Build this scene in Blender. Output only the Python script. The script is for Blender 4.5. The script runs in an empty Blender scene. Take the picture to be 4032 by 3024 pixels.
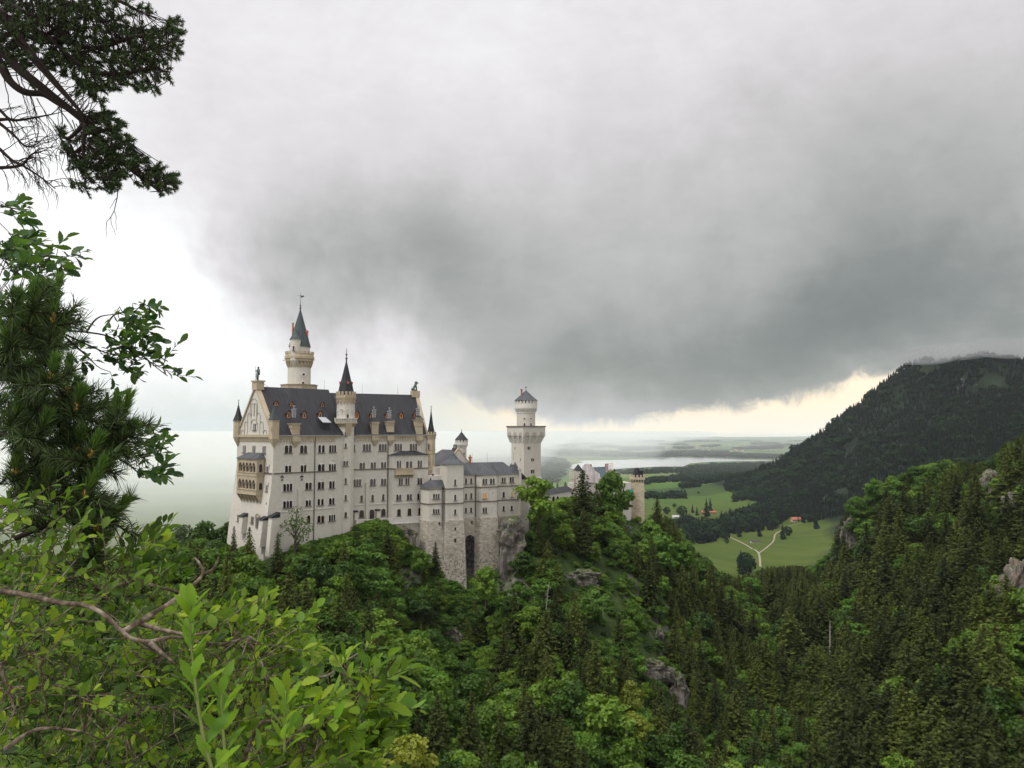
import bpy, bmesh, math, random
import numpy as np
from mathutils import Vector, Matrix, noise
S = bpy.context.scene
COL = S.collection
PI = math.pi
# ------------------------------------------------------------------ camera
F = 3028.0; CX = 2016.0; CY = 1512.0; HOR = 1695.0; CAMZ = 200.0
PITCH = math.atan((HOR - CY) / F)
SP, CP = math.sin(PITCH), math.cos(PITCH)
cam = bpy.data.cameras.new('camera'); cob = bpy.data.objects.new('camera', cam); COL.objects.link(cob)
cam.sensor_width = 36.0; cam.lens = 36.0 * F / 4032.0
cam.clip_start = 0.1; cam.clip_end = 60000
cob.location = (0, 0, CAMZ); cob.rotation_euler = (PI / 2 + PITCH, 0, 0)
S.camera = cob
# ------------------------------------------------------------------ render and exposure
S.view_settings.view_transform = 'Standard'; S.view_settings.look = 'None'
S.view_settings.exposure = 0.0; S.view_settings.gamma = 1.0
cy = S.cycles
cy.use_denoising = True
cy.max_bounces = 5; cy.diffuse_bounces = 3; cy.glossy_bounces = 2; cy.transmission_bounces = 3
cy.volume_bounces = 2; cy.transparent_max_bounces = 8
cy.sample_clamp_indirect = 4.0
# ------------------------------------------------------------------ node helper
class NT:
    def __init__(s, tree):
        s.t = tree; s.n = tree.nodes; s.l = tree.links
    def node(s, typ, **kw):
        n = s.n.new(typ)
        for k, v in kw.items(): setattr(n, k, v)
        return n
    def put(s, sock, v):
        if v is None: return
        if isinstance(v, bpy.types.NodeSocket): s.l.new(v, sock)
        else:
            if hasattr(sock.default_value, '__len__') and not hasattr(v, '__len__'): v = (v, v, v)
            if hasattr(sock.default_value, '__len__') and len(sock.default_value) == 4 and len(v) == 3: v = (*v, 1)
            sock.default_value = v
    def m(s, op, a, b=None, c=None, clamp=False):
        n = s.node('ShaderNodeMath', operation=op); n.use_clamp = clamp
        s.put(n.inputs[0], a); s.put(n.inputs[1], b); s.put(n.inputs[2], c)
        return n.outputs[0]
    def v(s, op, a, b=None):
        n = s.node('ShaderNodeVectorMath', operation=op)
        s.put(n.inputs[0], a); s.put(n.inputs[1], b)
        return n.outputs['Value'] if op in ('DOT_PRODUCT', 'LENGTH') else n.outputs[0]
    def xyz(s, a):
        n = s.node('ShaderNodeSeparateXYZ'); s.put(n.inputs[0], a); return n.outputs
    def comb(s, x, y, z):
        n = s.node('ShaderNodeCombineXYZ')
        for i, q in enumerate((x, y, z)): s.put(n.inputs[i], q)
        return n.outputs[0]
    def mix(s, f, a, b, blend='MIX'):
        n = s.node('ShaderNodeMix', data_type='RGBA', blend_type=blend)
        s.put(n.inputs[0], f); s.put(n.inputs[6], a); s.put(n.inputs[7], b)
        return n.outputs[2]
    def ramp(s, f, stops, interp='LINEAR'):
        n = s.node('ShaderNodeValToRGB'); cr = n.color_ramp; cr.interpolation = interp
        while len(cr.elements) < len(stops): cr.elements.new(0.5)
        for e, (p, c) in zip(cr.elements, stops):
            e.position = p; e.color = (*c, 1) if hasattr(c, '__len__') else (c, c, c, 1)
        s.put(n.inputs[0], f); return n.outputs[0]
    def noise(s, vec, scale, detail=4, rough=0.55, dist=0.0, col=False):
        n = s.node('ShaderNodeTexNoise'); s.put(n.inputs['Vector'], vec)
        n.inputs['Scale'].default_value = scale; n.inputs['Detail'].default_value = detail
        n.inputs['Roughness'].default_value = rough; n.inputs['Distortion'].default_value = dist
        return n.outputs['Color'] if col else n.outputs['Fac']
    def mr(s, x, a, b, c=0.0, d=1.0, smooth=False):
        n = s.node('ShaderNodeMapRange'); n.interpolation_type = 'SMOOTHSTEP' if smooth else 'LINEAR'
        s.put(n.inputs[0], x); s.put(n.inputs[1], a); s.put(n.inputs[2], b); s.put(n.inputs[3], c); s.put(n.inputs[4], d)
        return n.outputs[0]
    def curve(s, x, pts):
        n = s.node('ShaderNodeFloatCurve'); c = n.mapping.curves[0]
        while len(c.points) < len(pts): c.points.new(0.5, 0.5)
        for p, (a, b) in zip(c.points, pts): p.location = (a, b)
        n.mapping.update(); s.put(n.inputs['Value'], x); return n.outputs[0]
# ------------------------------------------------------------------ sky: heavy rain cloud, bright to the west, warm gap on the horizon
SUN_EL, SUN_AZ = 56.0, -128.0     # degrees; azimuth from +Y towards +X
W = bpy.data.worlds.new("World"); S.world = W; W.use_nodes = True
W.node_tree.nodes.clear(); w = NT(W.node_tree)
DIR = w.node('ShaderNodeTexCoord').outputs['Generated']
dx, dy, dz = w.xyz(DIR)
hyp = w.m('SQRT', w.m('ADD', w.m('MULTIPLY', dx, dx), w.m('MULTIPLY', dy, dy)))
AZ0 = w.m('MULTIPLY', w.m('ARCTAN2', dx, dy), 180 / PI)
EL0 = w.m('MULTIPLY', w.m('ARCTAN2', dz, hyp), 180 / PI)
n1 = w.noise(DIR, 3.0, 5, 0.6, 0.3, col=True); r1, g1, b1 = w.xyz(n1)
n2 = w.noise(DIR, 16.0, 5, 0.6, 0.2, col=True); r2, g2, b2 = w.xyz(n2)
AZ = w.m('ADD', AZ0, w.m('ADD', w.m('MULTIPLY_ADD', r1, 22, -11), w.m('MULTIPLY_ADD', r2, 4, -2)))
EL = w.m('ADD', EL0, w.m('ADD', w.m('MULTIPLY_ADD', g1, 12, -6), w.m('MULTIPLY_ADD', g2, 2.0, -1.0)))
def blob(A, E, sa, se, amp, az=AZ, el=EL):
    a = w.m('DIVIDE', w.m('SUBTRACT', az, A), sa); e = w.m('DIVIDE', w.m('SUBTRACT', el, E), se)
    q = w.m('ADD', w.m('MULTIPLY', a, a), w.m('MULTIPLY', e, e))
    return w.m('MULTIPLY', w.m('EXPONENT', w.m('MULTIPLY', q, -1.0)), amp)
B = w.m('ADD', 0.735, 0.0)
for bl in [(-27, 9, 11, 7, .42), (-21, 4, 12, 5, .22), (-32, 17, 6, 7, .18), (2, 10.5, 20, 6.0, -.09), (13, 5.5, 17, 4.2, -.30), (29, 7.5, 14, 4.8, -.33),
           (-10.5, 12, 9, 5, -.25), (-6, 9.5, 5, 3, -.06), (1, 4.5, 9, 2.8, -.12), (31, 17, 14, 9, -.17), (12, 14, 24, 7, -.10), (24, 12, 16, 7, -.05), (34, 12.5, 3, 2.0, .08), (-9, 5.0, 6, 2.2, .12), (-6, 30, 34, 10, .11)]:
    B = w.m('ADD', B, blob(*bl))
B = w.m('ADD', B, w.m('MULTIPLY_ADD', w.noise(DIR, 7.0, 7, 0.62, 0.6), 0.14, -0.07))
B = w.m('ADD', B, w.m('MULTIPLY_ADD', w.noise(w.v('MULTIPLY', DIR, (1, 1, 2.2)), 22.0, 5, 0.6, 0.3), 0.10, -0.05))
cloud = w.ramp(B, [(0.0, (.12, .135, .13)), (0.26, (.245, .262, .245)), (0.42, (.380, .385, .370)), (0.60, (.565, .552, .548)), (0.78, (.775, .748, .76)), (0.95, (.97, .97, .97)), (1.0, (1.05, 1.05, 1.05))])
# horizon gap under the cloud: lower edge of the cloud as a function of azimuth
t = w.mr(AZ0, -40, 60)
edge = w.m('MULTIPLY', w.curve(t, [(0, .30), (.25, .26), (.345, .25), (.385, .17), (.42, .10), (.45, .055), (.49, .075), (.53, .135), (.58, .20), (.63, .29), (.66, .37), (.69, .35), (.75, .22), (1, .2)]), 10)
n3 = w.noise(DIR, 26.0, 6, 0.62, 0.6)
ee = w.m('ADD', edge, w.m('MULTIPLY_ADD', n3, 2.6, -1.3))
gw_ = w.mr(AZ0, -14, -2, 2.6, .55); gap = w.mr(w.m('DIVIDE', w.m('SUBTRACT', EL0, ee), gw_), 1.0, -1.0, smooth=True)
gapcol = w.ramp(w.mr(AZ0, -40, 40), [(0, (.74, .79, .76)), (0.38, (.75, .79, .75)), (0.475, (.90, .83, .66)), (0.5, (1.05, .84, .55)), (0.66, (1.12, .92, .62)), (1.0, (1.18, 1.05, .85))])
gapcol = w.mix(w.m('MULTIPLY', w.mr(EL0, 2.4, 0.3, 0.0, .6), w.mr(AZ0, -6, 2)), gapcol, (1.14, 1.06, .88))
sky = w.mix(gap, cloud, gapcol)
# extra sky brightness added out of frame, overhead and behind, to light the scene
sky = w.mix(w.mr(w.m('ABSOLUTE', AZ0), 48, 95, smooth=True), sky, w.mix(1.0, sky, (1.35, 1.35, 1.35), 'MULTIPLY'))
sky = w.mix(w.mr(EL0, 34, 66, smooth=True), sky, w.mix(1.0, sky, (2.7, 2.7, 2.65), 'MULTIPLY'))
nish = w.node('ShaderNodeTexSky', sky_type='NISHITA'); nish.sun_disc = False
nish.sun_elevation = math.radians(SUN_EL); nish.sun_rotation = math.radians(SUN_AZ)
sky = w.mix(1.0, sky, w.mix(1.0, nish.outputs[0], (.006, .006, .006), 'MULTIPLY'), 'ADD')
bg = w.node('ShaderNodeBackground'); w.put(bg.inputs[0], sky); bg.inputs[1].default_value = 1.0
out = w.node('ShaderNodeOutputWorld'); w.l.new(bg.outputs[0], out.inputs[0])
W.cycles.sampling_method = 'MANUAL'; W.cycles.sample_map_resolution = 512
# ------------------------------------------------------------------ sun behind the cloud
sl = bpy.data.lights.new('sun', 'SUN'); so = bpy.data.objects.new('sun', sl); COL.objects.link(so)
sl.energy = 2.3; sl.angle = math.radians(14); sl.color = (1.0, .96, .90)
sd = Vector((math.sin(math.radians(SUN_AZ)) * math.cos(math.radians(SUN_EL)), math.cos(math.radians(SUN_AZ)) * math.cos(math.radians(SUN_EL)), math.sin(math.radians(SUN_EL))))
so.rotation_euler = sd.to_track_quat('Z', 'Y').to_euler()
# ------------------------------------------------------------------ geometry helpers
def ray(px, py):
    a = (px - CX) / F; b = (CY - py) / F
    y = CP - SP * b
    return a / y, (SP + CP * b) / y
def P(px, py, d):
    x, z = ray(px, py); return Vector((x * d, d, CAMZ + z * d))
def zat(py, d, px=2016): return CAMZ + ray(px, py)[1] * d
def proj(x, y, z):
    z = z - CAMZ; dep = y * CP + z * SP; up_ = -y * SP + z * CP
    return CX + F * x / dep, CY - F * up_ / dep
def tag(o, label=None, cat=None, group=None, kind=None):
    if label: o['label'] = label
    if cat: o['category'] = cat
    if group: o['group'] = group
    if kind: o['kind'] = kind
    return o
ORG = {}
def empty(name, loc, label, cat, group=None):
    o = bpy.data.objects.new(name, None); COL.objects.link(o); o.location = loc
    o.empty_display_size = 1.0; ORG[o.name] = Vector(loc); return tag(o, label, cat, group)
class MB:
    """collects faces in world space; build() links them as ONE mesh object"""
    def __init__(s): s.v = []; s.f = []; s.mi = []; s.parts = []
    def face(s, pts, mi=0):
        i = len(s.v); s.v += [tuple(p) for p in pts]; s.f.append(tuple(range(i, i + len(pts)))); s.mi.append(mi); return s
    def mesh(s, vs, fs, mi=0):
        i = len(s.v); s.parts.append((i, len(s.f))); s.v += [tuple(p) for p in vs]
        for f in fs: s.f.append(tuple(i + k for k in f)); s.mi.append(mi)
        return s
    def loft(s, rings, cap0=True, cap1=True, mi=0, closed=True):
        n = len(rings[0]); vs = [p for r in rings for p in r]; fs = []
        for k in range(len(rings) - 1):
            for j in range(n if closed else n - 1):
                a = k * n + j; b = k * n + (j + 1) % n
                fs.append((a, b, b + n, a + n))
        if cap0: fs.append(tuple(reversed(range(n))))
        if cap1: fs.append(tuple((len(rings) - 1) * n + j for j in range(n)))
        return s.mesh(vs, fs, mi)
    def tube(s, pts, r0, r1=None, n=6, mi=0):
        if r1 is None: r1 = r0
        pts = [Vector(p) for p in pts]; rings = []; m = len(pts); X = None
        for k, p in enumerate(pts):
            d = (pts[min(k + 1, m - 1)] - pts[max(k - 1, 0)])
            if d.length < 1e-9: d = Vector((0, 0, 1))
            d.normalize()
            X = d.orthogonal().normalized() if X is None else (X - d * X.dot(d)).normalized()
            Y = d.cross(X); r = r0 + (r1 - r0) * k / max(1, m - 1)
            rings.append([p + (X * math.cos(2 * PI * j / n) + Y * math.sin(2 * PI * j / n)) * r for j in range(n)])
        return s.loft(rings, mi=mi)
    def lathe(s, c, prof, n=16, a0=0.0, mi=0, cap0=True, cap1=True):
        """prof: list of (radius, z)"""
        rings = [[Vector((c[0] + r * math.cos(a0 + 2 * PI * j / n), c[1] + r * math.sin(a0 + 2 * PI * j / n), z)) for j in range(n)] for r, z in prof]
        return s.loft(rings, cap0, cap1, mi)
    def prism(s, poly, z0, z1, mi=0):
        r = [[Vector((p[0], p[1], z)) for p in poly] for z in (z0, z1)]
        return s.loft(r, mi=mi)
    def build_each(s, name, mats, parent):
        """every separate piece becomes a part of its own"""
        st = [p for p in s.parts] + [(len(s.v), len(s.f))]
        for (v0, f0), (v1, f1) in zip(st[:-1], st[1:]):
            m_ = MB(); m_.v = s.v[v0:v1]; m_.f = [tuple(i - v0 for i in f) for f in s.f[f0:f1]]; m_.mi = s.mi[f0:f1]; m_.build(name, mats, parent)
    def build(s, name, mats, parent=None, label=None, smooth=False):
        me = bpy.data.meshes.new(name); org = ORG[parent.name] if parent else Vector((0, 0, 0))
        if s.v:
            a = np.array(s.v, dtype=np.float32) - np.array(org, dtype=np.float32)
            me.from_pydata(a.tolist(), [], s.f)
        o = bpy.data.objects.new(name, me); COL.objects.link(o)
        for m in (mats if isinstance(mats, (list, tuple)) else [mats]): me.materials.append(m)
        if any(s.mi): me.polygons.foreach_set('material_index', s.mi)
        me.polygons.foreach_set('use_smooth', [smooth] * len(s.f))
        me.validate(); me.update()
        if parent: o.parent = parent
        ORG[o.name] = org
        if label: o['label'] = label
        return o
def box_frame(fr, u0, u1, w0, w1, z0, z1):
    c = [(u0, w0), (u1, w0), (u1, w1), (u0, w1)]
    return [fr.p(u, w_, z) for z in (z0, z1) for u, w_ in c], [(3, 2, 1, 0), (4, 5, 6, 7), (0, 1, 5, 4), (1, 2, 6, 5), (2, 3, 7, 6), (3, 0, 4, 7)]
class Frame:
    """vertical facade plane: u along the wall (left to right seen from outside), w outwards, z up"""
    def __init__(s, x, y, ang):
        s.o = Vector((x, y, 0)); a = math.radians(ang)
        s.d = Vector((math.cos(a), math.sin(a), 0)); s.n = Vector((math.sin(a), -math.cos(a), 0)); s.ang = ang
    def p(s, u, w_, z): q = s.o + s.d * u + s.n * w_; return Vector((q.x, q.y, z))
    def hit(s, px, py, w_=0.0):
        x, z = ray(px, py); o = s.o + s.n * w_
        t_ = (o.x * s.n.x + o.y * s.n.y) / (x * s.n.x + s.n.y)
        q = Vector((x * t_, t_, 0)) - o
        return q.dot(s.d), CAMZ + z * t_
    def box(s, mb, u0, u1, w0, w1, z0, z1, mi=0):
        return mb.mesh(*box_frame(s, u0, u1, w0, w1, z0, z1), mi=mi)
# ------------------------------------------------------------------ materials
MATS = {}
def mat(name, fn):
    m = bpy.data.materials.new(name); m.use_nodes = True; m.node_tree.nodes.clear()
    t_ = NT(m.node_tree); o = t_.node('ShaderNodeOutputMaterial'); sh = fn(t_)
    t_.l.new(sh, o.inputs[0]); MATS[name] = m; return m
def pbsdf(t_, color, rough=0.8, spec=0.3, normal=None, metal=0.0):
    b = t_.node('ShaderNodeBsdfPrincipled'); t_.put(b.inputs['Base Color'], color); t_.put(b.inputs['Roughness'], rough)
    b.inputs['Specular IOR Level'].default_value = spec; b.inputs['Metallic'].default_value = metal
    if normal is not None: t_.l.new(normal, b.inputs['Normal'])
    return b.outputs[0]
def bump(t_, h, dist, strength=1.0):
    n = t_.node('ShaderNodeBump'); t_.put(n.inputs['Height'], h); n.inputs['Distance'].default_value = dist; n.inputs['Strength'].default_value = strength
    return n.outputs[0]
def geo(t_): return t_.node('ShaderNodeNewGeometry').outputs
def wallco(t_):
    """(along-wall, height) coordinate from position and normal, for coursed masonry"""
    g = geo(t_); tan = t_.v('NORMALIZE', t_.v('CROSS_PRODUCT', g['True Normal'], (0, 0, 1)))
    u = t_.v('DOT_PRODUCT', g['Position'], tan); z = t_.xyz(g['Position'])[2]
    return t_.comb(u, z, 0.0), g['Position']
def leafmat(name, c1, c2, c3, trans=0.3, rough=0.55, spec=0.25, patch=0.0):
    def fn(t_):
        oi = t_.node('ShaderNodeObjectInfo'); rnd = oi.outputs['Random']
        g = geo(t_); n = t_.noise(t_.v('MULTIPLY', g['Position'], (1, 1, 1)), 0.35 if patch == 0 else patch, 3, 0.6)
        isl = g['Random Per Island']
        f = t_.m('ADD', t_.m('MULTIPLY', rnd, .62), t_.m('ADD', t_.m('MULTIPLY_ADD', n, .5, -.22), t_.m('MULTIPLY', isl, .22)), clamp=True)
        c = t_.ramp(f, [(0.05, c1), (0.5, c2), (0.95, c3)])
        b = pbsdf(t_, c, rough, spec)
        tr = t_.node('ShaderNodeBsdfTranslucent'); t_.put(tr.inputs[0], t_.mix(1.0, c, (1.5, 1.6, .55), 'MULTIPLY'))
        mx = t_.node('ShaderNodeMixShader'); mx.inputs[0].default_value = trans
        t_.l.new(b, mx.inputs[1]); t_.l.new(tr.outputs[0], mx.inputs[2]); return mx.outputs[0]
    return mat(name, fn)
# ------------------------------------------------------------------ terrain height from surveyed spot heights (x from bearing px, distance, height)
def PX(px, d): return (px - CX) / F * d
SPOT = [(400,60,150),(1000,80,132),(1600,100,115),(2200,100,100),(3000,110,92),(4000,110,105),(1600,170,112),(1200,170,128),(800,170,142),(300,200,150),(-300,200,150),
 (2000,180,104),(2500,200,97),(3000,210,88),(3400,200,92),(4000,170,108),(4600,150,125),(700,222,156),(1000,230,142),(1400,205,130),(400,260,150),(850,262,154),
 (1075,252,157),(900,262,151),(1250,266,158),(1370,273,160),(1480,282,163),(1600,287,157),(1640,288,152),(1700,284,143),(1850,284,130),(1990,290,133),(2070,300,150),
 (1150,290,160),(1400,300,160),(1600,310,160),(1850,312,152),(2050,330,162),(900,300,148),(700,300,140),(300,300,130),
 (2150,310,156),(2100,325,162),(2070,345,165),(2300,380,160),(2500,400,153),(2475,396,153.5),(2480,384,152),(2600,410,150),(2300,340,155),
 (2000,262,117),(2000,220,108),(1700,240,118),(1400,240,143),(2300,300,141),(2300,260,127),(2300,220,109),(2500,330,140),(2500,270,118),(2500,230,105),(2700,370,128),(2700,300,106),(2700,240,92),
 (2900,300,86),(2850,450,95),(2900,375,106),(3000,365,94),(1500,430,100),(1000,400,80),(500,400,80),(2300,480,110),(2600,520,85),(1000,600,20),(2000,650,30),(2600,700,30),(2000,900,2),(1000,900,0),
 (3000,650,56),(2900,650,50),(3300,620,82),(2750,800,22),(3000,900,10),(3100,330,86),(3100,450,70),(3100,260,84),
 (3310,540,124),(3440,520,152),(3600,495,164),(3700,480,164),(3850,465,165),(3950,448,172),(4032,430,178),(4400,430,215),(3500,700,115),(4000,700,165),(3600,1000,60),(4200,1000,125),
 (3290,505,92),(3345,532,128),(3700,400,147),(3700,300,123),(3700,220,104),(4000,300,148),(4000,220,127),(3400,430,124),(3400,350,102),(3400,270,91),(4600,300,190),
 (3190,2600,92),(3250,2520,175),(3300,2450,236),(3370,2400,268),(3430,2350,305),(3500,2300,340),(3560,2250,366),(3640,2200,384),(3740,2150,360),(3800,2120,378),(3865,2100,402),(3960,2050,374),(4032,2000,336),(4500,2000,400),(4200,2400,350),(5200,1900,480),
 (3200,3400,0),(3700,3300,150),(4500,3200,250),(3400,4200,0),(4500,4800,0),(5500,4500,50),(3000,2300,25),(3200,2000,55),(3400,1700,100),(3650,1650,175),(3300,1500,22),(3100,1600,6),(2900,1900,0),(3700,1400,115),(3600,1200,65),(4000,1500,190),(4000,1150,130),(5000,1300,250),
 (2600,2500,0),(2000,1200,0),(2700,1300,2),(3000,1250,5),(3200,1250,10),(3000,1100,3),(2200,1600,0),(2700,1800,0),(3300,1250,18),(0,1200,0),(-500,800,0),(0,600,20),(1200,1600,0),
 (-500,2500,0),(1000,3000,0),(2300,3000,0),(2900,3200,0),(3100,3600,0),(-500,5000,0),(1500,5000,0),(2400,5000,0),(2900,5000,0),(3700,5200,0),(0,9000,0),(2000,9000,0),(4000,9000,0),(6000,9000,0),(0,22000,0),(2000,22000,0),(4000,22000,0),(7000,16000,0)]
SPX = np.array([[PX(a, d), d, z] for a, d, z in SPOT], dtype=np.float64)
def _fit():
    n = len(SPX); X = SPX[:, :2]
    Dm = np.sqrt(((X[:, None, :] - X[None, :, :]) ** 2).sum(2) + 9.0)
    A = np.zeros((n + 1, n + 1)); A[:n, :n] = Dm + np.eye(n) * 0.0; A[:n, n] = 1; A[n, :n] = 1
    return np.linalg.solve(A, np.append(SPX[:, 2], 0))
RW = _fit()
_rng = np.random.RandomState(5)
_OCT = [(wl, _rng.uniform(0, 2 * PI, (5, 3))) for wl in (9, 21, 47, 110)]
def _wob(x, y, wl, ph):
    s_ = 0
    for k in range(5):
        a = ph[k, 0]; s_ = s_ + np.sin((x * math.cos(a) + y * math.sin(a)) * 2 * PI / (wl * (1 + .27 * k)) + ph[k, 1])
    return s_ / 5
def H(x, y):
    x = np.atleast_1d(np.asarray(x, dtype=np.float64)); y = np.atleast_1d(np.asarray(y, dtype=np.float64)); out_ = np.empty(len(x))
    for i in range(0, len(x), 20000):
        xs, ys = x[i:i + 20000], y[i:i + 20000]
        D_ = np.sqrt((xs[:, None] - SPX[None, :, 0]) ** 2 + (ys[:, None] - SPX[None, :, 1]) ** 2 + 9.0)
        z = D_ @ RW[:-1] + RW[-1]
        r = np.sqrt(xs ** 2 + ys ** 2)
        rel = np.clip((z - 8) / 25, 0, 1) * np.clip((r - 40) / 80, 0, 1)
        w_ = [_wob(xs, ys, *o) for o in _OCT]
        z = z + rel * (w_[0] * .5 + w_[1] * 1.3 + w_[2] * 2.2 + w_[3] * 2.5 * np.clip(r / 900, 0, 1))
        big = np.clip((r - 1400) / 800, 0, 1) * np.clip((z - 15) / 60, 0, 1)
        z = z + big * (_wob(xs, ys, 260, _OCT[1][1]) * 15 - np.abs(_wob(xs, ys, 150, _OCT[2][1])) * 34 + 8)
        far = np.clip((r - 6200) / 3000, 0, 1)
        z = np.where(r > 900, np.maximum(z, -1e9), z)
        z = np.where((r > 900) & (z < 2.5), z * .15, z)
        z = z + far * (6 + 24 * _wob(xs, ys, 2300, _OCT[0][1]) + 12 * _wob(xs, ys, 900, _OCT[3][1])) * np.clip(r / 9000, 0, 1.4)
        out_[i:i + 20000] = z
    return out_
def h1(x, y): return float(H([x], [y])[0])
def hit(px, py, d0=900, d1=9000):
    x, z = ray(px, py); ds = np.geomspace(d0, d1, 500); hh = H(x * ds, ds)
    k = np.argmax(CAMZ + z * ds < hh); d = ds[k]; return Vector((x * d, d, hh[k]))
# one ground sheet, finer near the viewer, out to the horizon
def ground_mesh():
    rs = [14.0]
    while rs[-1] < 24000: rs.append(rs[-1] * 1.0125)
    rs = np.array(rs); az = np.radians(np.linspace(-58, 58, 520))
    R, A = np.meshgrid(rs, az, indexing='ij'); X = (R * np.sin(A)).ravel(); Y = (R * np.cos(A)).ravel(); Z = H(X, Y)
    n, m = R.shape; i = np.arange(n * m).reshape(n, m)
    f = np.stack([i[:-1, :-1], i[:-1, 1:], i[1:, 1:], i[1:, :-1]], -1).reshape(-1, 4)
    me = bpy.data.meshes.new('ground'); me.vertices.add(n * m); me.vertices.foreach_set('co', np.stack([X, Y, Z], 1).astype(np.float32).ravel())
    me.loops.add(f.size); me.loops.foreach_set('vertex_index', f[:, ::-1].ravel().astype(np.int32))
    me.polygons.add(len(f)); me.polygons.foreach_set('loop_start', np.arange(0, f.size, 4, dtype=np.int32)); me.polygons.foreach_set('loop_total', np.full(len(f), 4, dtype=np.int32))
    me.polygons.foreach_set('use_smooth', np.ones(len(f), dtype=bool)); me.update(); me.validate()
    return me
def m_ground(t_):
    g = geo(t_); p = g['Position']; x, y, z = t_.xyz(p); nz = t_.xyz(g['Normal'])[2]
    # plain: meadows of different mowing, cut by hedges
    vor = t_.node('ShaderNodeTexVoronoi'); vor.feature = 'F1'; t_.put(vor.inputs['Vector'], t_.v('MULTIPLY', p, (.0022, .0045, 0))); vor.inputs['Scale'].default_value = 1.0
    cellr = t_.xyz(vor.outputs['Color'])[0]
    mead = t_.ramp(cellr, [(0.0, (.018, .040, .010)), (0.25, (.045, .10, .014)), (0.5, (.07, .125, .022)), (0.7, (.11, .145, .04)), (1.0, (.055, .13, .016))], 'CONSTANT')
    near = t_.ramp(t_.noise(p, .006, 5, .6), [(0.3, (.033, .055, .008)), (0.5, (.044, .070, .010)), (0.7, (.060, .080, .014))])
    tuft = t_.noise(t_.v('MULTIPLY', p, (1, .6, 1)), .055, 5, .75)
    mow = t_.noise(t_.comb(t_.m('ADD', t_.m('MULTIPLY', x, .9), t_.m('MULTIPLY', y, .45)), t_.m('MULTIPLY', t_.m('SUBTRACT', y, t_.m('MULTIPLY', x, .4)), .06), 0), .035, 4, .6); near = t_.mix(t_.mr(mow, .42, .6, 0, .35), near, (.080, .098, .022)); near = t_.mix(t_.m('MULTIPLY', t_.mr(tuft, .56, .70), .5), near, (.05, .055, .02))
    mead = t_.mix(.25, mead, (.06, .09, .03)); mead = t_.mix(t_.mr(y, 1900, 2600), near, mead)
    woods = t_.mr(t_.noise(t_.v('MULTIPLY', p, (.8, 1.6, 0)), .0016, 6, .62), .54, .56)
    mead = t_.mix(t_.m('MULTIPLY', woods, t_.mr(y, 5200, 6200)), mead, (.014, .026, .012))
    # hill: leaf litter, moss and shrubs; rock where it is steep
    n = t_.noise(p, .16, 6, .65); n_b = t_.noise(p, 1.1, 5, .7)
    veg = t_.ramp(n, [(0.3, (.014, .020, .007)), (0.5, (.030, .048, .012)), (0.62, (.050, .072, .018)), (0.75, (.07, .075, .03))])
    veg = t_.mix(t_.mr(n_b, .35, .7), veg, (.020, .036, .010))
    rock = t_.ramp(t_.noise(p, .35, 8, .7), [(0.3, (.07, .06, .05)), (0.5, (.17, .155, .14)), (0.72, (.30, .28, .25))])
    steep = t_.mr(t_.m('ADD', nz, t_.m('MULTIPLY_ADD', n, .5, -.25)), .66, .52)
    veg = t_.mix(t_.m('MULTIPLY', steep, .85), veg, rock)
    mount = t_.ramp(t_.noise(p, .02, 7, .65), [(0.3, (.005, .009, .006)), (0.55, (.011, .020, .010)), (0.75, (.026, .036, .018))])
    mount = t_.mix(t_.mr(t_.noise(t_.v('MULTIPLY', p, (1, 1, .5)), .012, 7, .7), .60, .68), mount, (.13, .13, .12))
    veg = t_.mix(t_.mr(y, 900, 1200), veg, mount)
    hill = t_.mr(t_.m('ADD', z, t_.m('MULTIPLY_ADD', n, 8, -4)), 16, 24)
    hill = t_.m('MULTIPLY', hill, t_.mr(y, 4200, 5200, 1, 0))
    hill = t_.m('MAXIMUM', hill, t_.mr(y, 800, 620))
    c = t_.mix(hill, mead, veg)
    return pbsdf(t_, c, .95, .1, bump(t_, n_b, .5, .6))
M_ground = mat('ground', m_ground)
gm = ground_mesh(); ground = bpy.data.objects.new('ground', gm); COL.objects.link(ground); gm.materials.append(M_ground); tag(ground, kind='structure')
# lake
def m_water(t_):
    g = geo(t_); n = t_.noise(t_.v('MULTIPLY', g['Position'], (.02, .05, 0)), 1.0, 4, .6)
    return pbsdf(t_, (.36, .37, .36), .10, .5, bump(t_, n, .6, .15))  # pale base colour stands in for sky glare on the water
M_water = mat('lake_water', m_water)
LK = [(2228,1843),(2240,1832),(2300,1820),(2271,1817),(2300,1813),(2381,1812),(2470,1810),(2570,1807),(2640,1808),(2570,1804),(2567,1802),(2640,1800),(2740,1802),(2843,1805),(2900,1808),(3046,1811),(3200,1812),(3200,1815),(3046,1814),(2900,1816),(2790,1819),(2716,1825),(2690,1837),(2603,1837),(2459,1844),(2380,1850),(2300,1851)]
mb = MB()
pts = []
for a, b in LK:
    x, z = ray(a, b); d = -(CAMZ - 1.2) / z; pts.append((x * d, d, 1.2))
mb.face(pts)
lake = mb.build('lake', M_water); tag(lake, kind='structure')
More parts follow.
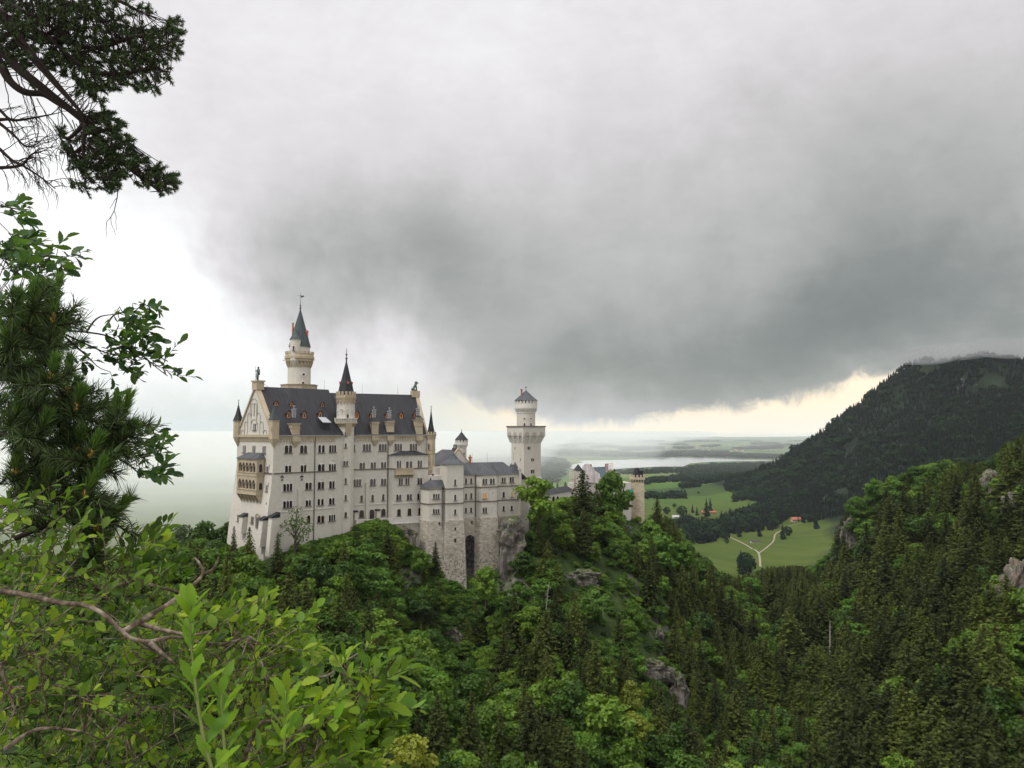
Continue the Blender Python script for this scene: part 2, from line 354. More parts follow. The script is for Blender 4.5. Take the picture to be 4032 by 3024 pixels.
# gravel track through the meadow
def m_gravel(t_): return pbsdf(t_, t_.ramp(t_.noise(geo(t_)['Position'], .3, 4), [(.3, (.17, .155, .115)), (.7, (.28, .255, .19))]), .95, .1)
M_gravel = mat('gravel', m_gravel)
mb = MB()
def ribbon(pp, wid, dz=0.35):
    q = [hit(*p) for p in pp]; P2 = []
    for a, b in zip(q[:-1], q[1:]):
        k = max(1, int((b - a).length / 15)); P2 += [a.lerp(b, j / k) for j in range(k)]
    P2.append(q[-1])
    for i in range(2):
        P2 = [P2[0]] + [(P2[k - 1] + P2[k] * 2 + P2[k + 1]) / 4 for k in range(1, len(P2) - 1)] + [P2[-1]]
    L_, R_ = [], []
    for k, p in enumerate(P2):
        t_ = (P2[min(k + 1, len(P2) - 1)] - P2[max(k - 1, 0)]); t_.z = 0; t_.normalize(); nn = Vector((t_.y, -t_.x, 0)) * wid / 2
        for s_, arr in ((-1, L_), (1, R_)):
            v = p + nn * s_; arr.append(Vector((v.x, v.y, h1(v.x, v.y) + dz)))
    for k in range(len(P2) - 1): mb.face([L_[k], R_[k], R_[k + 1], L_[k + 1]])
ribbon([(2852,2108),(2900,2128),(2950,2153),(2988,2176),(2992,2200),(2994,2232)], 3.0)
ribbon([(2990,2178),(3006,2168),(3030,2148),(3046,2134),(3049,2120),(3050,2108),(3062,2096),(3092,2080),(3120,2066),(3160,2058)], 2.7, .42)
path = mb.build('path', M_gravel); tag(path, kind='structure')
# ------------------------------------------------------------------ masonry, slate, metal
def m_lime(t_):
    uv, p = wallco(t_)
    br = t_.node('ShaderNodeTexBrick'); t_.put(br.inputs['Vector'], uv); br.inputs['Scale'].default_value = 1.0
    br.inputs['Brick Width'].default_value = 1.1; br.inputs['Row Height'].default_value = 0.42; br.inputs['Mortar Size'].default_value = 0.03
    br.inputs['Color1'].default_value = (.50, .472, .415, 1); br.inputs['Color2'].default_value = (.41, .385, .335, 1); br.inputs['Mortar'].default_value = (.29, .27, .235, 1)
    n = t_.noise(p, .12, 5, .6); s = t_.noise(t_.v('MULTIPLY', p, (.9, .9, .06)), 1.0, 5, .65)
    c = t_.mix(t_.mr(n, .35, .7, 0, .5), br.outputs[0], (.53, .51, .465))
    c = t_.mix(t_.mr(s, .50, .74, 0, .62), c, (.30, .285, .26)); c = t_.mix(t_.mr(t_.noise(p, .045, 4, .6), .5, .7, 0, .30), c, (.40, .35, .29))
    c = t_.mix(.4, c, (.495, .468, .412))
    return pbsdf(t_, c, .9, .2, bump(t_, br.outputs['Fac'], -.02, .5))
def m_pale(t_):
    p = geo(t_)['Position']; return pbsdf(t_, t_.ramp(t_.noise(p, .7, 4), [(.3, (.48, .46, .42)), (.7, (.58, .56, .52))]), .85, .2)
def m_sand(t_):
    p = geo(t_)['Position']; n = t_.noise(p, .35, 5, .65); s = t_.noise(t_.v('MULTIPLY', p, (1.5, 1.5, .12)), 1, 4, .6)
    c = t_.ramp(n, [(.3, (.28, .235, .165)), (.5, (.35, .295, .21)), (.7, (.39, .32, .235))])
    return pbsdf(t_, t_.mix(t_.mr(s, .55, .8, 0, .5), c, (.30, .23, .14)), .9, .2)
def m_rustic(t_):
    uv, p = wallco(t_); uv = t_.v('ADD', uv, t_.v('SCALE', uv, None) if False else t_.comb(t_.m('MULTIPLY', t_.noise(p, .5, 2), .5), t_.m('MULTIPLY', t_.noise(p, .4, 2), .25), 0))
    br = t_.node('ShaderNodeTexBrick'); t_.put(br.inputs['Vector'], uv); br.inputs['Scale'].default_value = 1.0
    br.inputs['Brick Width'].default_value = 1.5; br.inputs['Row Height'].default_value = 0.72; br.inputs['Mortar Size'].default_value = 0.10; br.inputs['Mortar Smooth'].default_value = .4
    br.inputs['Color1'].default_value = (.50, .46, .39, 1); br.inputs['Color2'].default_value = (.30, .27, .22, 1); br.inputs['Mortar'].default_value = (.42, .385, .32, 1)
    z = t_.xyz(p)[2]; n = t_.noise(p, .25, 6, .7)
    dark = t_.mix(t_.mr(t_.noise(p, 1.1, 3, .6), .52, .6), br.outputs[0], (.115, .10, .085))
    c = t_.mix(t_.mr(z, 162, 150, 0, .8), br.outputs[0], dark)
    s = t_.noise(t_.v('MULTIPLY', p, (.8, .8, .07)), 1.0, 5, .65)
    c = t_.mix(t_.mr(s, .52, .75, 0, .55), c, (.24, .22, .19))
    return pbsdf(t_, c, .95, .15, bump(t_, t_.m('ADD', t_.m('MULTIPLY', br.outputs['Fac'], -1), t_.noise(p, 2.5, 4, .6)), .22, 1.0))
def roofmat(c1, c2, c3, rough=.42):
    def fn(t_):
        uv, p = wallco(t_); sp = t_.xyz(uv)
        wv = t_.m('FRACT', t_.m('DIVIDE', sp[0], .62)); seam = t_.m('MULTIPLY', t_.m('LESS_THAN', wv, .12), .5)
        n = t_.noise(t_.comb(sp[0], t_.m('MULTIPLY', sp[1], .16), 0), 1.3, 5, .65); n2 = t_.noise(p, .11, 4, .6)
        c = t_.ramp(t_.m('ADD', t_.m('MULTIPLY', n, .5), t_.m('MULTIPLY', n2, .5)), [(.36, c1), (.5, c2), (.68, c3)])
        c = t_.mix(seam, c, tuple(q * 1.5 for q in c2))
        return pbsdf(t_, c, t_.mr(n2, .4, .6, rough, rough + .25), .25, bump(t_, seam, .06, .6))
    return fn
L_ = mat('limestone', m_lime); PA = mat('pale_stone', m_pale); SA = mat('sandstone', m_sand); RU = mat('rusticated_stone', m_rustic)
SL = mat('dark_slate', roofmat((.008, .0085, .0105), (.015, .016, .019), (.042, .043, .049)))
KS = mat('grey_slate', roofmat((.026, .028, .032), (.046, .050, .056), (.095, .10, .11)))
CU = mat('weathered_copper', roofmat((.024, .030, .033), (.040, .052, .054), (.080, .10, .10), .5))
GL = mat('dark_glass', lambda t_: pbsdf(t_, t_.ramp(geo(t_)['Random Per Island'], [(.0, (.006, .006, .008)), (.7, (.014, .012, .013)), (.95, (.05, .035, .03))]), .18, .5))
WO = mat('orange_timber', lambda t_: pbsdf(t_, (.42, .17, .055), .7, .3))
LG = mat('curtained_pane', lambda t_: pbsdf(t_, (.55, .30, .10), .5, .3))
SD = mat('sill_stone', lambda t_: pbsdf(t_, (.13, .105, .095), .85, .2))
IR = mat('dark_iron', lambda t_: pbsdf(t_, (.035, .035, .04), .5, .5))
BZ = mat('green_bronze', lambda t_: pbsdf(t_, t_.ramp(t_.noise(geo(t_)['Position'], 2, 4), [(.3, (.035, .05, .045)), (.7, (.10, .13, .115))]), .6, .4))
ZN = mat('zinc', lambda t_: pbsdf(t_, (.30, .31, .33), .5, .4))
BR = mat('red_brick', lambda t_: pbsdf(t_, t_.ramp(t_.noise(geo(t_)['Position'], 3, 3), [(.3, (.22, .075, .05)), (.7, (.36, .14, .09))]), .9, .2))
REG = {1: (880, 1400, 3.68667), 2: (880, 1750, 3.68667), 3: (1250, 1400, 3.68667), 4: (1250, 1750, 3.68667), 5: (1650, 1650, 3.68667), 6: (1600, 1950, 3.68667), 7: (1950, 1450, 3.0157), 8: (1080, 1130, 3.858), 9: (2100, 1780, 4.424)}
def R(r, u, v): a, b, s = REG[r]; return a + u / s, b + v / s
def arch_pts(fr, u0, u1, z0, z1, w_, n=7):
    r = (u1 - u0) / 2; zc = max(z0 + .05, z1 - r); c = (u0 + u1) / 2; ry = z1 - zc
    return [fr.p(u0, w_, z0), fr.p(u1, w_, z0)] + [fr.p(c + r * math.cos(PI * k / n), w_, zc + ry * math.sin(PI * k / n)) for k in range(n + 1)]
def slab(mb, front, back, mi=0): mb.loft([back, front], mi=mi)
def window(fr, parent, px, y0, y1, wid_m, n=2, tym=0.0, w_=0.0, name='window', sill=True, pane=None, frm=None, proud=.22, pointed=False):
    """n round-headed lights between colonnettes under an optional arched field; y0/y1 photo rows of top and bottom"""
    u, _ = fr.hit(px, (y0 + y1) / 2, w_); z1 = fr.hit(px, y0, w_)[1]; z0 = fr.hit(px, y1, w_)[1]
    wid_m *= 1.12; f = MB(); g = MB(); a, b = u - wid_m / 2, u + wid_m / 2; cw = .13
    top = z1 - tym * (z1 - z0)
    slab(f, arch_pts(fr, a - .22, b + .22, z0 - .1, z1 + .18 if tym else z1 + .12, w_ + .05, 9) if (tym or n == 1) else [fr.p(a - .22, w_ + .05, z0 - .1), fr.p(b + .22, w_ + .05, z0 - .1), fr.p(b + .22, w_ + .05, z1 + .15), fr.p(a - .22, w_ + .05, z1 + .15)],
         arch_pts(fr, a - .22, b + .22, z0 - .1, z1 + .18 if tym else z1 + .12, w_ - .1, 9) if (tym or n == 1) else [fr.p(a - .22, w_ - .1, z0 - .1), fr.p(b + .22, w_ - .1, z0 - .1), fr.p(b + .22, w_ - .1, z1 + .15), fr.p(a - .22, w_ - .1, z1 + .15)])
    lw = (wid_m - (n - 1) * cw) / n
    for k in range(n):
        p0 = a + k * (lw + cw); g.face(arch_pts(fr, p0, p0 + lw, z0, top, w_ + .062))
        if k: fr.box(f, p0 - cw, p0, w_ + .06, w_ + proud, z0, top - lw * .35); fr.box(f, p0 - cw * 1.7, p0 + cw * .7, w_ + .06, w_ + proud + .05, top - lw * .55, top - lw * .35)
    if tym:
        R0 = arch_pts(fr, a - .10, b + .10, z0, z1 + .05, w_ + .05, 9)[2:]; R1_ = arch_pts(fr, a - .30, b + .30, z0, z1 + .26, w_ + .05, 9)[2:]
        for k in range(len(R0) - 1):
            q = [R0[k], R1_[k], R1_[k + 1], R0[k + 1]]; f.loft([q, [v + fr.n * .14 for v in q]])
    o = f.build(name, frm or PA, parent); g.build('pane', pane or GL, o)
    if sill: s = MB(); fr.box(s, a - .25, b + .25, w_ + .055, w_ + .34, z0 - .28, z0 - .04); s.build('sill', SD, o)  # dark tone stands for the shade line under the sill
    return o
def opened(fr, mb, px0, px1, y0, y1, w0, w1, mi=0):
    """box on a facade between photo columns/rows"""
    u0 = fr.hit(px0, (y0 + y1) / 2, w1)[0]; u1 = fr.hit(px1, (y0 + y1) / 2, w1)[0]; um = (px0 + px1) / 2
    return fr.box(mb, u0, u1, w0, w1, fr.hit(um, y1, w1)[1], fr.hit(um, y0, w1)[1], mi)
def frieze(mb, fr, u0, u1, w_, z0, z1, step=.85, wd=.5, pr=.3):
    u = u0
    while u < u1 - wd: fr.box(mb, u, u + wd, w_, w_ + pr, z0, z1); u += step
def finial(mb, c, z, h, r, cross=False):
    mb.lathe(c, [(r * .5, z - .3), (r * .5, z + h * .15), (r, z + h * .2), (r * .35, z + h * .28), (r * .3, z + h * .42), (r * .8, z + h * .5), (r * .25, z + h * .6), (r * .12, z + h)], 8)
    if cross: mb.mesh(*[[(c[0] + a * r * 1.1, c[1] + b * .05, z + h * .82 + q * .09) for q in (-1, 1) for a, b in ((-1, -1), (1, -1), (1, 1), (-1, 1))], [(3, 2, 1, 0), (4, 5, 6, 7), (0, 1, 5, 4), (1, 2, 6, 5), (2, 3, 7, 6), (3, 0, 4, 7)]])
def battlement(mb, c, r, z0, z1, n, t_=.35, gap=.45, a0=0.0):
    for k in range(n):
        a = a0 + 2 * PI * k / n; b = a0 + 2 * PI * (k + 1 - gap) / n
        q = [Vector((c[0] + rr * math.cos(x), c[1] + rr * math.sin(x), 0)) for rr, x in ((r, a), (r, b), (r - t_, b), (r - t_, a))]
        mb.loft([[Vector((p.x, p.y, z)) for p in q] for z in (z0, z1)])
def corbels(mb, c, r0, r1, z0, z1, n, wd=.35):
    for k in range(n):
        a = 2 * PI * k / n; d = Vector((math.cos(a), math.sin(a), 0)); s = Vector((-d.y, d.x, 0)) * wd
        C = Vector((c[0], c[1], 0)); R_ = []
        for rr, z in ((r0 + .02, z0), (r0 + (r1 - r0) * .6, z0 + (z1 - z0) * .45), (r1, z1)):
            R_.append([C + d * (r0 - .3) - s + Vector((0, 0, z)), C + d * (r0 - .3) + s + Vector((0, 0, z)), C + d * rr + s + Vector((0, 0, z)), C + d * rr - s + Vector((0, 0, z))])
        mb.loft(R_)
def sz(px, py, d): return zat(py, d, px)
# ================================================================== PALACE
A_ = P(1075, 1850, 260); Am = Vector((A_.x, A_.y, 0)); FW = Frame(A_.x, A_.y, 46.4)
GWD = 25.6; nw = FW.p(0, -GWD, 0); FG = Frame(nw.x, nw.y, 46.4 - 90)
B_ = P(1392, 1850, 286.6); FE = Frame(B_.x, B_.y, 29.4); EW, EL_ = 20.0, 29.4
EAVE = FW.hit(1094, 1716)[1]; RZ = 215.4; ZSTR = FW.hit(1130, 1862)[1]; ZLOW = FW.hit(1130, 2014)[1]; ER = 214.3
palace = empty('palace', (Am.x, Am.y, 155), 'long pale limestone palace with steep dark roof, sandstone loggia and two spired towers', 'palace', 'castle buildings on the wooded crag')
def gw(z): return 0 if z > 188 else (188 - z) * .085 + (.35 if z < ZLOW else 0)
mb = MB(); zs = [EAVE, 188, 180, ZLOW, ZLOW - .01, 160, 146]; rings = []
for z in reversed(zs):
    g = gw(z - .001); rings.append([FW.p(-g, 0, z), FW.p(29, 0, z), FW.p(29, -GWD - g * .3, z), FW.p(-g, -GWD - g * .3, z)])
mb.loft(rings)
FE.box(mb, -5, EL_, -EW, 0, 150, EAVE)
# gable walls
for fr, dep, ridge, du in ((FW, GWD, RZ, 0.0),):
    pass
gt = [FG.p(0, 0, EAVE), FG.p(GWD, 0, EAVE), FG.p(GWD / 2, 0, RZ + .2)]; mb.loft([[p - FG.n * 1.1 for p in gt], gt])
ge = [FE.p(EL_, .2, EAVE), FE.p(EL_, -EW - .2, EAVE), FE.p(EL_, -EW / 2, ER + .6)]; mb.loft([[p - FE.d * 1.0 for p in ge], ge])
# risalit (projecting bay) on the east part
ub0, ub1 = FE.hit(1528, 1900)[0], FE.hit(1680, 1900)[0]; ZB = FE.hit(1610, 1792, 1.4)[1]
uc0 = FE.hit(1546, 1900, 1.6)[0]
mb.prism([FE.p(ub0, -.1, 0), FE.p(uc0, 1.6, 0), FE.p(ub1, 1.6, 0), FE.p(ub1, -.1, 0)], 150, ZB)
palace_wall = mb.build('wall', L_, palace)
# trim: string courses, pale ledge, pilaster strips, buttresses
mb = MB()
FW.box(mb, .35, 24.8, 0, .28, ZSTR - .25, ZSTR + .15); FE.box(mb, .2, ub0, 0, .28, ZSTR - .25, ZSTR + .15)
mb.prism([FE.p(ub0 - .2, .05, 0), FE.p(uc0 - .1, 1.85, 0), FE.p(ub1, 1.85, 0), FE.p(ub1, 1.5, 0), FE.p(uc0, 1.5, 0), FE.p(ub0, -.1, 0)], ZSTR - .25, ZSTR + .15)
g = gw(ZSTR); FG.box(mb, GWD * .80, GWD + g * 0, g, g + .3, ZSTR - .25, ZSTR + .15)
mb.build_each('string_course', SD, palace)
mb = MB()
FW.box(mb, .35, 24.8, 0, .2, ZLOW - .18, ZLOW + .1); FE.box(mb, .2, ub0, 0, .2, ZLOW - .18, ZLOW + .1)
FE.box(mb, uc0, ub1, 1.6, 1.8, ZLOW - .18, ZLOW + .1)
mb.build_each('ledge', PA, palace)
mb = MB()
opened(FW, mb, *[R(2, u, 0)[0] for u in (1088, 1143)], R(2, 0, 655)[1], R(2, 0, 1330)[1], 0, .75)
opened(FE, mb, *[R(4, u, 0)[0] for u in (706, 747)], R(4, 0, 552)[1], R(4, 0, 1085)[1], 0, .75)
for (a, b, t0, t1, rr, w1) in ((540, 592, 970, 1105, 4, 2.0), (865, 912, 950, 1085, 4, 2.0)):
    opened(FE, mb, *[R(rr, u, 0)[0] for u in (a, b)], R(rr, 0, t0 + 12)[1], R(rr, 0, t1)[1], 0, w1)
# corner buttress at the south-west and two on the west front
def butt(fr, px0, px1, ytop, ybot, w0, w1, w2):
    um = (px0 + px1) / 2; u0, u1 = fr.hit(px0, ytop, w1)[0], fr.hit(px1, ytop, w1)[0]; z1, z0 = fr.hit(um, ytop, w1)[1], fr.hit(um, ybot, w2)[1]
    mb.loft([[fr.p(u0, w0, z0), fr.p(u1, w0, z0), fr.p(u1, w2, z0), fr.p(u0, w2, z0)], [fr.p(u0, w0, z1), fr.p(u1, w0, z1), fr.p(u1, w1, z1), fr.p(u0, w1, z1)]])
    return u0, u1, z1
caps = []
for a, b, t0, t1, w1, w2 in ((230, 282, 1050, 1300, 3.6, 4.2), (517, 573, 1100, 1500, 3.6, 4.6)):
    caps.append((FG, *butt(FG, R(2, a, 0)[0], R(2, b, 0)[0], R(2, 0, t0)[1], R(2, 0, t1)[1], 0.5, w1, w2), w1))
FGc = FG
caps.append((FG, *butt(FG, R(2, 655, 0)[0], R(2, 706, 0)[0], R(2, 0, 1065)[1], R(2, 0, 1640)[1], 0.2, 3.4, 4.4), 3.4))
mb.build_each('buttress', L_, palace)
mb = MB()
for fr, u0, u1, z1, w1 in caps:
    mb.loft([[fr.p(u0 - .2, .6, z1), fr.p(u1 + .2, .6, z1), fr.p(u1 + .2, w1 + .3, z1), fr.p(u0 - .2, w1 + .3, z1)], [fr.p(u0 - .2, .6, z1 + 1.7), fr.p(u1 + .2, .6, z1 + 1.7), fr.p(u1 + .2, w1 + .2, z1 + .35), fr.p(u0 - .2, w1 + .2, z1 + .35)]])
for (a, b, t0) in ((536, 596, 970), (861, 916, 950)):
    opened(FE, mb, *[R(4, u, 0)[0] for u in (a, b)], R(4, 0, t0 - 5)[1], R(4, 0, t0 + 14)[1], 0, 2.3)
mb.build_each('buttress_cap', SL, palace)
# cornices with arched friezes
mb = MB()
FW.box(mb, 1.2, 27, 0, .35, EAVE - .8, EAVE); frieze(mb, FW, 1.6, 25, .0, EAVE - 2.2, EAVE - 1.1, 1.05, .5, .32); FW.box(mb, 1.2, 25.2, 0, .2, EAVE - 1.15, EAVE - .8)
FE.box(mb, -.5, EL_ - 1, 0, .35, EAVE - .8, EAVE); frieze(mb, FE, .2, EL_ - 1, .0, EAVE - 2.2, EAVE - 1.1, 1.05, .5, .32); FE.box(mb, -.5, EL_ - 1, 0, .2, EAVE - 1.15, EAVE - .8)
FG.box(mb, 1, GWD - 1.2, 0, .7, EAVE - .5, EAVE + .35); FG.box(mb, 1, GWD - 1.2, 0, .35, EAVE - 1.0, EAVE - .5); frieze(mb, FG, 1.8, GWD - 1.6, 0, EAVE - 1.9, EAVE - 1.1, .68, .34, .32); FG.box(mb, 1.2, GWD - 1.2, 0, .12, EAVE - 2.1, EAVE - 1.0)
mb.build('cornice', SA, palace)
# gable coping
mb = MB()
for s0, s1 in (((-.3), GWD / 2), (GWD + .3, GWD / 2)):
    a, b = FG.p(s0, 0, EAVE + .2), FG.p(s1, 0, RZ + .6); dn = Vector((0, 0, -1.0)); q = lambda p, o: [p + FG.n * .45 + o, p - FG.n * 1.3 + o]
    mb.loft([[a + FG.n * .45, a - FG.n * 1.3, a - FG.n * 1.3 + dn, a + FG.n * .45 + dn], [b + FG.n * .45, b - FG.n * 1.3, b - FG.n * 1.3 + dn, b + FG.n * .45 + dn]])
pk = FG.p(GWD / 2, 0, 0); FG.box(mb, GWD / 2 - 1.7, GWD / 2 + 1.7, -2.2, .6, RZ - 1.2, RZ + 1.6); FG.box(mb, GWD / 2 - 2.0, GWD / 2 + 2.0, -2.5, .9, RZ + 1.6, RZ + 2.1)
lp = FE.p(EL_ - .6, -EW / 2, 0); FE.box(mb, EL_ - 2.6, EL_ + .5, -EW / 2 - 1.3, -EW / 2 + 1.3, ER - 1, ER + 1.6)
for s1 in (.3, -EW - .3):
    a, b = FE.p(EL_, s1, EAVE + .1), FE.p(EL_, -EW / 2, ER + .9); dn = Vector((0, 0, -.9))
    mb.loft([[a + FE.d * .3, a - FE.d * 1.2, a - FE.d * 1.2 + dn, a + FE.d * .3 + dn], [b + FE.d * .3, b - FE.d * 1.2, b - FE.d * 1.2 + dn, b + FE.d * .3 + dn]])
mb.build_each('gable_coping', SA, palace)
# blind arches on the gable
mb = MB()
def ring(fr, u0, u1, z0, z1, w_, t_=.16, pr=.12, full=True):
    a = arch_pts(fr, u0, u1, z0, z1, w_, 8); a = a[2:]; b = arch_pts(fr, u0 + t_, u1 - t_, z0, z1 - t_, w_, 8)[2:]
    a = [fr.p(u1, w_, z0)] + a + [fr.p(u0, w_, z0)]; b = [fr.p(u1 - t_, w_, z0)] + b + [fr.p(u0 + t_, w_, z0)]
    for k in range(len(a) - 1):
        q = [a[k], a[k + 1], b[k + 1], b[k]]; mb.loft([q, [v + fr.n * pr for v in q]])
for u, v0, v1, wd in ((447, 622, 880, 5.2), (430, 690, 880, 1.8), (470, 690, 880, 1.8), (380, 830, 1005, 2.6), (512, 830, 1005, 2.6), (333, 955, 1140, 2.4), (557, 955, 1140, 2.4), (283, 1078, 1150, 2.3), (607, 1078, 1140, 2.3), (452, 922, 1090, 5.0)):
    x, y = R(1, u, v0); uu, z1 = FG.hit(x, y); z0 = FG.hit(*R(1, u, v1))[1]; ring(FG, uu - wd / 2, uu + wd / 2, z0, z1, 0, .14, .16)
mb.build('blind_arch', mat('arch_line_shade', lambda t_: pbsdf(t_, (.27, .25, .215), .9, .15)), palace)  # shadow lines of the arches put into the ring colour
# roofs
mb = MB()
def gable_roof(fr, u0, u1, u0r, u1r, w0, w1, z0, zr, mb=mb):
    wm = (w0 + w1) / 2
    a = [fr.p(u0, w0, z0), fr.p(u1, w0, z0), fr.p(u1r, wm, zr), fr.p(u0r, wm, zr)]; b = [fr.p(u0, w1, z0), fr.p(u1, w1, z0)]
    mb.mesh(a + b, [(0, 1, 2, 3), (1, 5, 2), (5, 4, 3, 2), (4, 0, 3), (0, 4, 5, 1)])
gable_roof(FW, .9, 27.4, .9, 29.5, .7, -GWD - .6, EAVE + .05, RZ)
gable_roof(FE, -6, EL_ - .5, -10, EL_ - .5, .7, -EW - .6, EAVE + .05, ER)
roof = mb.build('roof', SL, palace)
mb = MB(); FW.box(mb, .9, 26, .65, .85, EAVE - .05, EAVE + .15); FE.box(mb, .5, EL_ - .5, .65, .85, EAVE - .05, EAVE + .15); mb.build_each('gutter', ZN, palace)
mb = MB(); gx = FE.hit(1610, 1776, 1.4)
mb.loft([[FE.p(ub0 - .4, 0, ZB), FE.p(uc0 - .2, 2.1, ZB), FE.p(ub1 + .3, 2.1, ZB), FE.p(ub1 + .3, 0, ZB)], [FE.p(ub0 + 5.5, 0, ZB + 1.6), FE.p(ub0 + 5.6, .1, ZB + 1.6), FE.p(ub1 - 5, .1, ZB + 1.6), FE.p(ub1 - 5, 0, ZB + 1.6)]]); mb.build('bay_roof', SL, palace)
for fr, px, w_, y0, y1 in ((FW, R(2, 1322, 0)[0], .25, 1718, R(2, 0, 1400)[1]), (FE, R(4, 1020, 0)[0], .25, 1716, R(4, 0, 1070)[1])):
    mb = MB(); u = fr.hit(px, 1900, w_)[0]; mb.tube([fr.p(u, w_, fr.hit(px, y1)[1]), fr.p(u, w_, EAVE - .2)], .16, .16, 6); mb.build('drainpipe', IR, palace)
# dormers
def roof_hit(fr, px, py, w0=.7, z0=None, wr=-GWD / 2, zr=RZ):
    z0 = EAVE; lo, hi = wr, w0
    for _ in range(40):
        m_ = (lo + hi) / 2; z = fr.hit(px, py, m_)[1]; zz = z0 + (w0 - m_) / (w0 - wr) * (zr - z0)
        if z > zz: hi = m_      # ray is above the roof here: go further in
        else: lo = m_
    return fr.hit(px, py, m_)[0], m_, fr.hit(px, py, m_)[1]
def dormer(fr, px, py, wd, ht, wr, zr):
    u, w_, z = roof_hit(fr, px, py, wr=wr, zr=zr); sl_ = (zr - EAVE) / (.7 - wr); dp = ht / sl_ + 1.2
    mb = MB(); a, b = u - wd / 2, u + wd / 2; zt = z + ht; pk_ = zt + wd * .55
    sec = lambda w2: [fr.p(a, w2, z), fr.p(b, w2, z), fr.p(b, w2, zt - .3), fr.p(u, w2, pk_ - .2), fr.p(a, w2, zt - .3)]
    mb.loft([sec(w_ - dp), sec(w_)])
    o = mb.build('dormer', WO, palace)
    mb = MB(); e = .3
    for s_ in (-1, 1):
        q = [fr.p(u, w_ + .3, pk_), fr.p(u + s_ * (wd / 2 + e), w_ + .3, zt - .45), fr.p(u + s_ * (wd / 2 + e), w_ - dp - .6, zt - .45), fr.p(u, w_ - dp - 1.4, pk_)]
        mb.loft([q, [p + Vector((0, 0, .16)) for p in q]])
    fr.box(mb, a - .06, a - .01, w_ - dp, w_ - .35, z, zt - .3); fr.box(mb, b + .01, b + .06, w_ - dp, w_ - .35, z, zt - .3)
    mb.build('dormer_roof', SL, o)
    mb = MB(); mb.face(arch_pts(fr, u - wd * .24, u + wd * .24, z + ht * .2, z + ht * .85, w_ + .03)); mb.build('pane', GL, o)
for u, v in ((765, 730), (992, 738), (1440, 745)): dormer(FW, *R(1, u, v), 1.15, 1.2, -GWD / 2, RZ)
for u, v in ((948, 908), (1175, 910), (1407, 908)): dormer(FW, *R(1, u, v), 1.25, 2.0, -GWD / 2, RZ)
for u, v in ((577, 908), (790, 910), (1015, 912), (1218, 915), (1425, 905)): dormer(FE, *R(3, u, v), 1.25, 2.0, -EW / 2, ER)
# sandstone roof turrets (chimney heads) with pots
def chim(fr, r, u0, u1, v0, v1, vt, wr, zr, style, pots=True, w_=.5):
    x0, y1 = R(r, u0, v1); x1, y0 = R(r, u1, v0); um = (x0 + x1) / 2
    uu0, uu1 = fr.hit(x0, y0, w_)[0], fr.hit(x1, y0, w_)[0]; z0, z1 = fr.hit(um, y1, w_)[1], fr.hit(um, y0, w_)[1]; zt = fr.hit(um, R(r, 0, vt)[1], w_)[1]
    mb = MB(); fr.box(mb, uu0, uu1, w_ - 3.2, w_, z0 - 1.6, z1); fr.box(mb, uu0 - .15, uu1 + .15, w_ - 3.3, w_ + .15, (z0 + z1) / 2 - .15, (z0 + z1) / 2 + .1)
    fr.box(mb, uu0 - .25, uu1 + .25, w_ - 3.4, w_ + .25, z1 - .3, z1 + .1); frieze(mb, fr, uu0, uu1 + .2, w_, z1 - .9, z1 - .3, .62, .36, .2)
    c = fr.p((uu0 + uu1) / 2, 0, 0)
    mb.loft([[fr.p((uu0 + uu1) / 2 - .2, 0, EAVE - 4.2), fr.p((uu0 + uu1) / 2 + .2, 0, EAVE - 4.2), fr.p((uu0 + uu1) / 2 + .2, .1, EAVE - 4.2), fr.p((uu0 + uu1) / 2 - .2, .1, EAVE - 4.2)], [fr.p(uu0 + .1, 0, EAVE - 2), fr.p(uu1 - .1, 0, EAVE - 2), fr.p(uu1 - .1, .9, EAVE - 2), fr.p(uu0 + .1, .9, EAVE - 2)]]); fr.box(mb, uu0, uu1, 0, 1.0, EAVE - 2, EAVE - .2)
    if style == 'batt': frieze(mb, fr, uu0 - .2, uu1 + .4, w_ - .25, z1 + .1, z1 + .8, .75, .42, .45)
    o = mb.build('chimney', SA, palace)
    mb = MB(); um_ = (uu0 + uu1) / 2
    mb.loft([[fr.p(uu0 - .35, w_ + .3, z1 + .1), fr.p(uu1 + .35, w_ + .3, z1 + .1), fr.p(uu1 + .35, w_ - 3.5, z1 + .1), fr.p(uu0 - .35, w_ - 3.5, z1 + .1)], [fr.p(um_ - .7, w_ - 1, zt), fr.p(um_ + .7, w_ - 1, zt), fr.p(um_ + .7, w_ - 2.2, zt), fr.p(um_ - .7, w_ - 2.2, zt)]])
    mb.build('chimney_roof', SL, o)
    if pots:
        mb = MB(); H0 = zt
        for q, hh in ((-.55, 2.6), (0, 3.9), (.55, 2.9)): mb.tube([fr.p(um_ + q, w_ - 1.6, H0 - .2), fr.p(um_ + q, w_ - 1.6, H0 + hh)], .17, .17, 6); fr.box(mb, um_ + q - .36, um_ + q + .36, w_ - 1.9, w_ - 1.3, H0 + hh, H0 + hh + .25); fr.box(mb, um_ + q - .3, um_ + q + .3, w_ - 1.85, w_ - 1.35, H0 + hh - .8, H0 + hh - .6)
        fr.box(mb, um_ - .9, um_ + .9, w_ - 1.75, w_ - 1.45, H0 + 1.2, H0 + 1.4); mb.build('chimney_pot', ZN, o)
chim(FW, 1, 997, 1112, 985, 1115, 900, 0, 0, 'roof'); chim(FE, 3, 790, 888, 965, 1105, 900, 0, 0, 'roof'); chim(FE, 3, 1015, 1115, 950, 1052, 912, 0, 0, 'roof'); chim(FE, 3, 1436, 1530, 930, 1105, 870, 0, 0, 'batt')
mb = MB(); u, w_, z = roof_hit(FW, *R(1, 1495, 1085)); FW.box(mb, u - 1.3, u + 1.3, w_ - 4, w_, z - .3, z + 2.6); o = mb.build('roof_hatch', SL, palace)
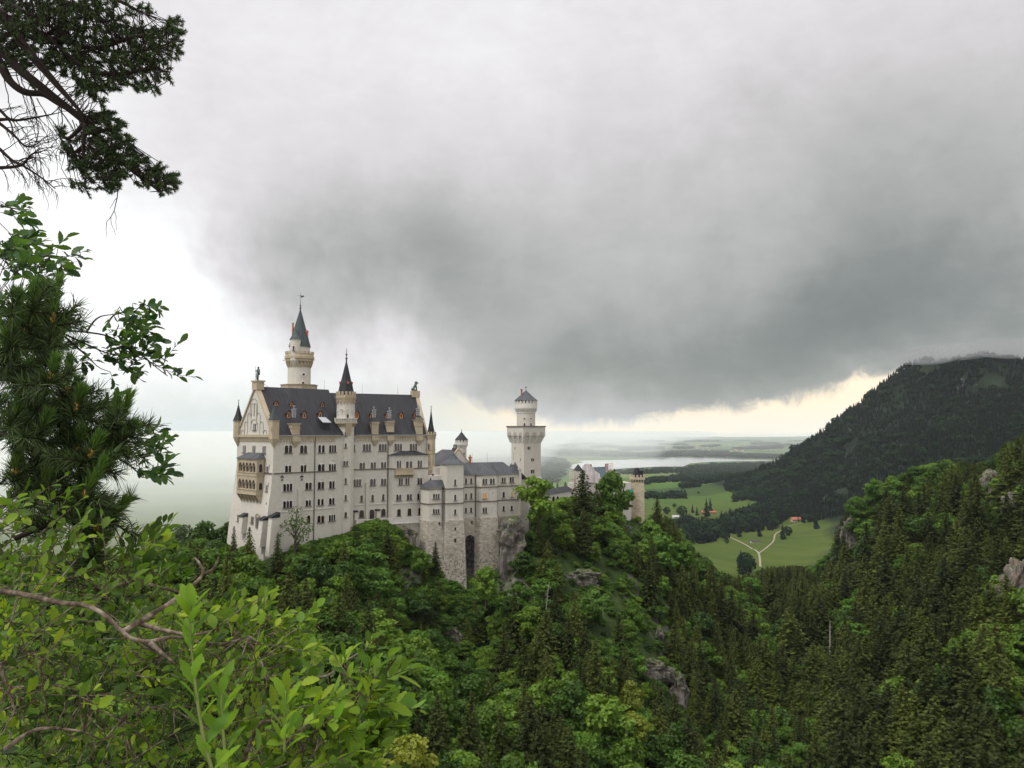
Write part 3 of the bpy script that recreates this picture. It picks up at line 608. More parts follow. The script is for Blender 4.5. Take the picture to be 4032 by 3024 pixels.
mb = MB(); q = [FW.p(u - 1.9, w_ + .6, z + 2.7), FW.p(u + 1.6, w_ + .6, z + 2.7), FW.p(u + 1.2, w_ - 2.6, z + 4.6), FW.p(u - 1.9, w_ - 2.6, z + 4.6)]; mb.loft([q, [p + Vector((0, 0, .15)) for p in q]]); mb.build('hatch_cover', ZN, o)
mb = MB()
for fr, px, wr, zr, h_ in ((FW, R(1, 1463, 0)[0], -GWD / 2, RZ, 3.6), (FE, R(3, 650, 0)[0], -EW / 2, ER, 3.8), (FE, R(3, 1164, 0)[0], -EW / 2, ER, 3.8)):
    mb = MB(); u = fr.hit(px, 1540, wr)[0]; mb.tube([fr.p(u, wr, zr - .2), fr.p(u, wr, zr + h_)], .05, .03, 5); mb.build('lightning_rod', IR, palace)
# ---- windows of the south front
def wlist(fr, lst, parent, w_=0.0, **kw):
    for (r, u, v0, v1, wd, n, ty) in lst:
        x, y0 = R(r, u, v0); y1 = R(r, u, v1)[1]; window(fr, parent, x, y0, y1, wd, n, ty, w_, **kw)
wlist(FW, [(2,942,12,125,2.55,2,0),(2,1162,12,125,2.4,2,0),(2,1395,10,118,.95,1,0),(2,1448,10,118,.95,1,0),(2,1583,8,112,2.6,3,0),
 (2,938,268,402,2.1,2,.28),(2,1160,262,398,2.0,2,.28),(2,1418,242,385,2.4,2,.3),(2,1580,228,380,2.6,3,.36),
 (2,932,510,675,3.0,3,.36),(2,1234,508,652,2.2,2,.3),(2,1414,498,645,2.3,2,.3),(2,1573,492,635,2.0,2,.28),
 (2,930,818,920,3.0,3,0),(2,1230,775,892,1.8,2,.28),(2,1382,790,880,.85,1,0),(2,1435,790,880,.85,1,0),(2,1571,742,868,2.0,2,.28),
 (2,1575,1018,1108,2.4,3,0)], palace)
wlist(FW, [(2,1385,1035,1132,.95,1,0),(2,1440,1035,1132,.95,1,0),(2,1236,1032,1140,1.0,1,0)], palace, frm=SA)
wlist(FE, [(3,717,1285,1385,2.75,3,0),(3,947,1280,1383,2.75,3,0),(3,1172,1278,1378,2.75,3,0),(3,1393,1275,1372,2.75,3,0),(3,537,1290,1392,.5,1,0),
 (4,650,228,352,1.9,2,.28),(4,810,222,348,1.85,2,.28),(4,960,218,345,1.8,2,.28),(4,577,450,602,2.7,3,.36),(4,805,462,595,1.9,2,.28),(4,960,458,588,1.85,2,.28),
 (4,640,738,828,.85,1,0),(4,800,728,820,.85,1,0),(4,955,720,810,.85,1,0)], palace)
wlist(FE, [(4,640,955,1058,1.5,1,0),(4,957,935,1038,1.4,1,0)], palace, frm=SA)
wlist(FE, [(4,1183,222,338,1.6,2,.12),(4,1330,242,342,2.3,2,0),(4,1485,218,332,1.6,2,.12),(4,1208,485,585,1.5,2,0),(4,1304,482,582,1.5,2,0),(4,1485,445,575,1.7,2,.28),
 (4,1180,692,812,1.8,2,.28),(4,1333,687,802,1.8,2,.28),(4,1483,680,796,1.8,2,.28)], palace, 1.6)
wlist(FE, [(4,1183,938,1040,1.2,1,0),(4,1335,928,1030,1.2,1,0),(4,1490,918,1022,1.3,1,0)], palace, 1.6, frm=SA)
x, y0 = R(4, 790, 945); window(FE, palace, x, y0, R(4, 0, 1085)[1], 1.5, 1, 0, 0, name='door', sill=False, frm=SA)
# wall anchors of iron
for u, v in ((853, 440), (1138, 435)):
    mb = MB(); x, y = R(2, u, v); uu, z1 = FW.hit(x, y, .1); mb.tube([FW.p(uu, .12, z1), FW.p(uu, .12, z1 - 2.1)], .09, .09, 5)
    for s in (-1, 1): mb.tube([FW.p(uu, .12, z1 - .5), FW.p(uu + s * .5, .12, z1 - .7), FW.p(uu + s * .45, .12, z1 - 1.0)], .17, .17, 6); mb.tube([FW.p(uu, .12, z1 - 1.4), FW.p(uu + s * .5, .12, z1 - 2.1)], .07, .07, 5)
    mb.build('wall_anchor', IR, palace)
# balcony on the bay
mb = MB(); x0, x1 = R(4, 1128, 0)[0], R(4, 1412, 0)[0]; u0, u1 = FE.hit(x0, 1850, 2.8)[0], FE.hit(x1, 1850, 2.8)[0]; zt = FE.hit(1595, R(4, 0, 352)[1], 2.8)[1]
FE.box(mb, u0 + .4, u1 - .4, 1.6, 2.7, zt - 2.0, zt); FE.box(mb, u0, u1, 1.6, 3.0, zt - 2.3, zt - 2.0); FE.box(mb, u0 + .3, u1 - .3, 1.6, 2.8, zt, zt + .15)
for k in range(7): u = u0 + .4 + (u1 - u0 - 1.3) * k / 6; mb.loft([[FE.p(u, 1.6, zt - 3.6), FE.p(u + .45, 1.6, zt - 3.6), FE.p(u + .45, 1.7, zt - 3.6), FE.p(u, 1.7, zt - 3.6)], [FE.p(u, 1.6, zt - 2.3), FE.p(u + .45, 1.6, zt - 2.3), FE.p(u + .45, 2.9, zt - 2.3), FE.p(u, 2.9, zt - 2.3)]])
mb.build('balcony', SA, palace)
mb = MB()
for u in (1270, 1330, 1390): x, y = R(4, u, 165); uu, z1 = FE.hit(x, y, 1.75); z0 = FE.hit(*R(4, u, 345), 1.75)[1]; FE.box(mb, uu - .1, uu + .1, 1.6, 1.85, z0, z1)
mb.build('pilaster_strip', PA, palace)
# terrace with parapet at the foot of the east part
mb = MB(); zt = FE.hit(1440, R(4, 0, 1092)[1], 3.2)[1]; u0 = .2; u1 = FE.hit(R(4, 1570, 0)[0], 2040, 3.4)[0]
FE.box(mb, u0, u1, 2.9, 3.3, zt - 1.9, zt - .15); FE.box(mb, u0, u1, 2.8, 3.4, zt - .15, zt + .1); FE.box(mb, u0, u1, .05, 3.5, zt - 2.3, zt - 1.9)
frieze(mb, FE, u0 + .2, u1, 3.3, zt - 1.5, zt - .5, 1.3, .7, .06)
mb.build('parapet', PA, palace)
mb = MB(); FE.box(mb, u0, u1, .05, 2.9, 155, zt - 2.3)
for k in range(9): u = u1 - .8 - k * 1.15; mb.loft([[FE.p(u, 2.9, zt - 4.0), FE.p(u + .5, 2.9, zt - 4.0), FE.p(u + .5, 3.0, zt - 4.0), FE.p(u, 3.0, zt - 4.0)], [FE.p(u, 2.9, zt - 2.3), FE.p(u + .5, 2.9, zt - 2.3), FE.p(u + .5, 3.45, zt - 2.3), FE.p(u, 3.45, zt - 2.3)]])
mb.build('terrace_wall', L_, palace)
# ---- stair tower between the two parts
ct = P(1359, 1800, 283.0); c = (ct.x, ct.y); a0 = math.radians(-90 - 22.5 + 38 - 8)
mb = MB(); zb = sz(1359, 1663, 280); z1 = sz(1359, 1560, 280); z2 = sz(1359, 1541, 280)
mb.lathe(c, [(3.35, 150), (3.15, ZLOW), (3.1, zb - 1.2)], 8, a0); mb.lathe(c, [(3.3, zb + .3), (3.25, z1 - 1.9)], 8, a0)
o = mb.build('stair_tower', L_, palace)
mb = MB(); mb.lathe(c, [(3.1, zb - 1.6), (3.5, zb - 1.2), (3.6, zb - .9), (4.2, zb - .5), (4.3, zb)], 8, a0); mb.lathe(c, [(3.3, z1 - 2.2), (3.4, z1 - 1.4), (3.7, z1 - .6), (3.75, z1), (3.55, z1 + .3), (3.55, z1 + .5)], 8, a0)
corbels(mb, c, 3.25, 3.6, z1 - 2.9, z1 - 1.6, 16, .22); battlement(mb, c, 3.62, z1 + .4, z2, 16, .4, .42, a0); mb.lathe(c, [(3.0, z1 + .3), (3.0, z1 + .6)], 8, a0); mb.build('crown', SA, o)
mb = MB(); mb.lathe(c, [(4.35, zb + 1.35), (4.35, zb + 1.6)], 8, a0); mb.lathe(c, [(4.3, zb), (4.3, zb + .15)], 8, a0)
for k in range(40):
    a = 2 * PI * k / 40; mb.tube([(c[0] + 4.0 * math.cos(a), c[1] + 4.0 * math.sin(a), zb + .1), (c[0] + 4.0 * math.cos(a), c[1] + 4.0 * math.sin(a), zb + 1.4)], .13, .13, 4)
corbels(mb, c, 3.25, 3.42, z1 - 6.2, z1 - 5.0, 14, .12); mb.build('balustrade', PA, o)
mb = MB()
for k in range(8):
    a = a0 + 2 * PI * (k + .5) / 8; fr = Frame(c[0] + 3.0 * math.cos(a), c[1] + 3.0 * math.sin(a), math.degrees(a) + 90)
    if k % 1 == 0:
        A1 = arch_pts(fr, -.75, .75, z1 - 6.6, z1 - 4.7, .05, 8)[2:]; A2 = arch_pts(fr, -.95, .95, z1 - 6.6, z1 - 4.45, .05, 8)[2:]
        for j in range(len(A1) - 1): q = [A1[j], A2[j], A2[j + 1], A1[j + 1]]; mb.loft([q, [v + fr.n * .14 for v in q]])
mb.build('blind_arch', PA, o)
mb = MB(); za = sz(1359, 1419, 281); zs_ = z1 + .5; mb.lathe(c, [(3.05, zs_), (2.2, zs_ + (za - zs_) * .35), (1.75, zs_ + (za - zs_) * .45), (.16, za)], 8, a0); sp = mb.build('spire', SL, o)
mb = MB(); finial(mb, c, za, sz(1359, 1369, 281) - za, .55); mb.build('finial', IR, sp)
for k in (0, 2, 6):
    a = a0 + 2 * PI * (k + .5) / 8; rr = 2.2; fr = Frame(c[0] + rr * math.cos(a), c[1] + rr * math.sin(a), math.degrees(a) + 90); mb = MB(); zz = zs_ + (za - zs_) * .32
    mb.loft([[fr.p(-.3, -1, zz), fr.p(.3, -1, zz), fr.p(.3, .3, zz), fr.p(-.3, .3, zz)], [fr.p(-.3, -1, zz + .9), fr.p(.3, -1, zz + .9), fr.p(.3, .3, zz + .9), fr.p(-.3, .3, zz + .9)]]); d_ = mb.build('spire_dormer', BR, sp)
FT = Frame(*(Vector((c[0], c[1], 0)) + Vector((math.sin(math.radians(30)), -math.cos(math.radians(30)), 0)) * 0).xy, 38 - 8)
ang_t = math.degrees(a0 + 2 * PI * 0.5 / 8)  # facet that looks to the viewer
best = min(range(8), key=lambda k: (math.cos(a0 + 2 * PI * (k + .5) / 8) * c[0] + math.sin(a0 + 2 * PI * (k + .5) / 8) * c[1]))
ta = a0 + 2 * PI * (best + .5) / 8
def facet(w_r): return Frame(c[0] + w_r * math.cos(ta), c[1] + w_r * math.sin(ta), math.degrees(ta) + 90)
fr = facet(3.3 * math.cos(PI / 8))
for (r, u, v0, v1, wd, n, ty) in [(2,1790,485,570,.75,1,0),(2,1790,730,810,.75,1,0),(2,1790,980,1055,.85,1,0),(1,1800,1270,1335,.7,1,0),(1,1800,1105,1168,.7,1,0)]:
    x, y0 = R(r, u, v0); window(fr, palace, 1361, y0, R(r, u, v1)[1], wd, n, ty, -.12)
x, y0 = R(1, 1797, 1500); window(fr, palace, 1361, y0, R(1, 0, 1600)[1], 1.7, 2, .28, -.12)
x, y0 = R(1, 1803, 850); window(facet(3.25 * math.cos(PI / 8)), palace, 1369, y0, R(1, 0, 912)[1], .8, 1, 0, 0, name='door', sill=False)
mb = MB(); z_a, z_b = sz(1365, 1680, 280), sz(1365, 1665, 280); mb.loft([[fr.p(-.9, -.3, z_a - 3), fr.p(.9, -.3, z_a - 3), fr.p(.9, .15, z_a - 3), fr.p(-.9, .15, z_a - 3)], [fr.p(-1.2, -.3, z_b), fr.p(1.2, -.3, z_b), fr.p(1.2, 1.2, z_b), fr.p(-1.2, 1.2, z_b)]]); mb.build('oriel', SA, o)
# ---- main tower behind the roof
ct = P(1178, 1500, 301); c = (ct.x, ct.y); pz = lambda y: sz(1178, y, 301)
mb = MB(); mb.lathe(c, [(4.45, 195), (4.35, pz(1446))], 20); mb.lathe(c, [(3.9, pz(1418)), (3.9, pz(1365))], 16); o = mb.build('main_tower', L_, palace)
mb = MB(); c8 = [(c[0] + 7.0 * math.cos(math.radians(46.4 + 22.5 + 45 * k)), c[1] + 7.0 * math.sin(math.radians(46.4 + 22.5 + 45 * k))) for k in range(8)]; mb.prism(c8, 205, pz(1517.5)); c8b = [(c[0] + 7.3 * math.cos(math.radians(46.4 + 22.5 + 45 * k)), c[1] + 7.3 * math.sin(math.radians(46.4 + 22.5 + 45 * k))) for k in range(8)]; mb.prism(c8b, pz(1517.5), pz(1515)); mb.build('tower_platform', SA, o)
mb = MB(); mb.lathe(c, [(4.4, pz(1447)), (4.6, pz(1440)), (4.4, pz(1430)), (5.3, pz(1424)), (5.35, pz(1418)), (5.65, pz(1414)), (5.65, pz(1404)), (5.35, pz(1402)), (5.35, pz(1395))], 20)
corbels(mb, c, 4.4, 5.25, pz(1449), pz(1426), 22, .28); battlement(mb, c, 5.5, pz(1396), pz(1386), 18, .4, .4); 
for s in (-1, 1): mb.tube([(c[0] + s * 5.4, c[1] - 1, pz(1419)), (c[0] + s * 6.3, c[1] - 1.2, pz(1420))], .16, .1, 5)
mb.build('gallery', SA, o)
mb = MB(); ap = pz(1219); ev = pz(1365); mb.lathe(c, [(4.35, ev - .2), (3.1, ev + (ap - ev) * .30), (2.2, ev + (ap - ev) * .52), (.2, ap)], 12); sp = mb.build('spire', CU, o)
mb = MB(); finial(mb, c, ap, pz(1188) - ap, .55); mb.tube([(c[0], c[1], pz(1190)), (c[0], c[1], pz(1152))], .08, .05, 5); mb.tube([(c[0] - 1.2, c[1], pz(1164)), (c[0] + 1.3, c[1], pz(1164))], .07, .07, 4)
mb.loft([[(c[0] + .1, c[1] - .03, pz(1172)), (c[0] + 1.2, c[1] - .03, pz(1170)), (c[0] + 1.5, c[1] - .03, pz(1165)), (c[0] + .1, c[1] - .03, pz(1165))], [(c[0] + .1, c[1] + .03, pz(1172)), (c[0] + 1.2, c[1] + .03, pz(1170)), (c[0] + 1.5, c[1] + .03, pz(1165)), (c[0] + .1, c[1] + .03, pz(1165))]]); mb.build('weather_vane', IR, sp)
st = P(1163, 1380, 297.6); c2 = (st.x, st.y); p2 = lambda y: sz(1163, y, 297.6)
mb = MB(); mb.lathe(c2, [(.35, p2(1459)), (.8, p2(1452)), (1.2, p2(1440)), (1.6, p2(1430)), (2.15, p2(1420)), (2.1, p2(1339)), (2.3, p2(1337))], 12); t2 = mb.build('side_turret', L_, o)
mb = MB(); mb.lathe(c2, [(2.4, p2(1338)), (1.2, p2(1318)), (.1, p2(1294))], 12); mb.build('turret_roof', CU, t2)
fr = Frame(c2[0] - .3, c2[1] - 2.1, 0); window(fr, o, 1156, 1362, 1380, .6, 1, 0, .05)
mb = MB(); mb.lathe((c[0] - 2.8, c[1]), [(.45, p2(1345)), (.4, p2(1310)), (.32, p2(1270)), (.42, p2(1269)), (.42, p2(1267))], 8); mb.build('chimney', BR, o)
mb = MB(); mb.lathe((c[0] + 2.9, c[1] - .5), [(.55, pz(1325)), (.55, pz(1308)), (.8, pz(1307)), (.1, pz(1299))], 4, .7); mb.build('spire_dormer', BR, sp)
fr = Frame(c[0] + 2.3, c[1] - 3.75, 30)
mb = MB(); uu, zz = fr.hit(1195, 1474.5); R1_ = [fr.p(uu + .95 * math.cos(2 * PI * k / 14), .25, zz + .95 * math.sin(2 * PI * k / 14)) for k in range(14)]; mb.loft([[p - fr.n * .6 for p in R1_], R1_]); ww = mb.build('window', PA, o); mb = MB(); fr.box(mb, uu - .45, uu + .45, .2, .3, zz - .42, zz + .42); mb.build('pane', GL, ww)
window(fr, o, 1194, 1503, 1514, .9, 1, 0, .05, sill=False)
# ---- corner turrets
def turret(px, d, r, y_roofbase, y_apex, y_bot, y_corb, n, fin, name='corner_turret', roofm=None, batt=False, a0=PI / 8, bodym=None, win=True):
    q = P(px, 1700, d); c = (q.x, q.y); z = lambda y: sz(px, y, d)
    mb = MB(); mb.lathe(c, [(r * .12, z(y_corb)), (r * .5, z(y_corb) + (z(y_bot) - z(y_corb)) * .45), (r * .62, z(y_corb) + (z(y_bot) - z(y_corb)) * .5), (r, z(y_bot)), (r, z(y_roofbase) - .3), (r * 1.12, z(y_roofbase) - .2), (r * 1.12, z(y_roofbase))], n, a0)
    if batt: battlement(mb, c, r * 1.15, z(y_roofbase), z(y_roofbase) + 1.1, 12, .3, .42)
    t_ = mb.build(name, bodym or SA, palace)
    mb = MB(); k = .95 if batt else 1.15; mb.lathe(c, [(r * k, z(y_roofbase) + .02), (r * k * .52, z(y_roofbase) + (z(y_apex) - z(y_roofbase)) * .40), (.08, z(y_apex))], n, a0); mb.build('turret_roof', roofm or SL, t_)
    if fin: mb = MB(); finial(mb, c, z(y_apex) - .2, fin, .28, True); mb.build('finial', IR, t_)
    return t_, c
turret(937, 277, 1.6, 1657, 1591, 1722, 1757, 8, 1.9)
t_, c = turret(1078.5, 259.6, 1.75, 1655, 1594, 1728, 1762, 4, 0, roofm=CU, a0=math.radians(46.4 + 45))
fr = Frame(FW.p(-.2, 1.25, 0).x, FW.p(-.2, 1.25, 0).y, 46.4); window(fr, t_, R(1, 718, 0)[0], R(1, 0, 1020)[1], R(1, 0, 1105)[1], .7, 1, 0, .02, sill=False, frm=SA)
q = FE.p(EL_ - .3, -.6, 0); dq = q.y
t_, c = turret(1697, dq, 1.75, 1711, 1614, 1850, 1900, 8, 1.9, batt=True)
mb = MB()
for y in (1770, 1784, 1838, 1848): mb.lathe(c, [(1.95, sz(1697, y, dq) - .15), (1.95, sz(1697, y, dq) + .15)], 8, PI / 8)
mb.lathe(c, [(1.9, sz(1697, 1722, dq)), (2.1, sz(1697, 1716, dq)), (2.3, sz(1697, 1712, dq)), (2.3, sz(1697, 1710, dq))], 8, PI / 8); corbels(mb, c, 1.7, 2.0, sz(1697, 1730, dq), sz(1697, 1722, dq), 12, .2); mb.build('moulding', SA, t_)
for y0, y1 in ((1747, 1770), (1815, 1837)): fr = Frame(c[0] - .75, c[1] - 1.6, -12); window(fr, t_, 1688, y0, y1, .55, 1, 0, .1, sill=False, frm=SA)
mb = MB(); FE.box(mb, EL_, EL_ + 2.6, -9, -1.5, 170, sz(1720, 1770, 303)); FE.box(mb, EL_, EL_ + 2.9, -9.2, -1.3, sz(1720, 1770, 303), sz(1720, 1766, 303)); mb.build('oriel', SA, palace)
# ---- west front: loggia (two-storey oriel), windows
go = gw(182)
x0, x1 = R(2, 195, 0)[0], R(2, 480, 0)[0]; PR = 2.6 + go; yl = 1880
u0, u1 = FG.hit(x0, yl, PR)[0], FG.hit(x1, yl, PR)[0]; zr = FG.hit(x1, R(2, 0, 212)[1], PR)[1]; zb = FG.hit(x1, R(2, 0, 745)[1], PR)[1]
zl = lambda v: FG.hit(x1, R(2, 0, v)[1], PR)[1]
mb = MB()
zt1, zt0 = zl(212), zl(745)
FG.box(mb, u0, u1, .3, PR - .7, zt0, zt1)                      # back body, the arcade stands in front
for (va, vb) in ((212, 270), (420, 520), (672, 745)): FG.box(mb, u0, u1, PR - .75, PR, zl(vb), zl(va))
for (va, vb) in ((270, 420), (520, 672)):
    za_, zb_ = zl(vb), zl(va); FG.box(mb, u0, u0 + .9, PR - .75, PR, za_, zb_); FG.box(mb, u1 - .9, u1, PR - .75, PR, za_, zb_)
    n = 5; us, ue = u0 + .9, u1 - .9; st = (ue - us) / n; rr = st * .38
    for k in range(n + 1):
        uu = us + st * k
        if 0 < k < n: mb.lathe(FG.p(uu, PR - .35, 0).xy, [(.34, za_), (.26, za_ + .3), (.2, za_ + .5), (.2, zb_ - rr * 2.2), (.38, zb_ - rr * 1.6)], 8)
    for k in range(n):
        a_, b_ = us + st * k, us + st * (k + 1); cc = (a_ + b_) / 2; zc = zb_ - rr - .05
        for s_ in (0, 1):   # spandrels
            e = a_ if s_ == 0 else b_; arc = [(cc + (-1 if s_ == 0 else 1) * rr * math.cos(t * PI / 12), zc + rr * math.sin(t * PI / 12)) for t in range(7)]
            pp = [(e, zc), *arc, (e, zb_)] if s_ == 0 else [(e, zc), *arc, (e, zb_)]
            f_ = [FG.p(a, PR, z) for a, z in pp]; mb.loft([[p - FG.n * .6 for p in f_], f_])
for v in (418, 460, 668, 735): FG.box(mb, u0 - .2, u1 + .15, .3, PR + .2, zl(v) - .12, zl(v) + .12)
# bracket arches underneath
n = 6
for k in range(n + 1):
    u = u0 + .1 + (u1 - u0 - .5) * k / n; zz = zt0
    mb.loft([[FG.p(u, go, zz - 3.9), FG.p(u + .35, go, zz - 3.9), FG.p(u + .35, go + .3, zz - 3.9), FG.p(u, go + .3, zz - 3.9)], [FG.p(u, go, zz - 2.2), FG.p(u + .35, go, zz - 2.2), FG.p(u + .35, go + 1.2, zz - 2.2), FG.p(u, go + 1.2, zz - 2.2)], [FG.p(u, go, zz - .7), FG.p(u + .35, go, zz - .7), FG.p(u + .35, PR - .3, zz - .7), FG.p(u, PR - .3, zz - .7)], [FG.p(u, go, zz), FG.p(u + .35, go, zz), FG.p(u + .35, PR, zz), FG.p(u, PR, zz)]])
loggia = mb.build('loggia', SA, palace)
mb = MB(); mb.loft([[FG.p(u0 - .4, .1, zt1), FG.p(u1 + .4, .1, zt1), FG.p(u1 + .4, PR + .5, zt1), FG.p(u0 - .4, PR + .5, zt1)], [FG.p(u0 + 2.6, .1, zt1 + 2.0), FG.p(u1 - 1.6, .1, zt1 + 2.0), FG.p(u1 - 1.6, .5, zt1 + 2.0), FG.p(u0 + 2.6, .5, zt1 + 2.0)]]); mb.build('loggia_roof', KS, loggia)
mb = MB()
for (va, vb) in ((275, 405), (530, 655)):
    n = 5; us, ue = u0 + .9, u1 - .9; st = (ue - us) / n
    for k in range(n): mb.face(arch_pts(FG, us + st * k + .35, us + st * (k + 1) - .35, zl(vb), zl(va) + .1, PR - .68))
mb.build('opening', GL, loggia)
FS = Frame(FG.p(u1, PR, 0).x, FG.p(u1, PR, 0).y, 46.4)   # south side of the loggia
for (va, vb) in ((285, 400), (555, 665)): window(FS, loggia, R(2, 538, 0)[0], R(2, 0, va)[1], R(2, 0, vb)[1], 1.0, 1, 0, .02, sill=False, frm=SA)
wlist(FG, [(1,303,1302,1405,2.1,3,0),(1,443,1305,1405,2.1,3,0),(1,590,1308,1415,2.1,3,0),(1,452,985,1080,2.0,3,0)], palace, 0)
wlist(FG, [(2,635,275,402,1.3,2,.3)], palace, gw(184)); wlist(FG, [(2,628,545,678,1.2,2,.3)], palace, gw(179)); wlist(FG, [(2,622,832,925,.45,1,0)], palace, gw(173), sill=False); wlist(FG, [(2,245,815,875,.35,1,0)], palace, gw(175), sill=False)
wlist(FG, [(2,212,1018,1112,.8,1,0),(2,315,1038,1122,1.3,2,0),(2,415,1048,1138,1.3,2,0)], palace, gw(168) + .1, frm=SA)
x, y0 = R(2, 492, 1012); window(FG, palace, x, y0, R(2, 0, 1215)[1], 2.0, 2, .2, gw(165) + .15, name='door', sill=False, frm=SA)
# ---- statues
def knight():
    b = FG.p(GWD / 2, -.8, RZ + 2.1); s = MB(); X = FG.d; 
    def ell(cn, r, n=10, m=7): 
        s.loft([[cn + Vector((0, 0, r[2] * math.sin(-PI / 2 + PI * j / m))) + X * (r[0] * math.cos(-PI / 2 + PI * j / m) * math.cos(2 * PI * k / n)) + FG.n * (r[1] * math.cos(-PI / 2 + PI * j / m) * math.sin(2 * PI * k / n)) for k in range(n)] for j in range(1, m)])
    at_ = lambda u, w_, z: b + X * u + FG.n * w_ + Vector((0, 0, z))
    s.tube([at_(-.45, 0, 0), at_(-.40, 0, .12), at_(-.35, .05, 1.2), at_(-.2, 0, 2.3)], .24, .36, 8); s.tube([at_(.4, .3, 0), at_(.38, .3, .12), at_(.35, .3, 1.2), at_(.15, .1, 2.3)], .24, .36, 8)
    s.tube([at_(0, 0, 2.0), at_(0, 0, 2.4), at_(0, 0, 3.0), at_(0, 0, 3.6), at_(0, 0, 3.95)], .62, .56, 10); ell(at_(0, 0, 3.75), (.72, .45, .38)); ell(at_(0, .02, 4.45), (.32, .34, .42)); ell(at_(0, 0, 4.7), (.38, .38, .2)); s.tube([at_(0, 0, 3.9), at_(0, 0, 4.3)], .2, .18, 8)
    s.tube([at_(-.62, 0, 3.75), at_(-1.0, .15, 3.1), at_(-.98, .4, 3.5), at_(-1.05, .45, 3.7)], .21, .14, 7); s.tube([at_(.62, 0, 3.75), at_(.85, .15, 3.0), at_(.75, .4, 2.4)], .21, .15, 7)
    s.tube([at_(-1.0, .5, 0), at_(-1.12, .5, 5.2)], .07, .05, 5)
    q = [at_(.1, .75, 2.5), at_(.6, .85, 2.6), at_(1.1, .75, 2.4), at_(1.1, .75, 1.3), at_(.6, .85, .2), at_(.15, .75, 1.3)]; s.loft([q, [p + FG.n * .14 for p in q]])
    o = s.build('statue', BZ, None, smooth=True); return o
kn = knight(); tag(kn, 'dark bronze knight statue with spear and shield on the tallest gable', 'statue')
mb = MB(); kb = FG.p(GWD / 2 + .6, -.8, RZ + 2.3)
mb.tube([kb, FW.p(4.6, -GWD / 2, RZ + .05)], .06, .06, 4); mb.build('stay_wire', IR, palace)
def lion():
    b = FE.p(EL_ - 1.0, -EW / 2, ER + 1.6); s = MB(); at_ = lambda u, w_, z: b + FE.d * u + FE.n * w_ + Vector((0, 0, z))
    s.tube([at_(-1.0, 0, .1), at_(-1.0, 0, .55), at_(-.75, 0, 1.1), at_(-.35, 0, 1.8), at_(.05, 0, 2.5), at_(.25, 0, 3.0)], .45, .5, 10)
    s.loft([[at_(-1.0 + .7 * math.cos(t * PI / 5) * q, .62 * math.sin(t * PI / 5) * q, .6 + zz) for t in range(10)] for q, zz in ((.5, -.55), (1, -.2), (1, .3), (.5, .7))])
    s.loft([[at_(.3 + r_ * .62 * math.cos(t * PI / 5), r_ * .55 * math.sin(t * PI / 5), 3.2 + zz) for t in range(10)] for r_, zz in ((.5, -.75), (1, -.3), (1.05, .15), (.6, .55), (.2, .65))])
    s.tube([at_(.7, 0, 3.3), at_(1.15, 0, 3.2), at_(1.25, 0, 3.1)], .28, .2, 8)
    for w_ in (-.25, .25): s.tube([at_(.2, w_, 2.4), at_(.45, w_, 1.2), at_(.5, w_, .2), at_(.75, w_, .1)], .24, .17, 7); s.tube([at_(-.9, w_ * 1.9, .5), at_(-.2, w_ * 1.9, .35), at_(.1, w_ * 1.9, .1)], .3, .16, 7); s.lathe(at_(.2, w_ * 1.5, 0).xy, [(.14, b.z + 3.7), (.1, b.z + 3.95)], 6)
    s.tube([at_(-1.5, 0, .2), at_(-1.8, .1, .5), at_(-1.7, .1, 1.0)], .12, .1, 6)
    return s.build('statue', BZ, None, smooth=True)
ln = lion(); tag(ln, 'seated lion statue on the plinth at the right end of the roof ridge', 'statue')
# ================================================================== LADIES' WING in front
q0 = P(1848, 1974, 301.6); FK = Frame(q0.x, q0.y, 24)
wing = empty('side_wing', (q0.x, q0.y, 150), 'pale three-storey wing with canted bays standing on tall rusticated stone foundations', 'castle wing', 'castle buildings on the wooded crag')
kz = lambda r, u, v, w_=0: FK.hit(*R(r, u, v), w_)[1]
ku = lambda px, w_=0, y=1950: FK.hit(px, y, w_)[0]
ZK0 = kz(5, 730, 1428); ZKE = kz(5, 730, 812); KS1 = kz(5, 730, 987); KS2 = kz(5, 730, 1195)
shapes = {
 'bay1': ([(1664, .6), (1689, 4.2), (1741, 4.2), (1748, 3.0)], kz(5, 240, 990, 4.2)),
 'tower': ([(1748, 3.2), (1758, 5.2), (1823.6, 5.2), (1826, 0)], kz(5, 520, 655, 5.2)),
 'bay2': ([(1872, 0), (1896, 2.8), (1956, 2.8), (1961, 0)], ZKE),
}
def kpoly(pts, grow=0.0):
    r = []
    for k, (px, w_) in enumerate(pts): r.append(FK.p(ku(px, w_) + (-grow if k < len(pts) / 2 else grow), w_ + grow, 0))
    return r + [FK.p(ku(pts[-1][0], pts[-1][1]) + grow, -2, 0), FK.p(ku(pts[0][0], pts[0][1]) - grow, -2, 0)]
uR = ku(2051); mbw = MB(); mbs = MB(); mbb = MB()
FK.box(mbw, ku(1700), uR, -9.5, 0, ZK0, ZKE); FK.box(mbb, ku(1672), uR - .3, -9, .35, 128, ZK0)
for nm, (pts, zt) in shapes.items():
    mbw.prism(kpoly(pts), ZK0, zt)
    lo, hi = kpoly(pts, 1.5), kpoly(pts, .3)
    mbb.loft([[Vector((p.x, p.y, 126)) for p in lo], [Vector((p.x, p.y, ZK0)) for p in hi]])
    for z in (KS1, KS2):
        if z < zt: mbs.prism(kpoly(pts, .22), z - .2, z + .15)
for z in (KS1, KS2): FK.box(mbs, ku(1826), uR + .15, 0, .22, z - .2, z + .15)
FK.box(mbw, uR - .9, uR + .1, -.9, .35, ZK0 - .1, kz(5, 1465, 710)); FK.box(mbw, uR - 1.1, uR + .3, -1.1, .55, kz(5, 1465, 740), kz(5, 1465, 710))
kw = mbw.build('wall', L_, wing); mbs.build('string_course', SD, wing)
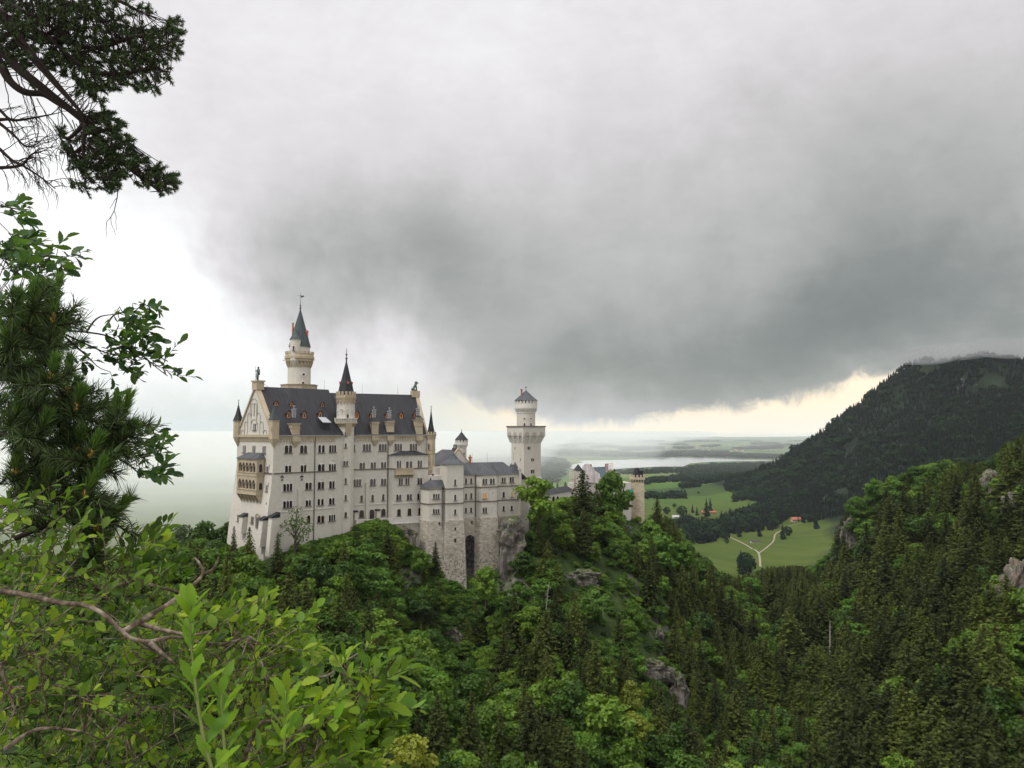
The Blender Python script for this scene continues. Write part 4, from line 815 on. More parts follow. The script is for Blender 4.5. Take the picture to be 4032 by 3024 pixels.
kb_ = mbb.build('foundation', RU, wing)
# arched recess in the foundation: flat face with the shade put into its colour
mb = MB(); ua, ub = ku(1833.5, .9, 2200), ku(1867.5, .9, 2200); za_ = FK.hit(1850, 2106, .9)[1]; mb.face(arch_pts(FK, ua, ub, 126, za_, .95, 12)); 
DK = mat('opening_shade', lambda t_: pbsdf(t_, t_.ramp(t_.m('ADD', t_.m('MULTIPLY', t_.noise(geo(t_)['Position'], .8, 6, .7), 1.0), t_.mr(t_.xyz(geo(t_)['Position'])[2], 150, 136, 0, .25)), [(.45, (.012, .012, .012)), (.62, (.07, .06, .055)), (.85, (.22, .19, .16))]), .95, .1))
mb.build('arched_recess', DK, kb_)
mb = MB()
for (u, v0, v1, w_) in ((710, 470, 510, 5.6), (711, 632, 680, 6.0), (1475 - 995, 390, 435, 4.7), (952, 370, 415, .5)):
    x, y = R(6, u, v0); uu, z1 = FK.hit(x, y, w_); z0 = FK.hit(*R(6, u, v1), w_)[1]; FK.box(mb, uu - .3, uu + .3, w_ - .2, w_ + .06, z0, z1)
mb.build('slit', GL, kb_)
wl = [(670,1205,7)]
def kwl(lst, w_, **kw): wlist(FK, [(5, *q) for q in lst], wing, w_, **kw)
kwl([(250,1035,1160,2.3,3,.38),(248,1255,1370,2.3,3,.42)], 4.2)
kwl([(525,875,958,.75,1,0),(525,1095,1180,.75,1,0),(525,1308,1380,.75,1,0)], 5.2)
kwl([(682,860,940,.8,1,0),(757,858,938,.8,1,0),(681,1078,1158,.7,1,0),(757,1072,1155,.7,1,0),(679,1286,1356,.7,1,0),(756,1282,1353,.7,1,0)], 0)
kwl([(955,862,942,1.8,2,0),(1063,860,940,1.8,2,0),(954,1268,1358,1.6,2,.15)], 2.8); kwl([(953,1055,1155,1.6,2,.2)], 2.8, pane=LG)
kwl([(1228,845,925,1.6,2,0),(1345,840,920,1.6,2,0),(1228,1058,1138,.8,1,0),(1228,1262,1332,.75,1,0),(1345,1255,1325,.75,1,0)], 0); kwl([(1346,1050,1130,.7,1,0)], 0, pane=LG)
mb = MB()
for (u, v0, v1) in ((1063, 1050, 1150), (1063, 1262, 1365)):
    x, y = R(5, u, v0); uu, z1 = FK.hit(x, y, 2.8); z0 = FK.hit(*R(5, u, v1), 2.8)[1]; ring(FK, uu - .9, uu + .9, z0, z1, 2.8, .15, .1)
mb.build('blind_arch', PA, wing)
for px, v0, v1, w_ in ((1741.5, 990, 1660, 4.5), (1872, 815, 1430, .3)):
    m2 = MB(); u = ku(px, w_); m2.tube([FK.p(u, w_, FK.hit(px, R(5, 0, v1)[1] + 40, w_)[1]), FK.p(u, w_, kz(5, (px - 1650) * 3.687, v0, w_))], .17, .17, 6); m2.build('drainpipe', IR, wing)
# roofs of the wing
mb = MB(); zrk = kz(5, 900, 628, -5)
a = [FK.p(ku(1820), .5, ZKE), FK.p(uR - .9, .5, ZKE), FK.p(ku(1980, -5, 1820), -5, zrk), FK.p(ku(1800, -5, 1820), -5, zrk), FK.p(ku(1820), -10, ZKE), FK.p(uR - .9, -10, ZKE)]
mb.mesh(a, [(0, 1, 2, 3), (1, 5, 2), (5, 4, 3, 2), (4, 0, 3), (0, 4, 5, 1)])
b2 = kpoly(shapes['bay2'][0], .4)
apx = FK.p(ku(1918, -2, 1825), -2.6, zrk - .4); mb.mesh([Vector((p.x, p.y, ZKE + .02)) for p in b2[:4]] + [apx], [(0, 1, 4), (1, 2, 4), (2, 3, 4), (3, 2, 1, 0)])
b1 = kpoly(shapes['bay1'][0], .4); z1_ = shapes['bay1'][1]; zr1 = kz(5, 270, 885, 1); mb.loft([[Vector((p.x, p.y, z1_)) for p in b1], [FK.p(ku(1700, 1), 1.0, zr1), FK.p(ku(1702, 1), 1.2, zr1), FK.p(ku(1744, 1), 1.2, zr1), FK.p(ku(1745, 1), 1.0, zr1), FK.p(ku(1745, 1), -1.5, zr1), FK.p(ku(1700, 1), -1.5, zr1)]])
# crow-stepped dark end roof
c0 = ku(2008, -2, 1830); c1 = ku(2043, -2, 1830)
mb.mesh([FK.p(c0, .3, ZKE), FK.p(c1 + .2, .3, ZKE), FK.p(c1 + .2, -7, ZKE), FK.p(c0, -7, ZKE), FK.p((c0 + c1) / 2 + .2, -1.6, kz(5, 1393, 628, -2)), FK.p((c0 + c1) / 2 + .2, -5, kz(5, 1393, 628, -2))], [(0, 1, 4), (1, 2, 5, 4), (2, 3, 5), (3, 0, 4, 5), (3, 2, 1, 0)])
mb.build('roof', KS, wing)
mb = MB(); tp = kpoly(shapes['tower'][0], .5); zt = shapes['tower'][1]; za = kz(5, 500, 482, 1.5); ac = FK.p(ku(1786, 1.5, 1800), 1.6, 0)
rr = []
for k, z in ((1, zt), (.45, zt + (za - zt) * .38), (.2, zt + (za - zt) * .68), (.01, za)): rr.append([Vector((ac.x + (p.x - ac.x) * k, ac.y + (p.y - ac.y) * k, z)) for p in tp])
mb.loft(rr); mb.build('tower_roof', KS, wing)
mb = MB(); ccx = FK.p((c0 + c1) / 2 + .2, -2.4, 0); mb.prism([FK.p((c0 + c1) / 2 - .7, -3.2, 0), FK.p((c0 + c1) / 2 + 1.1, -3.2, 0), FK.p((c0 + c1) / 2 + 1.1, -2, 0), FK.p((c0 + c1) / 2 - .7, -2, 0)][::-1], kz(5, 1393, 660, -2), kz(5, 1393, 604, -2)); mb.build('chimney', PA, wing)
cc = FK.p(ku(1851, -5, 1800), -5, 0); mb = MB(); zc0 = kz(5, 742, 640, -5); mb.lathe(cc.xy, [(.55, zc0 - 1), (.5, kz(5, 742, 570, -5)), (.75, kz(5, 742, 565, -5)), (.75, kz(5, 742, 552, -5)), (.3, kz(5, 742, 540, -5)), (.2, kz(5, 742, 518, -5))], 8); mb.build('chimney', BR, wing)
for u in (774, 990, 1368): m2 = MB(); x, y = R(5, u, 480); uu, z1 = FK.hit(x, y, -5); m2.tube([FK.p(uu, -5, zrk - .5), FK.p(uu, -5, z1)], .05, .03, 5); m2.build('lightning_rod', IR, wing)
# link wall behind the first bay, lower range at the right end
mb = MB(); FK.box(mb, ku(1706, -3), ku(1752, -3), -9, -3, 160, kz(5, 300, 700, -3)); FK.box(mb, uR + .1, uR + 5, -12, -3.2, 140, kz(5, 1560, 872, -3)); mb.build_each('link_wall', L_, wing)
wlist(FK, [(5, 328, 780, 852, .9, 1, 0)], wing, -3)
mb = MB(); z_ = kz(5, 1500, 872, -3); mb.mesh([FK.p(uR + .1, -2.8, z_), FK.p(uR + 4.4, -2.8, z_), FK.p(uR + .1, -2.8, z_ + 4.0), FK.p(uR + .1, -6, z_), FK.p(uR + 4.4, -6, z_), FK.p(uR + .1, -6, z_ + 4.0)], [(0, 1, 2), (5, 4, 3), (1, 4, 5, 2), (0, 3, 4, 1), (0, 2, 5, 3)])
cx_ = P(1704, 1890, 297).xy; mb.lathe(cx_, [(1.5, sz(1704, 1892, 297)), (.1, sz(1704, 1864, 297))], 8); mb.build('lean_to_roof', SL, wing)
# ================================================================== KNIGHTS' HOUSE behind
kh0 = P(1741, 1771, 332); kh1 = P(1806, 1772, 321); dv = (kh1 - kh0); FH = Frame(kh0.x, kh0.y, math.degrees(math.atan2(dv.y, dv.x))); Lh = dv.xy.length; zr = kh1.z; hw = 6.0; hz = zr - 6.6
knights = empty('rear_house', (kh0.x, kh0.y, 160), 'grey-roofed stone house with coped gable rising behind the front wing', 'house', 'castle buildings on the wooded crag')
mb = MB(); FH.box(mb, -10, Lh, -hw, hw, 160, hz); g3 = [FH.p(Lh, hw + .2, hz), FH.p(Lh, -hw - .2, hz), FH.p(Lh, 0, zr + .35)]; mb.loft([[p - FH.d * .8 for p in g3], g3]); mb.build('wall', L_, knights)
mb = MB(); a = [FH.p(-10, hw + .4, hz), FH.p(Lh - .6, hw + .4, hz), FH.p(Lh - .6, 0, zr), FH.p(0, 0, zr), FH.p(-10, -hw - .4, hz), FH.p(Lh - .6, -hw - .4, hz)]; mb.mesh(a, [(0, 1, 2, 3), (1, 5, 2), (5, 4, 3, 2), (4, 0, 3), (0, 4, 5, 1)]); mb.build('roof', KS, knights)
mb = MB()
for s in (1, -1):
    a, b = FH.p(Lh + .1, s * (hw + .5), hz), FH.p(Lh + .1, 0, zr + .9); dn = Vector((0, 0, -.8)); mb.loft([[a, a - FH.d * 1.0, a - FH.d * 1.0 + dn, a + dn], [b, b - FH.d * 1.0, b - FH.d * 1.0 + dn, b + dn]])
mb.build_each('gable_coping', SA, knights)
mb = MB(); FH.box(mb, Lh - 4.6, Lh - 1.2, -.5, .5, zr - .5, zr + .8)
for k in range(5): mb.lathe(FH.p(Lh - 4.2 + k * .65, 0, 0).xy, [(.14, zr + .7), (.14, zr + 1.6 + (k % 2) * .5), (.24, zr + 1.7 + (k % 2) * .5), (.1, zr + 2 + (k % 2) * .5)], 6)
mb.build('chimney', IR, knights)
# small round tower
tq = P(1817, 1750, 338); c = (tq.x, tq.y); z = lambda v: sz(1817, R(5, 0, v)[1], 338)
rt = empty('round_tower', (c[0], c[1], 165), 'small round battlemented tower with pointed slate cap behind the grey-roofed house', 'tower', 'castle buildings on the wooded crag')
mb = MB(); mb.lathe(c, [(2.3, 165), (2.2, z(415))], 14); mb.build('shaft', L_, rt)
mb = MB(); mb.lathe(c, [(2.2, z(425)), (2.3, z(405)), (2.75, z(378)), (2.8, z(372)), (2.8, z(330))], 14); corbels(mb, c, 2.25, 2.78, z(415), z(372), 14, .2); battlement(mb, c, 2.85, z(335), z(302), 12, .4, .42); mb.build('crown', PA, rt)
mb = MB(); mb.lathe(c, [(3.0, z(303)), (1.5, z(245)), (.06, z(182))], 14); rf = mb.build('cap_roof', SL, rt); mb = MB(); finial(mb, c, z(186), z(138) - z(186), .3); mb.build('finial', IR, rf)
window(Frame(c[0] + .9, c[1] - 2.05, 22), rt, R(5, 654, 0)[0], R(5, 0, 482)[1], R(5, 0, 518)[1], .55, 1, 0, 0, sill=False)
# ================================================================== SQUARE TOWER
e0 = P(2063, 1800, 342); sq = empty('square_tower', (e0.x, e0.y, 150), 'tall pale square tower with arcaded overhanging gallery and round top storey', 'tower', 'castle buildings on the wooded crag')
TA = 36.0; FR = Frame(e0.x, e0.y, TA); s_ = 9.5; z = lambda v: sz(2063, R(7, 0, v)[1], 342)
sqp = lambda g: [FR.p(-g, g, 0), FR.p(s_ + g, g, 0), FR.p(s_ + g, -s_ - g, 0), FR.p(-g, -s_ - g, 0)]
lift = lambda pp, zz: [Vector((p.x, p.y, zz)) for p in pp]
mb = MB(); G = 1.45
mb.loft([lift(sqp(.25), 140), lift(sqp(.2), z(1305)), lift(sqp(0), z(1300)), lift(sqp(0), z(889))]); mb.loft([lift(sqp(G), z(800)), lift(sqp(G), z(690))]); 
FL_ = Frame(FR.p(0, -s_, 0).x, FR.p(0, -s_, 0).y, TA - 90)   # left face: from back corner to the near edge
mb.loft([lift(sqp(0), z(889)), lift(sqp(G - .45), z(800))]) ; sh = mb.build('shaft', L_, sq)
mb = MB()
for fr in (FR, FL_):
    n = 3; aw = s_ + 2 * G; st = aw / n
    for k in range(n + 1):
        uc = -G + st * k; hw_ = .62 if 0 < k < n else .5; uc = min(max(uc, -G + .5), s_ + G - .5)
        mb.loft([[fr.p(uc * .82 + .35 - hw_ * .8, 0, z(889)), fr.p(uc * .82 + .35 + hw_ * .8 + .3, 0, z(889)), fr.p(uc * .82 + .35 + hw_ * .8 + .3, .15, z(889)), fr.p(uc * .82 + .35 - hw_ * .8, .15, z(889))], [fr.p(uc - hw_, 0, z(800)), fr.p(uc + hw_, 0, z(800)), fr.p(uc + hw_, G, z(800)), fr.p(uc - hw_, G, z(800))]])
mb.build('bracket', PA, sh)
DS = mat('recess_shade', lambda t_: pbsdf(t_, (.33, .30, .27), .9, .15)); mb = MB()  # flat darker faces; the shade of the recesses is put into the colour
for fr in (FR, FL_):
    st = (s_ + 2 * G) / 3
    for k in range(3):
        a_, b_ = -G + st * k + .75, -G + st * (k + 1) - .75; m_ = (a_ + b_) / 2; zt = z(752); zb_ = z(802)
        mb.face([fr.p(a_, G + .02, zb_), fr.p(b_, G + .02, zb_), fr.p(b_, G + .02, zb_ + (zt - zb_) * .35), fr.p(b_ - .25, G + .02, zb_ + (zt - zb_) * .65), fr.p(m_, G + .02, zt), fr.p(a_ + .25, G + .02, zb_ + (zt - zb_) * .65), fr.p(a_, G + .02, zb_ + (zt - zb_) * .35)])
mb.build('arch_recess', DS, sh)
mb = MB(); mb.loft([lift(sqp(G + .3), z(697)), lift(sqp(G + .3), z(684))]); mb.build('cornice', SD, sq)
def tw(lst, fr):
    for (u, v0, v1, wd, n, ty) in lst: x, y0 = R(7, u, v0); window(fr, sq, x, y0, R(7, 0, v1)[1], wd, n, ty, .0, sill=False)
tw([(400, 927, 964, 1.5, 2, 0), (443, 1066, 1104, 1.5, 2, 0), (443, 1187, 1248, 1.7, 2, .28), (400, 1348, 1410, 2.4, 1, 0)], FR); tw([(235, 930, 968, .4, 1, 0), (303, 1066, 1104, .4, 1, 0)], FL_)
cm = FR.p(s_ / 2, -s_ / 2, 0); c = (cm.x, cm.y); dd = c[1]; zz = lambda v: sz(2072, R(7, 0, v)[1], dd)
mb = MB(); mb.lathe(c, [(4.2, zz(690)), (4.15, zz(535))], 20); top = mb.build('top_storey', L_, sq)
mb = MB(); mb.lathe(c, [(4.2, zz(538)), (4.4, zz(530)), (4.2, zz(515)), (5.0, zz(485)), (5.1, zz(475)), (5.05, zz(420))], 20); corbels(mb, c, 4.2, 5.0, zz(530), zz(485), 20, .28); battlement(mb, c, 5.1, zz(425), zz(386), 20, .45, .34); mb.build('crown', PA, top)
mb = MB(); mb.lathe(c, [(4.6, zz(440)), (4.6, zz(388))], 20); mb.build('gallery_opening', GL, top)
mb = MB(); mb.lathe(c, [(5.45, zz(386)), (2.7, zz(325)), (.08, zz(260))], 20); rf = mb.build('cap_roof', KS, top); mb = MB(); mb.lathe(c, [(.1, zz(262)), (.1, zz(236)), (.32, zz(229)), (.32, zz(223)), (.05, zz(216))], 8); mb.build('finial', IR, rf)
mb = MB(); mb.lathe((c[0] - 2.0, c[1] - 1), [(.4, zz(330)), (.38, zz(262)), (.55, zz(260)), (.55, zz(250))], 8); mb.build('chimney', BR, top)
frt = Frame(c[0], c[1] - 4.1, 0)
for u in (347, 426): window(frt, top, R(7, u, 0)[0], R(7, 0, 650)[1], R(7, 0, 683)[1], .7, 1, 0, .15 if u < 400 else .05, sill=False); window(frt, top, R(7, u, 0)[0], R(7, 0, 589)[1], R(7, 0, 602)[1], .8, 1, 0, .1, sill=False)
# ================================================================== LINK RANGE, GATEHOUSE, GATE TOWER
NET = mat('white_net', lambda t_: pbsdf(t_, t_.ramp(t_.noise(t_.v('MULTIPLY', geo(t_)['Position'], (1, 1, .25)), .9, 4, .6), [(.3, (.40, .36, .35)), (.7, (.66, .61, .60))]), .9, .1))
def m_gt(t_):
    uv, p = wallco(t_); br = t_.node('ShaderNodeTexBrick'); t_.put(br.inputs['Vector'], uv); br.inputs['Brick Width'].default_value = 1.3; br.inputs['Row Height'].default_value = .5; br.inputs['Mortar Size'].default_value = .03; br.inputs['Scale'].default_value = 1
    br.inputs['Color1'].default_value = (.50, .43, .30, 1); br.inputs['Color2'].default_value = (.33, .28, .21, 1); br.inputs['Mortar'].default_value = (.38, .33, .25, 1); return pbsdf(t_, br.outputs[0], .9, .15)
GT = mat('yellow_ashlar', m_gt); TEAL = mat('teal_tarp', lambda t_: pbsdf(t_, (.02, .30, .27), .6, .3))
g0 = P(2167, 1935, 362); g1 = P(2260, 1937, 384); dv = g1 - g0; FQ = Frame(g0.x, g0.y, math.degrees(math.atan2(dv.y, dv.x)))
link = empty('low_range', (g0.x, g0.y, 155), 'long low white range with dark lean roof between the square tower and the gatehouse', 'building', 'castle buildings on the wooded crag')
z = lambda v: sz(2200, R(9, 0, v)[1], 370)
mb = MB(); FQ.box(mb, -4, dv.xy.length, -4, 0, 150, z(708)); mb.build('wall', PA, link); mb = MB(); mb.mesh([FQ.p(-4, .4, z(708)), FQ.p(dv.xy.length, .4, z(708)), FQ.p(dv.xy.length, -4, z(628)), FQ.p(-4, -4, z(640)), FQ.p(-4, -4, z(708)), FQ.p(dv.xy.length, -4, z(708))], [(0, 1, 2, 3), (1, 5, 2), (3, 2, 5, 4), (0, 3, 4), (0, 4, 5, 1)]); mb.build('roof', SL, link)
for u in (350, 420): x, y0 = R(9, u, 770); window(FQ, link, x, y0, R(9, 0, 860)[1], 2.4, 1, 0, 0, sill=False)
gd = 396.0; gq = P(2300, 1850, gd); FN = Frame(gq.x, gq.y, 12); gate = empty('gatehouse', (gq.x, gq.y, 150), 'gatehouse with blue-black roof wrapped in white scaffold netting, two red brick chimneys', 'gatehouse', 'castle buildings on the wooded crag')
gp = lambda u, v, w_=0: (lambda h_: FN.p(h_[0], w_, h_[1]))(FN.hit(*R(9, u, v), w_))
mb = MB(); uL, uM, uRt = FN.hit(*R(9, 705, 600))[0], FN.hit(*R(9, 1180, 600))[0], FN.hit(*R(9, 1705, 600))[0]
FN.box(mb, uL, uRt, -11, -.2, 146, gp(900, 545).z); mb.build('wall', L_, gate)
mb = MB(); net = [(695, 700), (705, 480), (740, 372), (800, 300), (850, 285), (870, 235), (900, 205), (985, 210), (1000, 250), (1050, 262), (1078, 330), (1150, 372), (1182, 470), (1140, 482), (1130, 540), (970, 540), (960, 700)]
f_ = [gp(u, v, .1) for u, v in net]; mb.loft([[p - FN.n * 1.2 for p in f_], f_][::-1])
for (a, b, t0, t1) in ((880, 1040, 380, 530),): 
    q = [gp(a, t1, .6), gp(b, t1, .6), gp(b, t0, .6), gp(a, t0, .6)]; mb.loft([[p - FN.n * .5 for p in q], q])
nt = mb.build('scaffold_net', NET, gate)
mb = MB(); q = [gp(1050, 262, -1.2), gp(1285, 252, -1.2), gp(1362, 400, -1.2), gp(1375, 470, -1.2), gp(1180, 470, -1.2), gp(1078, 330, -1.2)]
rt0 = [gp(1050, 262, -6.5), gp(1290, 252, -6.5), gp(1385, 480, 0), gp(1140, 480, 0)]; mb.mesh(rt0 + [gp(1385, 480, 0) - FN.n * 13, gp(1140, 480, 0) - FN.n * 13], [(0, 3, 2, 1), (0, 1, 4, 5), (1, 2, 4), (3, 0, 5)])
BL = mat('blue_slate', roofmat((.03, .045, .055), (.05, .075, .09), (.075, .105, .12))); mb.build('roof', BL, gate)
for (a, b, t0, t1) in ((985, 1018, 215, 300), (1262, 1310, 208, 300)):
    mb = MB(); q = [gp(a, t1, -6), gp(b, t1, -6), gp(b, t0, -6), gp(a, t0, -6)]; mb.loft([[p - FN.n * 1.6 for p in q], q]); mb.build('chimney', BR, gate)
tc = P(R(9, 780, 0)[0], 1850, gd - 1); mb = MB(); mb.lathe(tc.xy, [(2.5, 150), (2.5, gp(780, 325).z)], 10); tt = mb.build('corner_turret', L_, gate); mb = MB(); mb.lathe(tc.xy, [(2.7, gp(780, 325).z), (1.5, gp(780, 270).z), (.08, gp(797, 210).z)], 10); mb.build('turret_roof', SL, tt)
mb = MB()
for (a, b, t0, t1) in ((632, 735, 320, 640), (1265, 1385, 195, 350), (1385, 1470, 345, 480)):
    for i in range(4):
        for w_ in (.8, 2.2): u = a + (b - a) * i / 3; mb.tube([gp(u, t1, w_), gp(u, t0, w_)], .09, .09, 4)
    k = 0
    while t0 + k * 28 < t1: v = t0 + k * 28; mb.tube([gp(a, v, .8), gp(b, v, .8)], .09, .09, 4); mb.tube([gp(a, v + 8, 2.2), gp(b, v + 8, 2.2)], .11, .11, 4); k += 1
SC = mat('scaffold_tube', lambda t_: pbsdf(t_, t_.ramp(t_.noise(geo(t_)['Position'], .5, 2), [(.5, (.55, .54, .53)), (.55, (.6, .30, .18))], 'CONSTANT'), .5, .4)); mb.build('scaffold', SC, gate)
mb = MB(); q = [gp(1640, 740, 1), gp(1735, 745, 1), gp(1735, 655, 1), gp(1640, 650, 1)]; mb.loft([[p - FN.n * .3 for p in q], q]); mb.build('tarpaulin', TEAL, gate)
gtc = P(2510, 1950, 405); FV = Frame(gtc.x, gtc.y, -7); gt_ = empty('gate_tower', (gtc.x, gtc.y, 148), 'yellowish stone gate tower with battlements and small dark cap right of the tree line', 'tower', 'castle buildings on the wooded crag')
vp = lambda u, v, w_=0: FV.hit(*R(9, u, v), w_)
a, b = vp(1697, 700)[0], vp(1932, 700)[0]; zt = vp(1810, 530)[1]; mb = MB(); FV.box(mb, a, b, -7, 0, 143, zt); sh = mb.build('shaft', GT, gt_)
mb = MB(); z1, z2, z3 = vp(1810, 480)[1], vp(1810, 445)[1], vp(1810, 398)[1]; FV.box(mb, a - .5, b + .5, -7.5, .5, z1, z2)
for k in range(6): u = a - .3 + (b - a) * k / 5.2; mb.loft([[FV.p(u, 0, zt), FV.p(u + .5, 0, zt), FV.p(u + .5, .1, zt), FV.p(u, .1, zt)], [FV.p(u, 0, z1), FV.p(u + .5, 0, z1), FV.p(u + .5, .5, z1), FV.p(u, .5, z1)]])
for k in range(5): u = a - .5 + (b - a + .1) * k / 4.0 - (.2 if k == 4 else 0); FV.box(mb, u, u + .9, .1, .5, z2, z3); FV.box(mb, u, u + .9, -7.5, -7.1, z2, z3)
for k in range(4): w_ = .1 - k * 2.1; FV.box(mb, a - .5, a - .1, w_ - 1.3, w_ - .3, z2, z3); FV.box(mb, b + .1, b + .5, w_ - 1.3, w_ - .3, z2, z3)
mb.build('battlement', GT, sh)
um, _ = vp(1805, 400, -3.5); pc = FV.p(um, -3.5, 0); mb = MB(); mb.lathe(pc.xy, [(2.2, z2), (2.1, z3 + .6), (1.2, z3 + 3.4), (.06, sz(2508, R(9, 0, 272)[1], 408))], 8); um2 = vp(1872, 400, -3)[0]; FV.box(mb, um2 - 1.4, um2 + 1.2, -5, -2, z2, vp(1872, 335, -3)[1]); FV.box(mb, um2 - 1.6, um2 + 1.5, -5.2, -1.8, vp(1872, 335, -3)[1], vp(1872, 322, -3)[1]); mb.build('cap_roof', SL, gt_)
mb = MB(); mb.tube([(pc.x, pc.y, sz(2508, 1842, 408)), (pc.x, pc.y, sz(2508, 1824, 408))], .05, .04, 4); mb.build('lightning_rod', IR, gt_)
# ------------------------------------------------------------------ foliage and rock materials
LB = leafmat('broad_leaves', (.018, .044, .006), (.056, .115, .010), (.13, .20, .014), .34)
LBR = leafmat('bright_leaves', (.055, .12, .014), (.085, .175, .018), (.15, .22, .022), .35)
LY = leafmat('yellow_leaves', (.11, .14, .015), (.17, .20, .02), (.22, .24, .03), .35)
LS = leafmat('spruce_needles', (.018, .027, .007), (.046, .062, .011), (.100, .122, .018), .22, .7, .15)
LF = leafmat('far_needles', (.003, .007, .005), (.005, .012, .007), (.010, .019, .009), .1, .8, .1, .02)
LFB = leafmat('far_leaves', (.007, .017, .008), (.012, .028, .011), (.021, .044, .014), .2, .8, .1, .02)
BK = mat('bark', lambda t_: pbsdf(t_, t_.ramp(t_.noise(t_.v('MULTIPLY', geo(t_)['Position'], (3, 3, .6)), 2, 4), [(.3, (.035, .026, .020)), (.7, (.11, .09, .07))]), .95, .1))
BKP = mat('pale_bark', lambda t_: pbsdf(t_, t_.ramp(t_.noise(geo(t_)['Position'], 3, 4), [(.3, (.22, .19, .16)), (.7, (.40, .37, .33))]), .95, .1))
def m_rock(t_):
    p = geo(t_)['Position']; nz = t_.xyz(geo(t_)['Normal'])[2]
    n = t_.noise(p, .45, 8, .7); s = t_.noise(t_.v('MULTIPLY', p, (1, 1, .14)), .8, 6, .7)
    c = t_.ramp(n, [(.3, (.07, .06, .05)), (.5, (.17, .155, .135)), (.68, (.29, .265, .24))])
    c = t_.mix(t_.mr(s, .50, .64, 0, .85), c, (.045, .040, .036)); c = t_.mix(t_.mr(t_.noise(p, .15, 4), .56, .66, 0, .5), c, (.27, .19, .12))
    moss = t_.m('MULTIPLY', t_.mr(nz, .30, .6), t_.mr(t_.noise(p, .8, 4), .4, .5)); c = t_.mix(moss, c, (.045, .065, .018))
    return pbsdf(t_, c, .95, .15, bump(t_, t_.m('ADD', n, s), .6, 1.0))
RK = mat('grey_rock', m_rock)
def npmesh(name, V, Fq, mats, mi=None, smooth=False):
    """V (n,3); Fq list of arrays (k,3) or (k,4)"""
    me = bpy.data.meshes.new(name); me.vertices.add(len(V)); me.vertices.foreach_set('co', np.asarray(V, dtype=np.float32).ravel())
    Fq = [f for f in Fq if len(f)]; loops = np.concatenate([f.ravel() for f in Fq]).astype(np.int32); tot = np.concatenate([np.full(len(f), f.shape[1]) for f in Fq]).astype(np.int32)
    me.loops.add(len(loops)); me.loops.foreach_set('vertex_index', loops); me.polygons.add(len(tot))
    me.polygons.foreach_set('loop_start', np.concatenate([[0], np.cumsum(tot)[:-1]]).astype(np.int32)); me.polygons.foreach_set('loop_total', tot)
    for m in mats: me.materials.append(m)
    if mi is not None: me.polygons.foreach_set('material_index', np.asarray(mi, dtype=np.int32))
    me.polygons.foreach_set('use_smooth', np.full(len(tot), smooth)); me.update(); me.validate(); return me
def quads(C, N, size, rng, aspect=1.5, tri=False):
    """leaf faces at centres C, facing N, size array"""
    n = len(C); N = N / (np.linalg.norm(N, axis=1, keepdims=True) + 1e-9); r = rng.normal(size=(n, 3)); U = np.cross(N, r); U /= (np.linalg.norm(U, axis=1, keepdims=True) + 1e-9); Wd = np.cross(N, U)
    s = np.broadcast_to(size, (n,))[:, None] * .5; a = U * s * aspect; b = Wd * s
    V = np.stack([C - a, C + b * .9 - a * .1, C + a, C - b * .9 + a * .1], 1).reshape(-1, 3); return V, np.arange(4 * n).reshape(n, 4)
def cone_tube(p0, p1, r0, r1, n=6):
    p0, p1 = np.array(p0, float), np.array(p1, float); d = p1 - p0; d /= np.linalg.norm(d); x = np.cross(d, [.3, .9, .2]); x /= np.linalg.norm(x); y = np.cross(d, x); a = np.arange(n) * 2 * PI / n
    ring = np.cos(a)[:, None] * x + np.sin(a)[:, None] * y; V = np.concatenate([p0 + ring * r0, p1 + ring * r1]); i = np.arange(n); j = (i + 1) % n
    return V, np.stack([i, j, j + n, i + n], 1)
def merge(parts):
    V, Fs, k = [], [], 0
    for v, f in parts: V.append(v); Fs.append(f + k); k += len(v)
    return np.concatenate(V), np.concatenate(Fs)
def broad(seed, nclump=34, nleaf=95, rx=.36, sparse=1.0, size=.055, tall=1.0):
    """tree of unit height; crown of leaf clumps carried on limbs"""
    rng = np.random.RandomState(seed); cz = .60; tr = [cone_tube((0, 0, -.06), (0.01, 0, .35), .026, .018), cone_tube((0.01, 0, .34), (0, .01, .8), .018, .005)]; parts = []
    k = 0; cs = []
    while len(cs) < nclump:
        d = rng.normal(size=3); d /= np.linalg.norm(d); r = rng.uniform(.35, 1.0) ** .6
        w_ = .82 + .36 * math.sin(3 * math.atan2(d[1], d[0]) + seed) * (1 - abs(d[2]))
        c = np.array([d[0] * rx * r * w_, d[1] * rx * r * w_, cz + d[2] * .36 * r * tall]);
        if c[2] < .16: continue
        taper = 1 - .35 * max(0, (c[2] - cz) / .4); c[:2] *= taper; cs.append(c)
    for c in cs:
        rr = rng.uniform(.075, .145); m = int(nleaf * rng.uniform(.7, 1.3) * sparse); d = rng.normal(size=(m, 3)); d[:, 2] = d[:, 2] * .8 + .25; d /= np.linalg.norm(d, axis=1, keepdims=True)
        C = c + d * rr * rng.uniform(.55, 1.1, (m, 1)) * np.array([1.15, 1.15, .75]); parts.append(quads(C, d + rng.normal(size=(m, 3)) * .55 + [0, 0, .35], size * rng.uniform(.6, 1.25, m), rng, 1.25))
        if rng.rand() < .5: z0 = max(.2, c[2] - .22); tr.append(cone_tube((0, 0, z0), c, .010, .003, 4))
    return merge(parts), merge(tr)
